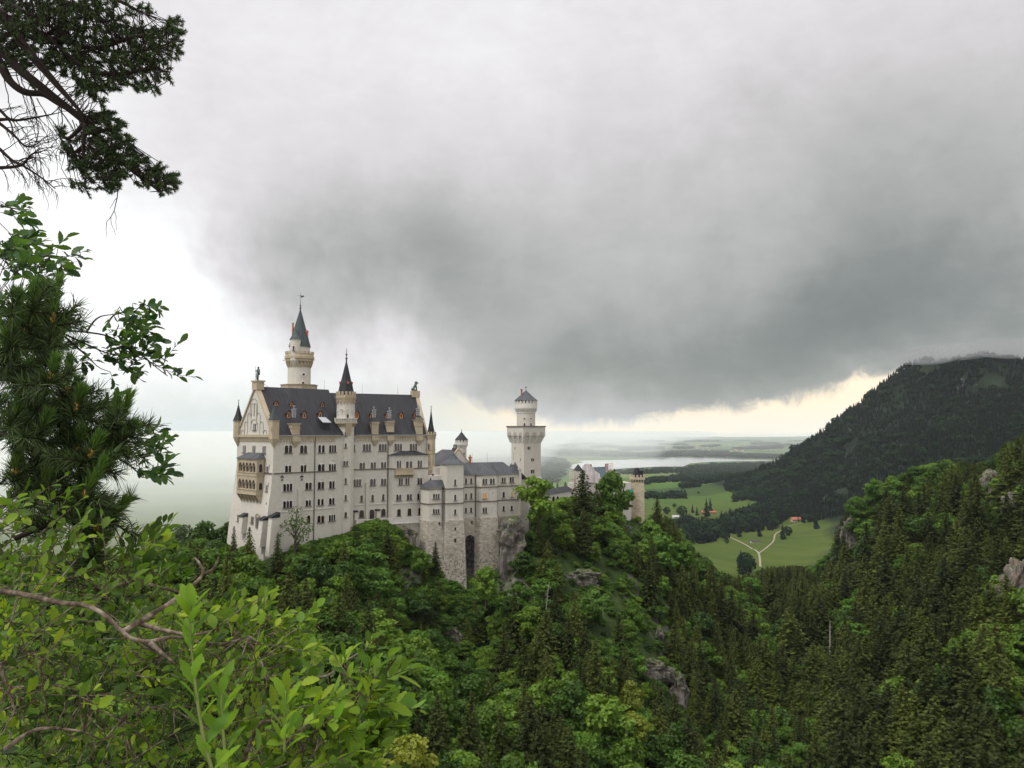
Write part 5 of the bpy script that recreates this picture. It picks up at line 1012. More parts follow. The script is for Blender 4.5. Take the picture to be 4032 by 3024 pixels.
def spruce(seed, R0=.17, whorl=34, nb=9, dens=1.0, droop=.28, bare=.06):
    rng = np.random.RandomState(seed); tr = [cone_tube((0, 0, -.05), (0, 0, .99), .016, .002, 6)]; Cs, Ns, Ss = [], [], []; lean = rng.uniform(-.01, .01, 2)
    for k in range(whorl):
        t = k / (whorl - 1); z = bare + (1 - bare) * t ** .92 * .99; rad = R0 * ((1 - t) ** .74) * rng.uniform(.74, 1.12) + .004
        n = max(3, int(nb * (1 - t * .45))); a0 = rng.uniform(0, 6.28)
        for b in range(n):
            a = a0 + 2 * PI * b / n + rng.uniform(-.35, .35); L = rad * rng.uniform(.65, 1.18); m = max(2, int(dens * L / .020))
            s = np.linspace(.12, 1, m); up = (.10 * (1 - t) - droop * s + .12 * s * s) * L * (1 if t < .85 else -.4)
            d = np.array([math.cos(a), math.sin(a)]); side = np.array([-d[1], d[0]])
            for sgn in (-1, 0, 1):
                w_ = sgn * L * .26 * (1.15 - s) * rng.uniform(.6, 1.2, m)
                C = np.stack([d[0] * s * L + side[0] * w_ + lean[0] * t, d[1] * s * L + side[1] * w_ + lean[1] * t, z + up - abs(sgn) * .006], 1) + rng.normal(size=(m, 3)) * .004
                Cs.append(C); Ns.append(np.array([d[0] * .35, d[1] * .35, 1.0]) + rng.normal(size=(m, 3)) * .5); Ss.append(np.full(m, .030) * rng.uniform(.7, 1.35, m) * (1 - t * .35))
    Cs, Ns, Ss = np.concatenate(Cs), np.concatenate(Ns), np.concatenate(Ss); return quads(Cs, Ns, Ss, rng, 1.5), merge(tr)
def fartree(seed, kind):
    rng = np.random.RandomState(seed); parts = []
    if kind == 'c':
        m = 110; t = rng.rand(m) ** .8; a = rng.uniform(0, 6.28, m); r = .17 * (1 - t) * rng.uniform(.7, 1.1, m) + .01
        C = np.stack([r * np.cos(a), r * np.sin(a), .04 + .95 * t], 1); N = np.stack([np.cos(a), np.sin(a), np.full(m, .8)], 1) + rng.normal(size=(m, 3)) * .3; parts.append(quads(C, N, .12 * (1.15 - t), rng, 1.3))
        n = 7; aa = np.arange(n) * 2 * PI / n; V = np.concatenate([np.stack([.11 * np.cos(aa), .11 * np.sin(aa), np.full(n, .02)], 1), [[0, 0, .95]]]); F_ = np.stack([np.arange(n), (np.arange(n) + 1) % n, np.full(n, n), np.full(n, n)], 1); parts.append((V, F_))
    else:
        m = 150; d = rng.normal(size=(m, 3)); d /= np.linalg.norm(d, axis=1, keepdims=True); C = np.array([0, 0, .52]) + d * np.array([.40, .40, .46]) * rng.uniform(.75, 1.1, (m, 1)); parts.append(quads(C, d + rng.normal(size=(m, 3)) * .3, .18 * rng.uniform(.6, 1.3, m), rng, 1.2))
    V, F_ = merge(parts); q = F_[F_[:, 2] != F_[:, 3]]; t3 = F_[F_[:, 2] == F_[:, 3]][:, :3]; return V, q, t3
def tree_meshes(kind, seed, lm, **kw):
    (cv, cf), (tv, tf) = (broad if kind == 'b' else spruce)(seed, **kw)
    crown = npmesh('crown', cv, [cf], [lm]); trunk = npmesh('trunk', tv, [tf], [BK], smooth=True)
    both = npmesh('tree', np.concatenate([cv, tv]), [np.concatenate([cf, tf + len(cv)])], [lm, BK], np.concatenate([np.zeros(len(cf)), np.ones(len(tf))]))
    return crown, trunk, both
KB = [tree_meshes('b', 11 + k, LB, rx=(.36, .42, .33, .46)[k], tall=(1.0, .9, 1.1, .85)[k]) for k in range(4)]
KBR = [tree_meshes('b', 31 + k, LBR, rx=(.34, .42)[k]) for k in range(2)]
KY = [tree_meshes('b', 41, LY, rx=.36)]
KS_ = [tree_meshes('s', 51 + k, LS, R0=(.20, .235, .18, .255)[k], bare=(.05, .1, .03, .08)[k]) for k in range(4)]
# ------------------------------------------------------------------ scattering
def gn_stuff(name, pts, scl, rot, idx, meshes, seed=0):
    """one object that sets a mesh of the list on every point"""
    c = bpy.data.collections.new(name + '_kinds')
    for k, me in enumerate(meshes): o = bpy.data.objects.new('%s_kind_%02d' % (name, k), me); c.objects.link(o)
    me = bpy.data.meshes.new(name); me.vertices.add(len(pts)); me.vertices.foreach_set('co', np.asarray(pts, dtype=np.float32).ravel())
    for nm, typ, arr in (('scl', 'FLOAT_VECTOR', scl), ('rot', 'FLOAT_VECTOR', rot), ('idx', 'INT', idx)):
        a = me.attributes.new(nm, typ, 'POINT'); a.data.foreach_set('vector' if typ == 'FLOAT_VECTOR' else 'value', np.asarray(arr, dtype=np.float32 if typ != 'INT' else np.int32).ravel())
    o = bpy.data.objects.new(name, me); COL.objects.link(o)
    g = bpy.data.node_groups.new(name, 'GeometryNodeTree'); g.interface.new_socket('Geometry', in_out='INPUT', socket_type='NodeSocketGeometry'); g.interface.new_socket('Geometry', in_out='OUTPUT', socket_type='NodeSocketGeometry')
    N = g.nodes; i = N.new('NodeGroupInput'); out_ = N.new('NodeGroupOutput'); ip = N.new('GeometryNodeInstanceOnPoints'); ci = N.new('GeometryNodeCollectionInfo')
    ci.inputs['Collection'].default_value = c; ci.inputs['Separate Children'].default_value = True; ci.inputs['Reset Children'].default_value = True
    def att(nm, t): a = N.new('GeometryNodeInputNamedAttribute'); a.data_type = t; a.inputs['Name'].default_value = nm; return a.outputs['Attribute']
    L = g.links; L.new(i.outputs[0], ip.inputs['Points']); L.new(ci.outputs[0], ip.inputs['Instance']); ip.inputs['Pick Instance'].default_value = True
    L.new(att('idx', 'INT'), ip.inputs['Instance Index']); L.new(att('scl', 'FLOAT_VECTOR'), ip.inputs['Scale'])
    er = N.new('FunctionNodeEulerToRotation'); L.new(att('rot', 'FLOAT_VECTOR'), er.inputs[0]); L.new(er.outputs[0], ip.inputs['Rotation']); L.new(ip.outputs[0], out_.inputs[0])
    o.modifiers.new('scatter', 'NODES').node_group = g; tag(o, kind='stuff'); return o
YL = np.array([(-400,2150),(400,2150),(600,2190),(640,2110),(900,2120),(960,2140),(1000,2150),(1040,2215),(1060,2300),(1100,2300),(1130,2250),(1170,2140),(1240,2128),(1290,2118),(1340,2112),(1385,2108),(1400,2080),(1440,2060),(1500,2040),(1560,2075),(1600,2135),(1650,2165),(1700,2190),(1750,2250),(1800,2290),(1850,2330),(1900,2290),(1960,2340),(2010,2330),(2045,2260),(2060,2170),(2090,2080),(2140,1990),(2200,1975),(2260,1950),(2330,1930),(2400,1910),(2425,1905),(2436,2108),(2500,2112),(2540,2060),(2560,2010),(2640,2020),(2690,2120),(2760,2185),(2830,2235),(2870,2262),(2950,2350),(3000,2400),(3060,2330),(3200,2290),(3300,2270),(3301,2100),(3315,2020),(3370,1955),(3440,1885),(3600,1822),(3700,1795),(3780,1810),(3880,1805),(3950,1725),(4032,1685),(4400,1600)], float)
YFAR = np.array([(-400,2300),(2700,2300),(2880,2262),(2960,2250),(3000,2225),(3100,2222),(3200,2225),(3300,2185),(3301,2030),(3370,1965),(3440,1895),(3600,1832),(3700,1805),(3880,1815),(3950,1735),(4032,1695),(4400,1610)], float)
ROCKS = [  # px, y centre, distance, width m, height m, thickness m, label
 (2014, 2205, 302, 10.5, 30, 12, 'tall dark streaked rock tower beside the stone foundations of the front wing'),
 (1785, 2520, 244, 5, 8.5, 5, 'small pale rock rib in the forest left of the dark arch'),
 (1598, 2140, 283, 5, 13, 5, 'pale rock step under the terrace bushes'),
 (2292, 2290, 304, 12, 9, 6, 'pale eroded rock patch below the tall spruce on the ridge'),
 (2560, 2650, 262, 11, 9, 7, 'grey broken rock face low on the front of the crag'),
 (2672, 2760, 250, 4.2, 17, 6, 'tall narrow pinkish rock rib at the right flank of the crag'),
 (2600, 2530, 270, 2.2, 10, 4, 'thin pale vertical rock edge above the grey rock face'),
 (3342, 2140, 524, 9, 32, 9, 'white streaked cliff at the left end of the dark opposite slope'),
 (3905, 1985, 436, 10, 36, 8, 'slanting pale crag between spruces high on the right slope'),
 (4022, 2430, 285, 8, 42, 8, 'pale rock wall cut by the right edge of the picture'),
 (3990, 2050, 420, 7, 30, 6, 'grey rock strip near the right edge above the forest'),
]
for k, r in enumerate(ROCKS):     # stand each outcrop on the slope surface it breaks through
    if k in (0, 7): continue
    hp = hit(r[0], r[1], 120, 700); q = hp.y / r[2]; ROCKS[k] = (r[0], r[1], hp.y - .12 * r[5], r[3] * q, r[4] * q, r[5], r[6])
def rock(px, py, d, w_, h_, th, label, seed):
    rng = np.random.RandomState(seed); bmx = bmesh.new(); bmesh.ops.create_icosphere(bmx, subdivisions=5, radius=1.0); c = P(px, py, d); o3 = Vector(rng.uniform(0, 50, 3))
    for v in bmx.verts:
        p = v.co.copy(); q = Vector((p.x * 1.2, p.y * 1.2, p.z * 1.8)); n = noise.fractal(q * 1.1 + o3, 1.0, 2.0, 5) * .5 + (noise.noise(Vector((q.x * 3.5, q.y * 3.5, q.z * .8)) + o3)) * .22
        rd = 1 - 2 * abs(noise.noise(Vector((q.x * 2.3, q.y * 2.3, q.z * .55)) + o3)); bl = math.floor(noise.noise(q * 1.9 + o3) * 6) / 6
        k = 1 + n + rd * .22 + bl * .35; z = p.z * (1 + n * .3 + bl * .3); flat = (1.0 if p.z < .3 else 1 - (p.z - .3) * .55) * (1 + .35 * noise.noise(Vector((0, 0, p.z * 1.7)) + o3))
        sgn = lambda a: math.copysign(abs(a) ** .6, a)
        v.co = Vector((sgn(p.x) * k * flat * w_ / 2, sgn(p.y) * k * th / 2 - p.z * th * .25, sgn(z) * h_ / 2))
    me = bpy.data.meshes.new('rock_outcrop'); bmx.to_mesh(me); bmx.free(); me.materials.append(RK); o = bpy.data.objects.new('rock_outcrop', me); COL.objects.link(o); o.location = c + Vector((0, th * .16, 0)); return tag(o, label, 'rock outcrop')
for k, r in enumerate(ROCKS): rock(*r, seed=70 + k)
SPECIAL = [  # px, top y, distance, height m, kind meshes, width factor, name, label
 (822, 2032, 288, 19, KB[3], 1.0, 'broadleaf_tree', 'large dark round tree standing left of the palace corner against the misty meadow'),
 (716, 2048, 283, 16, 'sparse', 1.0, 'broadleaf_tree', 'greyish thin-crowned tree left of the large dark round tree'),
 (905, 2052, 283, 15, KB[0], .9, 'broadleaf_tree', 'mid green tree touching the left edge of the palace base'),
 (985, 2075, 250, 17, KS_[0], 1.0, 'spruce_tree', 'spruce in front of the west front below the sandstone loggia'),
 (921, 2072, 254, 13, KS_[2], .9, 'spruce_tree', 'small spruce tip at the foot of the left palace corner'),
 (1094, 2095, 248, 15, KS_[3], .8, 'spruce_tree', 'slim pale spruce before the south wall right of the corner buttress'),
 (1166, 1988, 256, 19.5, 'thin', .9, 'broadleaf_tree', 'thin open-branched tree silhouetted against the palace wall'),
 (1715, 2132, 272, 13, KS_[1], .9, 'spruce_tree', 'dark little spruce at the foot of the canted bay foundation'),
 (1655, 2155, 270, 11, KB[1], .9, 'broadleaf_tree', 'dark bushy tree left of the little spruce at the foundations'),
 (1912, 2225, 270, 14, KBR[1], .8, 'broadleaf_tree', 'light green whitish-leaved tree in front of the rusticated foundation'),
 (2122, 1862, 304, 24, KBR[0], .95, 'broadleaf_tree', 'bright green pointed tree at the foot of the square tower'),
 (2292, 1850, 334, 34, KS_[1], 1.35, 'spruce_tree', 'tallest spruce on the ridge in front of the netted gatehouse'),
 (2225, 1948, 338, 19, KBR[1], 1.0, 'broadleaf_tree', 'light green tree left of the tallest ridge spruce'),
 (2400, 1858, 352, 27, KB[0], .8, 'broadleaf_tree', 'tall dark tree on the ridge left of the gate tower'),
 (2350, 1905, 346, 24, KS_[1], 1.0, 'spruce_tree', 'broad drooping conifer between the tallest spruce and the tall dark tree'),
 (2586, 1946, 372, 22, KS_[0], 1.0, 'spruce_tree', 'pointed spruce just right of the gate tower'),
 (2560, 2040, 352, 15, KBR[0], 1.0, 'broadleaf_tree', 'bright leafy tree right below the gate tower'),
 (2175, 1897, 392, 14, KS_[1], 1.0, 'spruce_tree', 'leftmost small dark conifer behind the long low range'),
 (2194, 1903, 392, 13, KS_[2], 1.0, 'spruce_tree', 'narrow middle conifer behind the long low range'),
 (2226, 1897, 394, 14, KS_[3], 1.1, 'spruce_tree', 'widest conifer behind the long low range beside the scaffold'),
 (2690, 2128, 368, 14, KBR[1], .9, 'broadleaf_tree', 'light green treetop on the right shoulder of the crag by the meadow'),
 (2478, 2675, 236, 18, KY[0], .7, 'broadleaf_tree', 'yellow-green tree low in the middle of the crag front'),
 (2500, 2800, 222, 15, KY[0], .9, 'broadleaf_tree', 'golden-green rounded tree just below the yellow-green one'),
 (2090, 2690, 226, 17, KBR[0], .8, 'broadleaf_tree', 'bright green tree rising from the dark gorge woods at centre'),
 (1600, 2885, 128, 12, KY[0], 1.0, 'broadleaf_tree', 'olive yellow treetop at the bottom edge beside the near leaves'),
 (3443, 1878, 505, 20, KBR[0], 1.0, 'broadleaf_tree', 'round green tree at the left end of the opposite ridge line'),
 (3370, 1950, 515, 18, KBR[1], 1.0, 'broadleaf_tree', 'lower round green tree stepping down the opposite ridge'),
 (3790, 2500, 262, 16, KB[1], 1.0, 'broadleaf_tree', 'big green broadleaf tree among the dark spruces of the right slope'),
 (3560, 2960, 205, 14, KBR[0], 1.0, 'broadleaf_tree', 'bright green treetop at the bottom edge of the right slope'),
 (3880, 2820, 205, 9, KY[0], 1.0, 'broadleaf_tree', 'small yellow tree between spruces near the lower right corner'),
]
sp_c = tree_meshes('b', 61, leafmat('grey_leaves', (.035, .055, .022), (.055, .08, .035), (.085, .11, .05), .3), nclump=46, nleaf=45, size=.040)
th_c = tree_meshes('b', 66, leafmat('thin_leaves', (.05, .085, .022), (.075, .12, .03), (.11, .16, .045), .35), nclump=30, nleaf=26, size=.030, rx=.34)
def place_tree(meshes, x, y, z, h_, wf, rot, name, label, cat, group=None):
    t_ = bpy.data.objects.new(name, None); COL.objects.link(t_); t_.location = (x, y, z); t_.rotation_euler = (0, 0, rot); t_.scale = (h_ * wf, h_ * wf, h_); tag(t_, label, cat, group); t_.empty_display_size = .1
    for me, nm in ((meshes[0], 'crown'), (meshes[1], 'trunk')): o = bpy.data.objects.new(nm, me); COL.objects.link(o); o.parent = t_
    return t_
for k, (px, ty, d, h_, ms, wf, nm, lb) in enumerate(SPECIAL):
    if ms == 'sparse': ms = sp_c
    if ms == 'thin': ms = th_c
    tp = P(px, ty, d); place_tree(ms, tp.x, tp.y, tp.z - h_, h_, wf, k * 1.7, nm, lb, 'spruce' if nm == 'spruce_tree' else 'tree')
# ---- the near forest
rng = np.random.RandomState(21); sp = 6.1
gx, gy = np.meshgrid(np.arange(-215, 345, sp), np.arange(100, 720, sp)); X = (gx + rng.uniform(-.48, .48, gx.shape) * sp).ravel(); Y = (gy + rng.uniform(-.48, .48, gy.shape) * sp).ravel(); Z = H(X, Y)
def nz2(x, y, s, o=0): return np.array([noise.noise(Vector((a / s + o, b / s, 3.3))) for a, b in zip(x, y)])
n_a = nz2(X, Y, 38); n_b = nz2(X, Y, 15, 9)
cpx = CX + F * X / Y
def inside_castle(x, y):
    r = np.zeros(len(x), bool)
    for fr, u0, u1, w0, w1 in ((FW, -5, 30, -28, 3.5), (FE, -4, 32, -24, 4.5), (FK, -21, 20, -14, 6.5), (FH, -12, 14, -8, 8), (FR, -2, 12, -12, 2), (FQ, -5, 28, -7, 2), (FN, -14, 24, -14, 3), (FV, -6, 6, -9, 2)):
        dx_, dy_ = x - fr.o.x, y - fr.o.y; u = dx_ * fr.d.x + dy_ * fr.d.y; w_ = dx_ * fr.n.x + dy_ * fr.n.y; r |= (u > u0) & (u < u1) & (w_ > w0) & (w_ < w1)
    return r
thin_ = (cpx > 2290) & (cpx < 2640) & (Y > 262) & (Y < 322) & (rng.rand(len(X)) < .68)
thin_ |= (X > np.interp(Y, [100, 210, 330, 380, 450, 720], [92, 92, 122, 120, 112, 150])) & (Y < 520) & (rng.rand(len(X)) < .30)
keep = ~thin_ & ~inside_castle(X, Y) & (cpx > -250) & (cpx < 4350) & (Z > 14); X, Y, Z, n_a, n_b, cpx = [a[keep] for a in (X, Y, Z, n_a, n_b, cpx)]
seam = np.interp(Y, [100, 210, 330, 380, 450, 720], [92, 92, 122, 120, 112, 150])  # x of the valley line
right = X > seam
pc = np.where(right, .78, .27) + n_a * .75; pc = np.where((X > seam - 55) & ~right & (Y > 260), pc + .35, pc); pc = np.where((Y < 190) & ~right, .12, pc); pc = np.where(Y > 540, .97, pc); pc = np.where((cpx > 3380) & (cpx < 3760) & (Y > 455) & (Y < 540), .25, pc)
con = rng.rand(len(X)) < pc
hgt = np.where(con, rng.uniform(15, 27, len(X)), rng.uniform(11, 18.5, len(X))) * (1 + n_b * .3)
hgt = np.where(~right & (Y > 230) & (Y < 345), hgt * .78, hgt); hgt = np.where(rng.rand(len(X)) < .12, hgt * .6, hgt); hgt = np.where(right & con, hgt * 1.1, hgt)
# keep walls, ridge line, meadow and rocks in view: shorten or leave out what would stand before them
dep = Y * CP + (Z + hgt - CAMZ) * SP
def topy(zt): return CY - F * ((-Y * SP + (zt - CAMZ) * CP) / (Y * CP + (zt - CAMZ) * SP))
lim = np.interp(cpx, YL[:, 0], YL[:, 1]) + rng.uniform(0, 26, len(X)); lim = np.where((Y > 530) | ((Y > 405) & (cpx > 2880)), np.interp(cpx, YFAR[:, 0], YFAR[:, 1]) + rng.uniform(0, 16, len(X)), lim)
for (px, py, d, w_, h_, th, lb) in ROCKS:
    hw_ = w_ / 2 / d * F * .55 + 1.2 / Y * F; rt_ = px > 3300; m_ = (np.abs(cpx - px) < hw_ * (1.3 if rt_ else 1)) & (Y < d + 3) & (Y > d - 130); yb = py + h_ * .5 / d * F * (.8 if rt_ else .55); lim = np.where(m_, np.maximum(lim, yb), lim)
ztop = CAMZ + (Y * np.tan(PITCH + np.arctan((CY - lim) / F)))
hmax = ztop - Z; ok = hmax > 3.2; hgt = np.minimum(hgt, hmax)
ok &= hgt > 3
# hidden behind the ground?
t_s = np.linspace(.25, .97, 22); GX = (X[:, None] * t_s).ravel(); GY = (Y[:, None] * t_s).ravel(); GZ = H(GX, GY).reshape(len(X), -1); LZ = CAMZ + (Z + hgt * .9 - CAMZ)[:, None] * t_s; occ = (GZ > LZ - 1.0).any(1); ok &= ~occ
X, Y, Z, hgt, con, right, cpx, n_a = [a[ok] for a in (X, Y, Z, hgt, con, right, cpx, n_a)]
print('near trees', len(X))
kindb = rng.rand(len(X)); bright = (~con) & (kindb < .12 + .25 * (n_a > .2)); wf = np.where(con, rng.uniform(.95, 1.35, len(X)), rng.uniform(.9, 1.25, len(X))); wf = np.where(right & con, wf * 1.18, wf); wf = np.where(hgt < 7, wf * 1.25, wf)
var = rng.randint(0, 4, len(X)); rot = rng.uniform(0, 6.28, len(X))
# visible area by painting silhouettes front to back
buf = np.zeros((756, 1008), bool); fgp = [(0,1800),(300,1900),(450,2130),(650,2190),(900,2330),(1250,2400),(1420,2560),(1560,2750),(1560,3024),(0,3024)]
yy, xx = np.mgrid[0:756, 0:1008]
for y_ in range(756):
    Yp = y_ * 4; xs_ = [p[0] for p in fgp if True]; m = np.interp(Yp, [1800, 1900, 2130, 2190, 2330, 2400, 2560, 2750, 3024], [0, 300, 450, 650, 900, 1250, 1420, 1560, 1560], left=-1); buf[y_, :max(0, int(m / 4))] = True
vis = np.zeros(len(X)); order = np.argsort(Y)
for k in order:
    px, y1 = proj(X[k], Y[k], Z[k]); _, y0 = proj(X[k], Y[k], Z[k] + hgt[k]); hw_ = F / Y[k] * hgt[k] * wf[k] * (.12 if con[k] else .30)
    a, b, c_, d_ = int((px - hw_) / 4), int((px + hw_) / 4) + 1, int(y0 / 4), int(y1 / 4) + 1; a, b, c_, d_ = max(a, 0), min(b, 1008), max(c_, 0), min(d_, 756)
    if a < b and c_ < d_: s_b = buf[c_:d_, a:b]; vis[k] = (~s_b).sum(); s_b[:] = True
sel = np.zeros(len(X), bool)
for msk in (con, ~con):
    ids = np.where(msk)[0]; ids = ids[np.argsort(-vis[ids])][:285]; sel[ids[vis[ids] > 0]] = True
GL_ = {(0, 0): ('round green broadleaf tree in the dense forest of the castle crag', 'broadleaf trees on the castle crag'), (0, 1): ('green broadleaf tree mixed among spruces on the right-hand slope', 'broadleaf trees on the right slope'),
       (1, 0): ('olive green spruce in the mixed forest of the castle crag', 'spruces on the castle crag'), (1, 1): ('dark olive spruce in the dense forest of the right-hand slope', 'spruces on the right slope'), (2, 0): ('bright yellow-green broadleaf tree scattered in the darker crag forest', 'bright trees on the castle crag'), (2, 1): ('bright yellow-green broadleaf tree scattered in the dark right-hand slope forest', 'bright trees on the right slope')}
for k in np.where(sel)[0]:
    r_ = int(right[k]); ty = 1 if con[k] else (2 if bright[k] else 0); lb, gr = GL_[(ty, r_)]
    ms = KS_[var[k]] if con[k] else (KBR[var[k] % 2] if bright[k] else KB[var[k]])
    place_tree(ms, X[k], Y[k], Z[k] - .3, hgt[k], wf[k], rot[k], 'spruce_tree' if con[k] else 'broadleaf_tree', lb, 'spruce' if con[k] else 'tree', gr)
rs = ~sel; idx = np.where(con, var, np.where(bright, 8 + var % 2, 4 + var))[rs]; sc3 = np.stack([hgt * wf, hgt * wf, hgt], 1)[rs]; rt3 = np.stack([np.zeros(rs.sum()), np.zeros(rs.sum()), rot[rs]], 1)
gn_stuff('forest', np.stack([X, Y, Z - .3], 1)[rs], sc3, rt3, idx, [m[2] for m in KS_] + [m[2] for m in KB] + [m[2] for m in KBR])
# undergrowth on the crag
n = 15000; ux = rng.uniform(-130, 290, n); uy = rng.uniform(150, 560, n); kp = ~inside_castle(ux, uy); ux, uy = ux[kp], uy[kp]
ex = [(FE.p(u, w_, 0).xy) for u, w_ in zip(rng.uniform(-1, 30, 420), rng.uniform(4.2, 16, 420))] + [(FW.p(u, w_, 0).xy) for u, w_ in zip(rng.uniform(0, 27, 260), rng.uniform(1.0, 12, 260))] + [(FK.p(u, w_, 0).xy) for u, w_ in zip(rng.uniform(-20, 20, 160), rng.uniform(7, 15, 160))]
ux = np.append(ux, [q[0] for q in ex]); uy = np.append(uy, [q[1] for q in ex]); uz = H(ux, uy); kp = uz > 30; ux, uy, uz = ux[kp], uy[kp], uz[kp]; hh = rng.uniform(1.6, 4.6, len(ux))
up_ = CX + F * ux / uy; ul = np.interp(up_, YL[:, 0], YL[:, 1]) - 14 + 14 * ((up_ > 2430) & (up_ < 2510)); hm = CAMZ + uy * np.tan(PITCH + np.arctan((CY - ul) / F)) - uz; hh = np.where(uy < 400, np.minimum(hh, np.maximum(hm, .9)), hh)
gn_stuff('undergrowth', np.stack([ux, uy, uz - .25 * hh], 1), np.stack([hh * 1.5, hh * 1.5, hh], 1), np.stack([0 * hh, 0 * hh, rng.uniform(0, 6.28, len(hh))], 1), rng.randint(0, 6, len(hh)), [m[2] for m in KB] + [m[2] for m in KBR])
# ---- far woods
FT_ = []
for k in range(3): V, q, t3 = fartree(90 + k, 'c'); FT_.append(npmesh('far_conifer', V, [q, t3], [LF]))
for k in range(2): V, q, t3 = fartree(95 + k, 'b'); FT_.append(npmesh('far_tree', V, [q], [LFB]))
def inpoly(px, py, poly):
    r = np.zeros(len(px), bool); j = len(poly) - 1
    for i in range(len(poly)):
        xi, yi = poly[i]; xj, yj = poly[j]; c_ = ((yi > py) != (yj > py)) & (px < (xj - xi) * (py - yi) / (yj - yi + 1e-9) + xi); r ^= c_; j = i
    return r
def ground_pts(poly, spacing):
    """random ground points inside an area outlined from the viewpoint on level ground"""
    w3 = []
    for a, b in poly: x, z = ray(a, b); d = -(CAMZ - 2) / z; w3.append((x * d, d))
    w3 = np.array(w3); lo, hi = w3.min(0), w3.max(0); n = int((hi[0] - lo[0]) * (hi[1] - lo[1]) / spacing ** 2); n = min(n, 60000)
    p = rng.uniform(lo, hi, (n, 2)); return p[inpoly(p[:, 0], p[:, 1], [tuple(q) for q in w3])]
def wood(name, polys, spacing, h0, h1_, pcon=.8, wfac=1.0, extra=None):
    p = np.concatenate([ground_pts(q, spacing) for q in polys] + ([extra] if extra is not None else [])); z = H(p[:, 0], p[:, 1]); h_ = rng.uniform(h0, h1_, len(p)) * rng.uniform(.8, 1.1, len(p)); w_ = h_ * rng.uniform(.9, 1.5, len(p)) * wfac
    idx = np.where(rng.rand(len(p)) < pcon, rng.randint(0, 3, len(p)), rng.randint(3, 5, len(p))); print(name, len(p))
    return gn_stuff(name, np.stack([p[:, 0], p[:, 1], z - .5], 1), np.stack([w_, w_, h_], 1), np.stack([0 * h_, 0 * h_, rng.uniform(0, 6.28, len(h_))], 1), idx, FT_)
W1 = [(2640,2085),(2700,2055),(2760,2060),(2800,2075),(2850,2040),(3000,2020),(3100,2020),(3200,2005),(3320,1990),(3330,2020),(3230,2035),(3170,2045),(3150,2058),(3080,2068),(3040,2085),(2960,2090),(2870,2100),(2830,2120),(2780,2140),(2680,2138)]
wood('conifer_belt', [W1], 9.5, 14, 25, .9)
W2 = [(2707,1840),(2800,1832),(3187,1822),(3300,1840),(3300,1910),(3100,1900),(2942,1915),(2760,1930),(2690,1934),(2680,1922),(2840,1896),(2700,1897),(2560,1900),(2545,1890),(2660,1878)]
wood('lakeside_wood', [W2, [(2400,1856),(2700,1850),(2700,1858),(2400,1866)], [(2540,1950),(2700,1944),(2706,1960),(2540,1960)], [(2500,1900),(2560,1898),(2560,1906),(2500,1906)], [(2940,1950),(3000,1945),(3300,1925),(3330,2000),(2960,1990)], [(3010,1965),(2900,1965),(2890,1980),(3010,1985)]], 17, 15, 23, .75, 1.5)
W3 = [(2150,1790),(2350,1796),(2560,1800),(2700,1797),(2850,1799),(3190,1806),(3190,1797),(2950,1790),(2850,1783),(2780,1780),(2650,1779),(2550,1788),(2450,1782),(2300,1775),(2150,1775)]
W4 = [(2100,1800),(2225,1820),(2225,1850),(2180,1900),(1800,1880),(1800,1820)]
wood('far_wood', [W3, W4, [(2440,1768),(2600,1765),(2610,1772),(2450,1775)], [(2900,1765),(3080,1762),(3080,1768),(2900,1770)], [(2600,1752),(2700,1750),(2700,1755),(2600,1757)]] + [[(a, y), (a + l, y - .5), (a + l * .9, y + h_), (a + 15, y + h_)] for a, y, l, h_ in ((2250,1748,160,4),(2330,1760,120,5),(2520,1744,90,3),(2700,1742,130,3),(2760,1760,70,3),(2960,1748,110,3),(3060,1756,120,4),(2900,1738,100,2),(2420,1737,120,2),(3100,1742,90,2),(2180,1758,90,5),(2660,1766,60,3))], 46, 18, 26, .5, 4.0)
# mountain side
n = 60000; mx = rng.uniform(500, 2300, n); my = rng.uniform(1150, 3300, n); mz = H(mx, my); kp = (mz > 12) & (CX + F * mx / my < 4250) & (CX + F * mx / my > 2850); e = 12.0; sl1 = (H(mx + e, my) - mz) / e; sl2 = (H(mx, my + e) - mz) / e
bare = (np.array([noise.noise(Vector((a / 130, b / 130, .5))) + .6 * noise.noise(Vector((a / 40, b / 40, 1.5))) for a, b in zip(mx, my)]) > .38) & (mz > 60)
meadow = inpoly(CX + F * mx / my, 1695 + F * (200 - mz) / my, [(2700,2100),(2900,2110),(3050,2085),(3160,2060),(3230,2042),(3420,2010),(3420,2300),(2700,2300)])
back = sl2 < -.25; kp &= ~bare & ~meadow & ~(back & (rng.rand(n) < .6)); mx, my = mx[kp], my[kp]
wood('mountain_forest', [[(3300,1960),(3340,1960),(3340,1990),(3300,1990)]], 12.5, 11, 19, .93, 1.1, extra=np.stack([mx, my], 1))
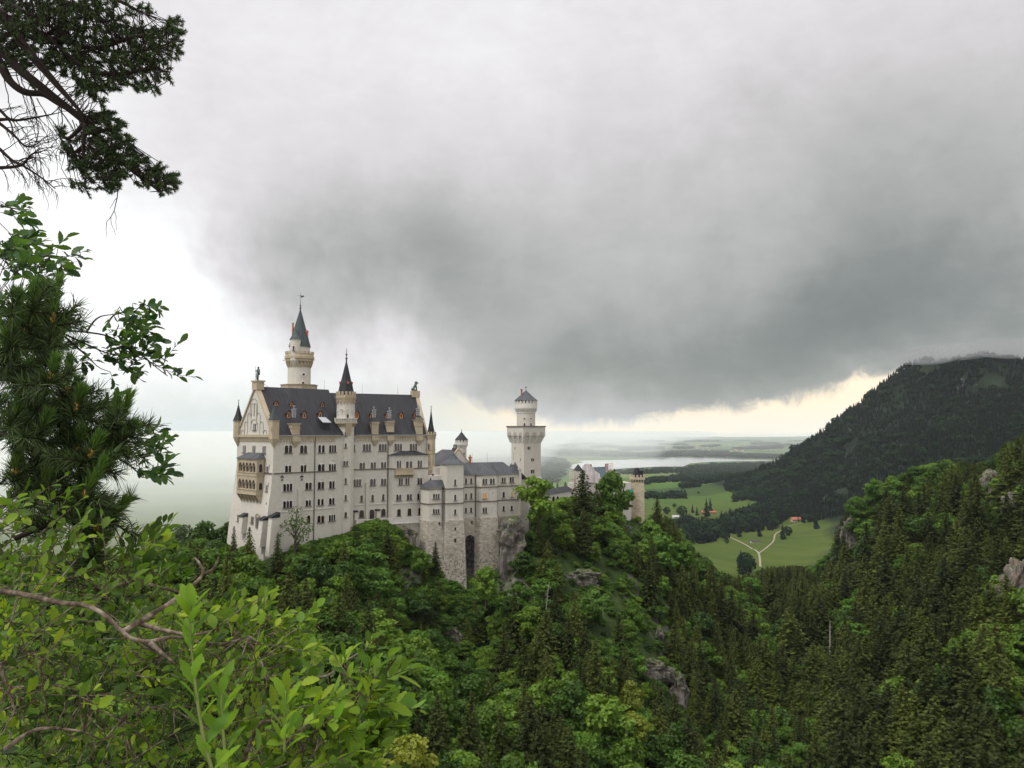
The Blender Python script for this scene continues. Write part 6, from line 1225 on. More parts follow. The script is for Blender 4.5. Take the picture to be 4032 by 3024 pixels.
# single trees and bushes of the meadow
MT = [(2910, 2115, 1290, 26, 'c', 'dark wide conifer pair at the near edge of the belt above the meadow'), (3082, 2125, 1260, 31, 'c', 'tall dark conifer beside the bend of the gravel track'), (2985 + 5, 2113, 1290, 27, 'c', 'dark conifer behind the small white hut in the meadow'),
 (3214, 2084, 1400, 33, 'c', 'solitary dark conifer on the upper meadow right of the farmhouse'), (3100, 2110, 1290, 18, 'b', 'low dark tree right of the tall conifer by the track'), (2918, 2262, 1110, 34, 'c', 'dark conifer at left of the tree group in the lower meadow'), (2940, 2258, 1110, 26, 'b', 'wide round tree in the group beside the gravel track'), (2932, 2240, 1130, 24, 'b', 'middle tree of the group in the lower meadow'),
 (2857, 2128, 1270, 16, 'b', 'small round dark tree at the left end of the gravel track'), (2862, 2140, 1245, 8, 'b', 'low bush just below the left end of the gravel track'), (2625, 2025, 1560, 18, 'b', 'round dark tree in the far field left of the pair of slim trees'), (2655, 1998, 1700, 11, 'b', 'small round bush alone in the far field'), (2727, 2020, 1600, 22, 'c', 'left slim dark tree of a pair in the far field'), (2744, 2030, 1560, 22, 'c', 'right slim dark tree of a pair in the far field'),
 (2782, 2035, 1540, 44, 'c', 'very tall dark conifer standing left of the red roof in the valley'), (2797, 2020, 1600, 38, 'c', 'second tall dark conifer directly beside the red roof in the valley'), (2684, 2035, 1560, 26, 'b', 'broad grey-green tree left of the pair of slim trees'), (2750, 1944, 2250, 8, 'b', 'tiny bush in the middle of the large far field')]
for px, py, d, h_, kk, lb in MT:
    x, z_ = ray(px, py); hp = hit(px, py, 900, 4000); me = FT_[0] if kk == 'c' else FT_[3]; o = bpy.data.objects.new('conifer' if kk == 'c' else 'meadow_tree', me); COL.objects.link(o); o.location = hp - Vector((0, 0, .4)); o.scale = (h_ * 1.15, h_ * 1.15, h_); tag(o, lb, 'conifer' if kk == 'c' else 'tree')
# dead trunks
def snag(px, y0, y1, d, r, lean, lb):
    mb = MB(); b, t2 = P(px, y1, d), P(px + lean, y0, d); mb.tube([b - Vector((0, 0, 3)), b.lerp(t2, .5), t2], r, r * .3, 7); rg = random.Random(px)
    for k in range(16): q = b.lerp(t2, .3 + .65 * k / 16); a = rg.uniform(0, 6.28); mb.tube([q, q + Vector((math.cos(a), math.sin(a), -.2)) * rg.uniform(.5, 1.4)], .05, .02, 4)
    o = mb.build('dead_tree', BKP); tag(o, lb, 'dead tree')
snag(3268, 2445, 2600, 322, .35, 0, 'pale bare dead trunk standing in the valley seam'); snag(2148, 2290, 2390, 268, .14, 16, 'thin pale leaning dead stem on the slope below the streaked rock'); snag(3742, 2270, 2400, 330, .22, 0, 'grey dead stem among spruces on the right slope')
# ---- farm buildings in the valley
def house(px, py, L, Wd, Hh, ang, wallm, roofm, label, cat='farmhouse', name='farmhouse', parts=True, d0=900, group=None):
    c = hit(px, py, d0, 16000); a = math.radians(ang); u = Vector((math.cos(a), math.sin(a), 0)); v = Vector((-u.y, u.x, 0)); t_ = empty(name, c, label, cat, group); q = lambda a_, b_, z: c + u * a_ + v * b_ + Vector((0, 0, z)); e = .12 * Wd; rh = Wd * .32
    mb = MB(); mb.loft([[q(-L / 2, -Wd / 2, -2), q(L / 2, -Wd / 2, -2), q(L / 2, Wd / 2, -2), q(-L / 2, Wd / 2, -2)], [q(-L / 2, -Wd / 2, Hh), q(L / 2, -Wd / 2, Hh), q(L / 2, Wd / 2, Hh), q(-L / 2, Wd / 2, Hh)]])
    for s in (-1, 1): mb.face([q(s * L / 2, -Wd / 2, Hh), q(s * L / 2, Wd / 2, Hh), q(s * L / 2, 0, Hh + rh)])
    mb.build('wall', wallm, t_); mb = MB()
    for s in (-1, 1): f_ = [q(-L / 2 - e, s * (Wd / 2 + e), Hh - e * .6), q(L / 2 + e, s * (Wd / 2 + e), Hh - e * .6), q(L / 2 + e, 0, Hh + rh), q(-L / 2 - e, 0, Hh + rh)]; mb.loft([f_, [p + Vector((0, 0, .3)) for p in f_]])
    mb.build('roof', roofm, t_)
    if parts:
        n = max(2, int(L / 4))
        for k in range(n): mb = MB(); x0 = -L / 2 + L * (k + .5) / n; mb.loft([[q(x0 - .7, -Wd / 2 - .05, Hh * .35), q(x0 + .7, -Wd / 2 - .05, Hh * .35), q(x0 + .7, -Wd / 2 - .05, Hh * .7), q(x0 - .7, -Wd / 2 - .05, Hh * .7)], [q(x0 - .7, -Wd / 2 + .05, Hh * .35), q(x0 + .7, -Wd / 2 + .05, Hh * .35), q(x0 + .7, -Wd / 2 + .05, Hh * .7), q(x0 - .7, -Wd / 2 + .05, Hh * .7)]]); mb.build('window', GL, t_)
    return t_
RT = mat('red_tiles', lambda t_: pbsdf(t_, t_.ramp(t_.noise(geo(t_)['Position'], .6, 4), [(.3, (.22, .07, .045)), (.7, (.34, .13, .08))]), .8, .2)); TB = mat('brown_timber', lambda t_: pbsdf(t_, (.16, .11, .08), .9, .1))
house(3136, 2056, 22, 11, 4.5, 8, mat('beige_render', lambda t_: pbsdf(t_, (.38, .30, .24), .9, .1)), RT, 'farmhouse with brick-red roof at the forest edge above the gravel track')
house(2974, 2137, 16, 7, 2.4, 5, PA, mat('weathered_boards', lambda t_: pbsdf(t_, (.06, .055, .045), .9, .1)), 'small white hut with dark roof standing in the meadow between the tracks', 'hut', 'meadow_hut')
house(2806, 2022, 15, 8, 3, 2, TB, RT, 'long low building with faded red roof beyond the tall conifers'); house(2770, 2024, 12, 9, 4, 12, TB, RT, 'brown barn left of the tall valley conifers', 'barn', 'barn')
house(2708, 2052, 18, 12, 5, 20, PA, ZN, 'white-walled house with pale roof half hidden by the conifer belt'); house(2660, 2040, 14, 9, 3.5, 0, PA, ZN, 'pale low shed at the left end of the conifer belt', 'shed', 'shed')
rg = random.Random(4)
for k in range(30):
    px = rg.choice([rg.uniform(2735, 2800), rg.uniform(2840, 2960), rg.uniform(2880, 3060)]); py = rg.uniform(1752, 1778)
    house(px, py, rg.uniform(16, 26), rg.uniform(10, 15), rg.uniform(6, 8), rg.uniform(0, 180), PA, RT if rg.random() < .6 else TB, 'tiny pale house with tiled roof in the distant village beyond the lake', 'house', 'village_house', False, 5600, 'village houses beyond the lake')
# ------------------------------------------------------------------ visitors in front of the gatehouse
def person_mesh(seed):
    rg = random.Random(seed); J = [((0, 0, .95), .135), ((0, 0, 1.12), .125), ((0, 0, 1.34), .15), ((0, 0, 1.47), .062), ((0, .02, 1.56), .085), ((0, .02, 1.68), .098), ((0, .01, 1.76), .06)]
    E = [(k, k + 1) for k in range(6)]
    for s in (-1, 1):
        st = rg.uniform(-.14, .14) * s; b = len(J); J += [((s * .10, 0, .88), .095), ((s * .12, st, .50), .065), ((s * .12, st * .6, .09), .045), ((s * .13, st * .6 + .14, .035), .035)]; E += [(0, b), (b, b + 1), (b + 1, b + 2), (b + 2, b + 3)]
        b = len(J); J += [((s * .20, 0, 1.38), .062), ((s * .27, -.02, 1.12), .045), ((s * .24, rg.uniform(.02, .16), .90), .034), ((s * .235, rg.uniform(.04, .18), .80), .030)]; E += [(2, b), (b, b + 1), (b + 1, b + 2), (b + 2, b + 3)]
    me = bpy.data.meshes.new('person'); me.from_pydata([j[0] for j in J], E, []); o = bpy.data.objects.new('tmp', me); COL.objects.link(o); sk = o.modifiers.new('s', 'SKIN'); sb = o.modifiers.new('b', 'SUBSURF'); sb.levels = 1; sb.render_levels = 1
    for v, j in zip(me.skin_vertices[0].data, J): v.radius = (j[1], j[1])
    me.skin_vertices[0].data[0].use_root = True; bpy.context.view_layer.update(); dg = bpy.context.evaluated_depsgraph_get(); r = bpy.data.meshes.new_from_object(o.evaluated_get(dg)); bpy.data.objects.remove(o)
    cl = [(.02, .02, .03), (.25, .03, .03), (.03, .05, .14), (.05, .05, .05), (.30, .28, .26), (.04, .07, .05)]; r.materials.clear()
    for nm, c in (('jacket', cl[seed % 6]), ('trousers', cl[(seed * 5 + 3) % 4]), ('skin_tone', (.45, .28, .20)), ('hair', (.03, .02, .015))): r.materials.append(mat('%s_%02d' % (nm, seed), lambda t_, c=c: pbsdf(t_, c, .85, .2)))
    for f in r.polygons: z = f.center.z; f.material_index = 3 if z > 1.72 or (z > 1.6 and f.center.y < -.01) else 2 if z > 1.47 or (abs(f.center.x) > .2 and z < .86) else 0 if z > .93 else 1; f.use_smooth = True
    return r
PL = ['visitor in a dark jacket at the left end of the small group before the gatehouse', 'visitor in a red jacket in the small group before the gatehouse', 'visitor in a navy jacket in the small group before the gatehouse', 'visitor in charcoal clothing in the small group before the gatehouse', 'visitor in a pale jacket in the small group before the gatehouse', 'visitor in a green jacket at the right end of the small group before the gatehouse']
for k in range(6):
    hp = hit(2452 + k * 7.5, 2084 + (k * 5 % 7), 250, 480); x, y = hp.x, hp.y; o = bpy.data.objects.new('person', person_mesh(k)); COL.objects.link(o); o.location = (x, y, h1(x, y)); o.rotation_euler = (0, 0, k * 1.3); tag(o, PL[k], 'person', 'visitors before the gatehouse')
# ------------------------------------------------------------------ plants on the viewer's own cliff
def nearleaf(name, c1, c2, c3, trans, rough=.55, spec=.22):
    def fn(t_):
        g = geo(t_); f = t_.m('ADD', t_.m('MULTIPLY', g['Random Per Island'], .75), t_.m('MULTIPLY_ADD', t_.noise(g['Position'], 2.2, 3, .6), 1.7, -.80), clamp=True)
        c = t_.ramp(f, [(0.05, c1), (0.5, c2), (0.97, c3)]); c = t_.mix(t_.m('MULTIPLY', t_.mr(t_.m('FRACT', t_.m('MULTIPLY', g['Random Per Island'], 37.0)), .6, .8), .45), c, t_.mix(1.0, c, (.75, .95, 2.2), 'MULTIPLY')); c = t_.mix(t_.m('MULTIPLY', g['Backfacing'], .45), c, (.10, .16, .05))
        b = pbsdf(t_, c, rough, spec); tr = t_.node('ShaderNodeBsdfTranslucent'); t_.put(tr.inputs[0], t_.mix(1.0, c, (1.5, 1.7, .5), 'MULTIPLY'))
        mx = t_.node('ShaderNodeMixShader'); mx.inputs[0].default_value = trans; t_.l.new(b, mx.inputs[1]); t_.l.new(tr.outputs[0], mx.inputs[2]); return mx.outputs[0]
    return mat(name, fn)
NL = nearleaf('willow_leaves', (.016, .038, .004), (.078, .140, .009), (.25, .32, .016), .40)
NLB = nearleaf('young_leaves', (.06, .13, .008), (.12, .21, .012), (.21, .30, .020), .4)
NLD = nearleaf('shade_toned_leaves', (.010, .026, .006), (.022, .058, .010), (.06, .12, .018), .3)  # darker leaf copy; the shade is put into its greens
PN = nearleaf('mountain_pine_needles', (.030, .070, .012), (.065, .130, .018), (.13, .20, .028), .2, .45)
PNO = nearleaf('old_needles', (.010, .018, .006), (.018, .030, .009), (.035, .05, .014), .1, .6, .2)
PD = nearleaf('pine_needles', (.004, .007, .003), (.008, .014, .005), (.022, .034, .009), .08, .6, .2)
TW = mat('twig_bark', lambda t_: pbsdf(t_, t_.ramp(t_.noise(geo(t_)['Position'], 28, 4, .7), [(.35, (.022, .016, .011)), (.5, (.085, .062, .045)), (.68, (.22, .19, .15))]), .9, .2, bump(t_, t_.noise(geo(t_)['Position'], 60, 3), .004, .8)))
TWD = mat('dark_twig', lambda t_: pbsdf(t_, (.022, .017, .015), .9, .1)); GST = mat('green_stem', lambda t_: pbsdf(t_, (.12, .15, .04), .6, .3)); CN = mat('pine_cone', lambda t_: pbsdf(t_, t_.ramp(t_.noise(geo(t_)['Position'], 90, 2), [(.4, (.14, .07, .02)), (.6, (.34, .24, .05))]), .7, .3))
ST = 11; tt = np.linspace(0, 1, ST); hwid = np.sin(PI * tt ** 1.12) ** .72 * (1 + .10 * np.where(np.arange(ST) % 2, 1, -1)); hwid[0] = .05; hwid[-1] = .02
def leaves(C, D, N, L, Wd):
    """leaf blades from base C along D with upper side N"""
    n = len(C); D = D / np.linalg.norm(D, axis=1, keepdims=True); S_ = np.cross(D, N); S_ /= np.linalg.norm(S_, axis=1, keepdims=True) + 1e-9; N = np.cross(S_, D)
    curl = _r.uniform(.02, .22, (n, 1)); fold = _r.uniform(.1, .4, (n, 1)); tw = _r.uniform(-.15, .15, (n, 1)); V = np.empty((n, ST, 3, 3))
    for k in range(ST):
        mid = C + D * (L[:, None] * tt[k]) - N * (L[:, None] * curl * tt[k] ** 2); s = Wd[:, None] * .5 * hwid[k]
        V[:, k, 1] = mid; V[:, k, 0] = mid - S_ * s + N * s * (fold + tw * tt[k]); V[:, k, 2] = mid + S_ * s + N * s * (fold - tw * tt[k])
    b = np.arange(n)[:, None, None] * ST * 3; k = np.arange(ST - 1)[None, :, None] * 3; j = np.arange(2)[None, None, :]; i0 = b + k + j
    return V.reshape(-1, 3), np.stack([i0, i0 + 1, i0 + 4, i0 + 3], -1).reshape(-1, 4)
_r = np.random.RandomState(77)
def spline(pts, n):
    pts = [np.array(p) for p in pts]; out_ = []
    for i in range(len(pts) - 1):
        p0, p1, p2, p3 = pts[max(i - 1, 0)], pts[i], pts[i + 1], pts[min(i + 2, len(pts) - 1)]
        for t in np.linspace(0, 1, n, endpoint=False): out_.append(.5 * (2 * p1 + (p2 - p0) * t + (2 * p0 - 5 * p1 + 4 * p2 - p3) * t * t + (3 * p1 - p0 - 3 * p2 + p3) * t ** 3))
    return np.array(out_ + [pts[-1]])
class Plant:
    def __init__(s, young=.0): s.L = [[], [], [], [], []]; s.Y = [[], [], [], [], []]; s.young = young; s.mb = MB(); s.main = []; s.bases = []
    def stem(s, pts, r0, r1, n=5):
        if r0 > .0028: s.main += [np.array(p) for p in pts]
        s.mb.tube([Vector(p) for p in pts], r0, r1, n); return s
    def twig(s, base, d, length, nl, ll, r=.0016, bend=.25, w_=.50, up=.5, whorl=False):
        base = np.array(base); s.bases.append(base); d = np.array(d, float); d /= np.linalg.norm(d); side = _r.normal(size=3); side -= d * side.dot(d); side /= np.linalg.norm(side)
        ts = np.linspace(0, 1, 6); pts = base + np.outer(ts, d) * length + np.outer(ts ** 2, side) * length * bend * _r.uniform(.2, 1); s.stem(pts, r, r * .5, 4)
        X = np.cross(d, [0, 0, 1.0]); X /= np.linalg.norm(X) + 1e-9; Y = np.cross(X, d); T = s.Y if _r.rand() < s.young else s.L
        for k in range(nl):
            t = (k + .6) / nl if nl > 1 else 1; p = np.array([np.interp(t, ts, pts[:, i]) for i in range(3)]); a = k * 2.4 + _r.uniform(-.4, .4)
            o = X * math.cos(a) + Y * math.sin(a); op = .95 - .55 * t; dd = d * (.35 + .75 * t) + o * op + np.array([0, 0, .10]); nn = np.array([0, 0, 1.0]) * up + d * .4 - o * .2 + _r.normal(size=3) * .35
            L_ = ll * _r.uniform(.50, 1.15) * (1 - .25 * abs(t - .5)); T[0].append(p); T[1].append(dd); T[2].append(nn); T[3].append(L_); T[4].append(L_ * w_ * _r.uniform(.85, 1.15))
    def done(s, name, label, cat, leafm, barkm, org=None, subname='leaves'):
        M_ = np.array(s.main) if s.main else np.zeros((0, 3))
        for b_ in s.bases:
            if len(M_) == 0: break
            k = np.argmin(((M_ - b_) ** 2).sum(1)); ds = np.linalg.norm(M_[k] - b_)
            if .02 < ds < .30: m1 = (M_[k] + b_) / 2 + _r.normal(size=3) * ds * .10; s.mb.tube([Vector(M_[k]), Vector(m1), Vector(b_)], .0019, .0012, 4)
        o = empty(name, org or tuple(np.mean(s.L[0], axis=0) - [0, 0, .4]), label, cat); s.mb.build('branches', barkm, o, smooth=True); off = np.array(ORG[o.name])
        V, F_ = leaves(*[np.array(q) for q in s.L]); me = npmesh(subname, V - off, [F_], [leafm], smooth=True); l = bpy.data.objects.new(subname, me); COL.objects.link(l); l.parent = o
        if s.Y[0]: V, F_ = leaves(*[np.array(q) for q in s.Y]); y_ = bpy.data.objects.new('young_leaves', npmesh('young_leaves', V - off, [F_], [NLB], smooth=True)); COL.objects.link(y_); y_.parent = o
        return o
def pp(px, py, d): return np.array(P(px, py, d))
def samp(poly, n):
    p = np.array(poly, float); out_ = []
    while len(out_) < n: q = _r.uniform(p.min(0), p.max(0), (n * 3, 2)); out_ += list(q[inpoly(q[:, 0], q[:, 1], poly)])
    return np.array(out_[:n])
# -- ground of the near bank
def m_bank(t_): p = geo(t_)['Position']; return pbsdf(t_, t_.ramp(t_.noise(p, 6, 6, .7), [(.3, (.018, .014, .009)), (.5, (.045, .038, .020)), (.62, (.05, .06, .018)), (.75, (.10, .08, .05))]), .95, .1, bump(t_, t_.noise(p, 18, 5, .7), .04, 1))
gx, gy = np.meshgrid(np.linspace(-9, 1.2, 70), np.linspace(-2, 9, 70)); gz = 198.35 - .28 * np.clip(gy, 0, 9) - .30 * np.clip(gx + 2.5, 0, 9) ** 1.5 + .10 * np.clip(-gx - 3, 0, 9) - .5 * np.clip(gy - 5, 0, 9) ** 1.4
gz += np.array([noise.fractal(Vector((a * 1.2, b * 1.2, 0)), 1, 2, 4) * .18 for a, b in zip(gx.ravel(), gy.ravel())]).reshape(gx.shape); i = np.arange(4900).reshape(70, 70)
bk = npmesh('cliff_edge', np.stack([gx, gy, gz], -1).reshape(-1, 3), [np.stack([i[:-1, :-1], i[:-1, 1:], i[1:, 1:], i[1:, :-1]], -1).reshape(-1, 4)], [mat('bank_soil', m_bank)], smooth=True); bo = bpy.data.objects.new('cliff_edge', bk); COL.objects.link(bo); tag(bo, kind='structure')
def right_up(a=.6): return np.array([.75, -.05, .5]) + _r.normal(size=3) * a
# -- main shrub of the lower left
A = Plant(.10)
main = [(-150,2320,1.72),(60,2335,1.7),(230,2372,1.68),(340,2385,1.66),(415,2425,1.65),(470,2478,1.65),(520,2515,1.65),(590,2525,1.66),(660,2510,1.68),(740,2515,1.7),(810,2535,1.75),(900,2530,1.8),(980,2505,1.9)]
A.stem(spline([pp(*q) for q in main], 4), .0062, .0022, 8)
for b in ([(590,2528,1.66),(635,2570,1.66),(688,2612,1.64)], [(480,2490,1.66),(560,2440,1.7),(660,2380,1.75),(740,2320,1.8),(795,2265,1.85),(790,2225,1.85),(765,2195,1.85)], [(530,2450,1.7),(640,2480,1.7),(760,2500,1.7),(860,2475,1.75)], [(400,2330,2.4),(520,2290,2.4),(640,2315,2.4),(760,2350,2.4),(860,2400,2.4),(940,2520,2.4),(1000,2620,2.35)], [(-60,2650,2.5),(60,2600,2.5),(160,2580,2.5)], [(-40,2720,2.3),(150,2700,2.3),(260,2705,2.3),(345,2740,2.3)], [(650,2580,2.1),(720,2560,2.15),(800,2550,2.2)], [(795,2265,2.4),(840,2240,2.4),(860,2195,2.4)], [(220,2060,2.6),(330,1990,2.6),(420,1950,2.6)],
          [(0,2620,2),(20,2680,2),(60,2800,2)], [(480,2830,2.1),(560,2790,2.1),(680,2790,2.1)], [(20,2950,1.9),(150,2870,1.9),(330,2880,1.9)]):
    A.stem(spline([pp(*q) for q in b], 4), .0065, .0022, 6)
for poly, n, d0, d1, ll in (([(-100,1930),(130,1950),(300,2150),(480,2290),(600,2360),(750,2430),(900,2480),(1000,2560),(1020,2650),(980,3100),(-100,3100)], 430, 1.9, 3.4, .047), ([(-100,2300),(600,2400),(1000,2560),(1000,3100),(-100,3100)], 230, 3.2, 5.5, .078)):
    for q in samp(poly, n): d = _r.uniform(d0, d1); A.twig(pp(q[0], q[1], d), right_up(), _r.uniform(.10, .24), _r.randint(6, 11), ll * _r.uniform(.55, 1.1))
for q in samp([(450,2180),(560,2170),(620,2220),(660,2290),(600,2330),(500,2300),(420,2240)], 22): A.twig(pp(q[0], q[1], _r.uniform(2.2, 2.8)), [.6, 0, .6] + _r.normal(size=3) * .4, .14, 7, .05)
A.done('leafy_shrub', 'large leafy shrub with a gnarled lichen-spotted branch filling the lower left corner', 'shrub', NL, TW)
# -- shrub reaching right at the bottom
B = Plant(.30)
for b in ([(900,3150,2.1),(1010,2870,2.1),(1080,2840,2.1),(1180,2815,2.1),(1300,2830,2.05),(1400,2740,2.0),(1500,2660,2.0),(1560,2590,2.0)], [(1080,2840,2.1),(1160,2700,2.3),(1290,2660,2.3),(1350,2610,2.35),(1430,2560,2.4)], [(820,2380,2.7),(1000,2470,2.7),(1060,2700,2.6),(1100,2900,2.5)], [(1000,2460,2.8),(1120,2420,2.8),(1230,2410,2.8)], [(1250,2940,2.2),(1350,2960,2.2)], [(960,2500,2.4),(1040,2640,2.4),(1030,2800,2.4)]):
    B.stem(spline([pp(*q) for q in b], 4), .006, .002, 6)
for q in samp([(640,2360),(760,2390),(900,2400),(1100,2430),(1160,2450),(1180,2470),(1170,2540),(1240,2560),(1240,2600),(1180,2650),(1100,2690),(1000,2720),(900,2660),(760,2480)], 150): B.twig(pp(q[0], q[1], _r.uniform(2.5, 3.4)), [.6, 0, .5] + _r.normal(size=3) * .6, _r.uniform(.06, .13), 8, .046, w_=.52)
for q in samp([(980,2790),(1150,2780),(1300,2780),(1420,2740),(1500,2760),(1480,2830),(1400,2880),(1400,3100),(950,3100)], 125): B.twig(pp(q[0], q[1], _r.uniform(1.9, 2.6)), [.7, 0, .45] + _r.normal(size=3) * .5, _r.uniform(.09, .17), 8, .056)
for (x0, y0, x1, y1, n, l) in ((1450,2720,1570,2520,7,.075),(1500,2680,1660,2600,6,.08),(1440,2700,1470,2580,6,.07),(1420,2740,1560,2790,6,.08),(1380,2800,1520,2780,6,.085),(1290,2830,1440,2830,5,.09),(1460,2640,1500,2800,4,.07),(1120,2800,1150,2700,4,.08),(1240,2760,1330,2740,5,.075),(1430,2570,1480,2500,6,.045),(1340,2640,1380,2560,5,.06)):
    a, b = pp(x0, y0, 2.0), pp(x1, y1, 1.97); B.twig(a, b - a, np.linalg.norm(b - a) * .8, n, l, .0022, .1, .38)
for q in samp([(1300,2930),(1480,2900),(1500,3050),(1250,3050)], 12): B.twig(pp(q[0], q[1], 2.2), [.5, 0, .7], .12, 6, .06)
B.done('leafy_shrub', 'shrub branches with long fresh leaves reaching right over the gorge at the bottom', 'shrub', NL, TW)
# -- young upright shoots
def shoot(pts, n, l, name_lb, r=.004):
    s = Plant(); q = spline([pp(*p) for p in pts], 6); s.stem(q, r, .0015, 6); m = len(q)
    for k in range(n):
        t = .08 + .92 * k / n; p = q[min(m - 1, int(t * (m - 1)))]; a = k * 2.4; dd = np.array([math.cos(a) * .8, math.sin(a) * .6, .75 + .6 * t]); L_ = l * (1.15 - .5 * max(0, t - .6)) * _r.uniform(.85, 1.1)
        for z_, v in zip(s.L, (p, dd, np.array([-math.cos(a) * .5, -math.sin(a) * .5 - .2, .8]) + _r.normal(size=3) * .3, L_, L_ * .33)): z_.append(v)
    return s.done('young_shoot', name_lb, 'shoot', NLB, GST, tuple(q[0]))
shoot([(850,3080,1.5),(800,2900,1.5),(770,2700,1.52),(755,2560,1.54),(748,2440,1.55),(752,2380,1.55)], 24, .060, 'tall bright yellow-green shoot rising in front of the gnarled branch')
shoot([(900,3100,1.6),(880,2900,1.62),(872,2760,1.63),(878,2640,1.64)], 14, .058, 'shorter bright shoot just right of the tall one')
shoot([(1120,2960,1.8),(1122,2850,1.8),(1125,2720,1.8)], 10, .055, 'fresh shoot with broad pale leaves at the bottom centre')
# -- leafy boughs against the sky at the left
C_ = Plant()
for b in ([(180,1300,2.9),(260,1302,2.9),(340,1308,2.9),(430,1325,2.9),(500,1370,2.9),(560,1400,2.9),(620,1450,2.9),(660,1480,2.9)], [(342,1305,2.9),(370,1265,2.9),(400,1245,2.9),(450,1238,2.9)], [(260,1318,2.9),(330,1350,2.9),(420,1390,2.9),(470,1400,2.9)], [(255,1325,2.9),(340,1400,2.9),(380,1440,2.9)], [(410,1300,2.9),(450,1240,2.9),(520,1230,2.9)]): C_.stem(spline([pp(*q) for q in b], 4), .0042, .0016, 5)
for poly, n in (([(470,1190),(570,1190),(585,1250),(570,1300),(500,1290),(450,1240)], 16), ([(370,1310),(450,1300),(560,1370),(540,1440),(450,1480),(400,1440),(360,1390),(430,1360)], 26), ([(590,1380),(640,1390),(680,1490),(640,1480),(600,1440)], 6), ([(490,1310),(560,1310),(550,1370)], 4), ([(240,1370),(300,1380),(300,1430)], 3)):
    for q in samp(poly, n): C_.twig(pp(q[0], q[1], _r.uniform(2.8, 3.0)), [.8, 0, -.1] + _r.normal(size=3) * .45, .09, 6, .048, .0012)
C_.done('leafy_bough', 'thin leafy bough hanging out against the white sky above the pine shoots', 'branch', NLD, TWD)
D_ = Plant()
for b in ([(-60,1000,3),(60,1010,3),(140,1010,3),(240,1010,3)], [(-60,800,3),(50,820,3),(120,835,3)], [(430,1590,2.7),(340,1600,2.7),(300,1625,2.7)], [(440,1790,2.7),(520,1840,2.7),(560,1880,2.7)], [(380,1740,2.7),(500,1740,2.7),(590,1740,2.7)]): D_.stem(spline([pp(*q) for q in b], 4), .004, .0015, 5)
for poly, n, l in (([(-50,900),(60,890),(90,960),(150,980),(180,1010),(140,1040),(170,1080),(150,1150),(60,1180),(-50,1200)], 42, .055), ([(150,990),(260,990),(270,1015),(200,1040)], 5, .055), ([(-20,790),(80,800),(130,835),(0,840)], 6, .055), ([(330,1570),(420,1590),(400,1640),(330,1650)], 7, .05), ([(530,1710),(600,1730),(610,1780),(540,1800)], 9, .05), ([(510,1800),(590,1840),(640,1900),(560,1890)], 11, .045), ([(90,1480),(180,1500),(170,1560),(90,1560)], 5, .06), ([(-50,1150),(60,1180),(50,1500),(-50,1560)], 20, .06)):
    for q in samp(poly, n): D_.twig(pp(q[0], q[1], _r.uniform(2.6, 3.2)), [.85, 0, .15] + _r.normal(size=3) * .4, .10, 6, l * 1.05, .0013)
D_.done('leafy_shrub', 'dark leafy shrub at the left edge standing against the bright sky', 'shrub', NLD, TWD)
# -- needles
def needles(C, D, L, wd):
    n = len(C); D = D / np.linalg.norm(D, axis=1, keepdims=True); r = _r.normal(size=(n, 3)); S_ = np.cross(D, r); S_ /= np.linalg.norm(S_, axis=1, keepdims=True); t2 = C + D * L[:, None]; m_ = C + D * L[:, None] * .5 + np.array([0, 0, .03]) * L[:, None]
    V = np.stack([C - S_ * wd, C + S_ * wd, m_ + S_ * wd, t2 + S_ * wd * .2, t2 - S_ * wd * .2, m_ - S_ * wd], 1).reshape(-1, 3); b = np.arange(n)[:, None] * 6
    return V, np.concatenate([b + [0, 1, 2, 5], b + [5, 2, 3, 4]])
def needle_run(p0, p1, n, ln, ang, wd=.0011, jit=.25):
    ax = p1 - p0; Lx = np.linalg.norm(ax); ax = ax / Lx; X = np.cross(ax, [.2, .1, 1.0]); X /= np.linalg.norm(X); Y = np.cross(ax, X); t = _r.rand(n); a = _r.uniform(0, 6.28, n); th = ang + _r.normal(size=n) * jit
    D = ax * np.cos(th)[:, None] + (X * np.cos(a)[:, None] + Y * np.sin(a)[:, None]) * np.sin(th)[:, None]; return needles(p0 + np.outer(t, ax) * Lx, D, ln * _r.uniform(.75, 1.1, n), wd)
SHO = [(210,1248,229,1108),(193,1212,186,1135),(262,1537,274,1420),(212,1388,233,1325),(106,1570,112,1440),(12,1385,24,1330),(475,1669,508,1565),(450,1662,464,1585),(337,1946,402,1826),(448,2025,489,1980),(300,1600,318,1550),(482,1731,524,1682),(149,1770,155,1716),(169,1919,184,1870),(357,1784,383,1734),(165,1690,182,1645),(316,1673,335,1618),(376,2180,412,2120),
       (250,1690,262,1640),(60,1640,80,1580),(95,1720,100,1660),(230,1860,250,1800),(60,1850,70,1790),(290,1560,305,1510),(400,1700,428,1650),(330,1880,360,1830),(380,2080,430,2040),(290,2010,330,1960),(200,1480,215,1430),(150,1350,160,1290),(110,1290,118,1230),(60,1230,70,1170),(160,1620,170,1560),(410,1760,450,1720),(300,1760,322,1700),(130,1190,138,1130),(40,1450,50,1400),(50,1320,60,1260)]
mp = empty('mountain_pine', (-1.6, 2.4, 198.0), 'mountain pine bush with upright bright needle shoots at the left edge', 'pine bush'); mbp = MB(); nv, ov, cones = [], [], []
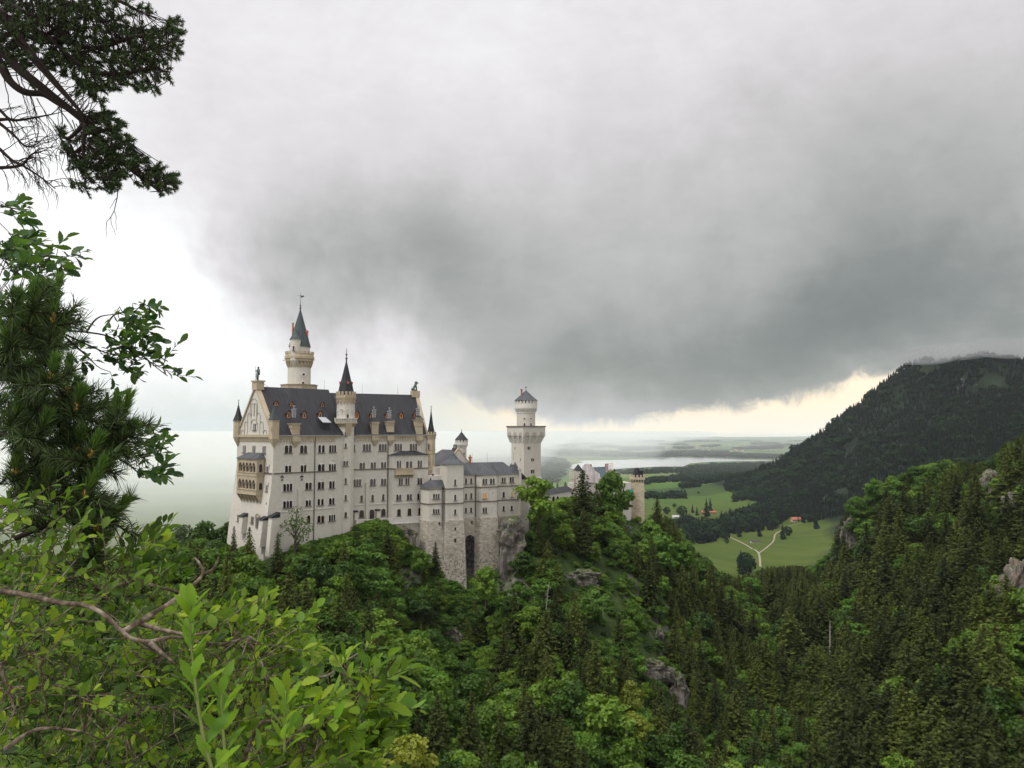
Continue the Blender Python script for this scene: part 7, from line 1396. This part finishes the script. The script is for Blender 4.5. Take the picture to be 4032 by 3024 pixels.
PB = [[(-80,2080,2.6),(110,1905,2.6),(230,1850,2.6),(330,1780,2.6),(450,1680,2.6)], [(-80,1520,2.7),(60,1470,2.7),(150,1420,2.7),(205,1330,2.7),(212,1250,2.7)], [(-60,1720,2.6),(100,1700,2.6),(200,1640,2.6),(262,1540,2.6)], [(60,2120,2.5),(200,2060,2.5),(337,1990,2.5),(448,2025,2.5)], [(110,1905,2.6),(240,1960,2.6),(337,1946,2.5)], [(-60,1250,2.8),(40,1290,2.8),(130,1260,2.8)], [(230,2290,2.5),(320,2240,2.5),(376,2180,2.5)], [(200,1820,2.6),(330,1830,2.6),(420,1790,2.6)]]
for b in PB:
    q = spline([pp(*z_) for z_ in b], 5); mbp.tube([Vector(z_) for z_ in q], .009, .004, 6)
    for k in range(3, len(q) - 1): ov.append(needle_run(q[k], q[k + 1], 70, .050, 1.05, .0012, .3))
for k, (x0, y0, x1, y1) in enumerate(SHO):
    d = 2.3 + .25 * _r.rand(); a, b = pp(x0, y0, d), pp(x1, y1, d); mbp.tube([Vector(a), Vector(b)], .004, .002, 5); nv.append(needle_run(a, b, 300, .046, .40, .0013, .14)); base = a + (a - b) / np.linalg.norm(a - b) * .03
    for z_ in range(3): dd = _r.normal(size=3) * .5 + [.5, 0, -.1]; e = base + dd / np.linalg.norm(dd) * .10; mbp.tube([Vector(base), Vector(e)], .003, .002, 4); ov.append(needle_run(base, e, 110, .052, .85, .0012, .3))
    ov.append(needle_run(a - (b - a) * .9, a, 130, .055, .95, .0012, .3))
    if k % 2 == 0: cones.append((a, .011))
for q in samp([(-60,1250),(150,1240),(240,1350),(180,1500),(300,1600),(380,1700),(460,1720),(440,1790),(360,1860),(350,1990),(440,2040),(400,2120),(250,2120),(-60,2120)], 115):
    d = _r.uniform(2.65, 3.4); a = pp(q[0], q[1], d); dd = np.array([.55, 0, .45]) + _r.normal(size=3) * .4; e = a + dd / np.linalg.norm(dd) * .11; mbp.tube([Vector(a), Vector(e)], .003, .002, 4); (nv if _r.rand() < .35 else ov).append(needle_run(a, e, 120, .050, .75, .0013, .3))
for q in samp([(100,2350),(500,2420),(700,2600),(1000,2750),(950,3050),(-60,3050),(-60,2500)], 95):
    d = _r.uniform(2.3, 3.6); a = pp(q[0], q[1], d); dd = np.array([.4, 0, .6]) + _r.normal(size=3) * .4; e = a + dd / np.linalg.norm(dd) * .12; mbp.tube([Vector(a), Vector(e)], .003, .002, 4); (nv if _r.rand() < .45 else ov).append(needle_run(a, e, 120, .050, .7, .0013, .3))
mbp.build('branches', TWD, mp, smooth=True)
for nm, parts, m in (('young_needles', nv, PN), ('old_needles', ov, PNO)): V, F_ = merge(parts); o = bpy.data.objects.new(nm, npmesh(nm, V - np.array([-1.6, 2.4, 198.0]), [F_], [m])); COL.objects.link(o); o.parent = mp
for a, r in cones: m2 = MB(); m2.lathe(a[:2], [(r * .3, a[2] - r * 1.6), (r, a[2] - r * .6), (r * .95, a[2] + r * .4), (r * .3, a[2] + r * 1.5)], 8); m2.build('cone', CN, mp, smooth=True)
# -- pine boughs overhead
cp = lambda u, v, d: pp(u / 2.074, v / 2.074, d); cs = lambda pl: [(u / 2.074, v / 2.074) for u, v in pl]
pt = empty('pine_tree', (-6.5, 6.5, 198.0), 'dark pine boughs hanging in from the upper left corner against the cloud', 'pine tree'); mbp = MB(); nv = []
BR_ = [[(-200,250),(0,400),(150,560),(300,680),(450,800),(640,950),(800,1100),(880,1210),(1000,1330),(1150,1440),(1300,1560)], [(-150,300),(0,520),(80,660),(200,750),(350,770),(460,840),(640,950)], [(300,-150),(500,0),(720,60),(800,160),(900,180),(1150,240)], [(-150,20),(0,100),(400,300),(800,400),(1150,420),(1440,330)], [(0,100),(200,380),(420,640),(560,800),(690,950)], [(400,300),(700,560),(1000,600),(1200,560),(1390,590)], [(-100,-50),(300,150),(600,350),(800,620),(830,740)], [(690,0),(690,200),(650,450)], [(800,-80),(960,0),(1080,60),(1180,110)], [(1150,420),(1250,500),(1270,700)], [(800,400),(1100,300),(1330,300),(1380,180)], [(700,1010),(680,1200),(700,1400),(690,1530)], [(700,1000),(560,1130),(480,1090)], [(700,1090),(860,1060),(1000,1040)], [(880,1210),(1000,1180),(1050,1160)], [(680,1200),(600,1250),(540,1230)]]
tips = []
for k, b in enumerate(BR_):
    q = spline([cp(u, v, 6.6 + .3 * math.sin(k)) for u, v in b], 6); big = k in (0, 1, 4); mbp.tube([Vector(z_) for z_ in q], .05 if big else .022, .012 if big else .006, 6); tips += list(q)
tips = np.array(tips)
M1 = cs([(-80,-60),(1000,-60),(930,60),(1000,180),(1150,240),(1290,260),(1330,170),(1450,165),(1450,420),(1400,470),(1290,520),(1390,590),(1290,700),(1200,640),(1080,700),(980,650),(850,740),(700,790),(620,700),(600,640),(500,640),(330,560),(180,540),(60,520),(-80,400)])
M2 = cs([(720,860),(850,930),(1010,1020),(1040,1160),(1080,1260),(1190,1310),(1120,1400),(1000,1420),(930,1530),(860,1500),(740,1400),(640,1380),(600,1320),(700,1250),(720,1150),(680,1000)])
M3 = cs([(1200,1360),(1290,1350),(1310,1430),(1410,1440),(1410,1520),(1300,1590),(1240,1520),(1130,1480)])
dots = cs([(480,1090),(520,1110),(500,1150),(560,1170),(620,1160),(540,1230),(570,1260),(590,1320),(640,1370),(590,1510),(640,1490),(690,1540),(710,1440),(800,1530),(840,940),(880,930),(1170,80),(1130,70),(1180,110),(1090,700),(1150,700),(960,720),(1060,690),(1230,700),(1270,710),(1370,170),(1430,180),(1440,260),(1100,1480),(1160,1300),(880,1520),(820,830),(620,780),(700,740),(760,760),(210,530),(240,690),(1040,60),(1050,120),(1250,150+100)])
allp = np.concatenate([samp(M1, 900), samp(M2, 270), samp(M3, 75), np.repeat(np.array(dots), 3, axis=0) + _r.normal(size=(len(dots) * 3, 2)) * 5])
for k, q in enumerate(allp):
    a = pp(q[0], q[1], _r.uniform(6.1, 7.3)); near = tips[np.argmin(((tips - a) ** 2).sum(1))]; dd = (a - near); ln = np.linalg.norm(dd) + 1e-6; dd = dd / ln * .8 + np.array([.5, 0, 0]) + _r.normal(size=3) * .3; dd /= np.linalg.norm(dd); e = a + dd * _r.uniform(.05, .09)
    nv.append(needle_run(a, e, 74, .035, .85, .0023, .35)); 
    if ln < .9: mid = (a + near) / 2 + _r.normal(size=3) * .03; mbp.tube([Vector(near), Vector(mid), Vector(a), Vector(e)], .004, .0022, 4)
    else: mbp.tube([Vector(a - dd * .15), Vector(e)], .003, .002, 4)
mbp.build('branches', TWD, pt, smooth=True); V, F_ = merge(nv); o = bpy.data.objects.new('needles', npmesh('needles', V - np.array([-6.5, 6.5, 198.0]), [F_], [PD])); COL.objects.link(o); o.parent = pt
# -- bare dead boughs below it
mb = MB(); rg = random.Random(9)
def deadtwig(p, d, ln, r, depth):
    pts = [p]; v = d.normalized()
    for k in range(7): v = (v + Vector((rg.uniform(-.3, .3), rg.uniform(-.15, .15), rg.uniform(-.38, .18)))).normalized(); pts.append(pts[-1] + v * ln / 7)
    mb.tube(pts, r, r * .5, 4)
    if depth:
        for k in range(2, 8):
            if rg.random() < .75: deadtwig(pts[k], (v + Vector((rg.uniform(-.6, .9), 0, rg.uniform(-1.1, .5)))), ln * rg.uniform(.25, .5), r * .55, depth - 1)
for b in ([(-60,860),(0,900),(100,980),(280,960),(440,930)], [(-60,985),(0,1010),(120,1110),(200,1190),(290,1200)], [(-60,1170),(0,1220),(100,1310),(200,1360),(350,1460),(450,1540)], [(-80,1375),(0,1370),(170,1350),(260,1260),(310,1250)], [(-40,980),(60,975),(150,985)]):
    q = [Vector(z_) for z_ in spline([cp(u, v, 6.9) for u, v in b], 5)]; mb.tube(q, .020, .005, 6)
    for k in range(5, len(q)): 
        if rg.random() < .8: deadtwig(q[k], Vector((.7, 0, rg.choice((-.8, .4)))), rg.uniform(.12, .32), .0045, 1)
for u, v in ((30,610),(250,780),(300,800),(470,870),(500,880),(590,980),(620,1010),(130,590),(170,620),(800,780),(930,1460)): deadtwig(Vector(cp(u, v, 6.7)), Vector((.35, 0, -1)), .42, .005, 1)
dbo = mb.build('dead_branch', TWD); tag(dbo, 'bare grey dead branches below the dark pine boughs at the left edge', 'dead branch')
# ------------------------------------------------------------------ air
def volmat(name, col, dens, aniso=0.0):
    m = bpy.data.materials.new(name); m.use_nodes = True; m.node_tree.nodes.clear(); t_ = NT(m.node_tree)
    o = t_.node('ShaderNodeOutputMaterial'); v = t_.node('ShaderNodeVolumePrincipled')
    v.inputs['Color'].default_value = (*col, 1); v.inputs['Density'].default_value = dens; v.inputs['Anisotropy'].default_value = aniso
    t_.l.new(v.outputs[0], o.inputs['Volume']); return m
mb = MB(); mb.prism([(-21000, -60), (21000, -60), (21000, 25500), (-21000, 25500)], -60, 520)
haze = mb.build('haze', volmat('haze', (.82, .91, 1.0), 1.9e-5)); tag(haze, kind='stuff')
# rain over the plain to the left, thinning out to the right in three steps
for k, (a, b, c_, d_) in enumerate(((-260, -420, -900, -2500), (-60, 160, 900, 2200), (60, 700, 2600, 6500))):
    mb = MB(); mb.prism([(-16000, 620 + 60 * k), (a, 900 + 400 * k), (b, 3900), (c_, 12000), (d_, 24500 - 100 * k), (-18000 - 100 * k, 24500 - 100 * k)], -50 - k, 188 - 5 * k)
    fog = mb.build('rain_fog', volmat('rain_fog', (.97, 1.0, .99), (3.6e-4, 2.6e-4, 1.3e-4)[k])); tag(fog, kind='stuff')
mb = MB(); mb.prism([(-15500, 3000), (15500, 3000), (15500, 24300), (-15500, 24300)], -48, 150)
fog = mb.build('valley_mist', volmat('valley_mist', (.95, .98, 1.0), 4.5e-5)); tag(fog, kind='stuff')
# shreds of cloud on the summit
mb = MB(); rg = random.Random(3)
for q_ in range(26):
    px = rg.uniform(3600, 4080); y = 1404 - (px - 3600) * .07 + rg.uniform(-26, 10); d = rg.uniform(1900, 2120); rx = rg.uniform(28, 95); rz = rg.uniform(8, 22); c = P(px, y, d); n, m_ = 14, 8; sh = [rg.uniform(.8, 1.2) for _ in range(n)]
    mb.loft([[Vector((c.x + rx * sh[k] * math.cos(-PI / 2 + PI * j / m_) * math.cos(2 * PI * k / n), c.y + rx * sh[k] * math.cos(-PI / 2 + PI * j / m_) * math.sin(2 * PI * k / n), c.z + rz * math.sin(-PI / 2 + PI * j / m_))) for k in range(n)] for j in range(1, m_)])
cl = mb.build('summit_cloud', volmat('summit_cloud', (.44, .45, .46), .0060), smooth=True); tag(cl, kind='stuff')
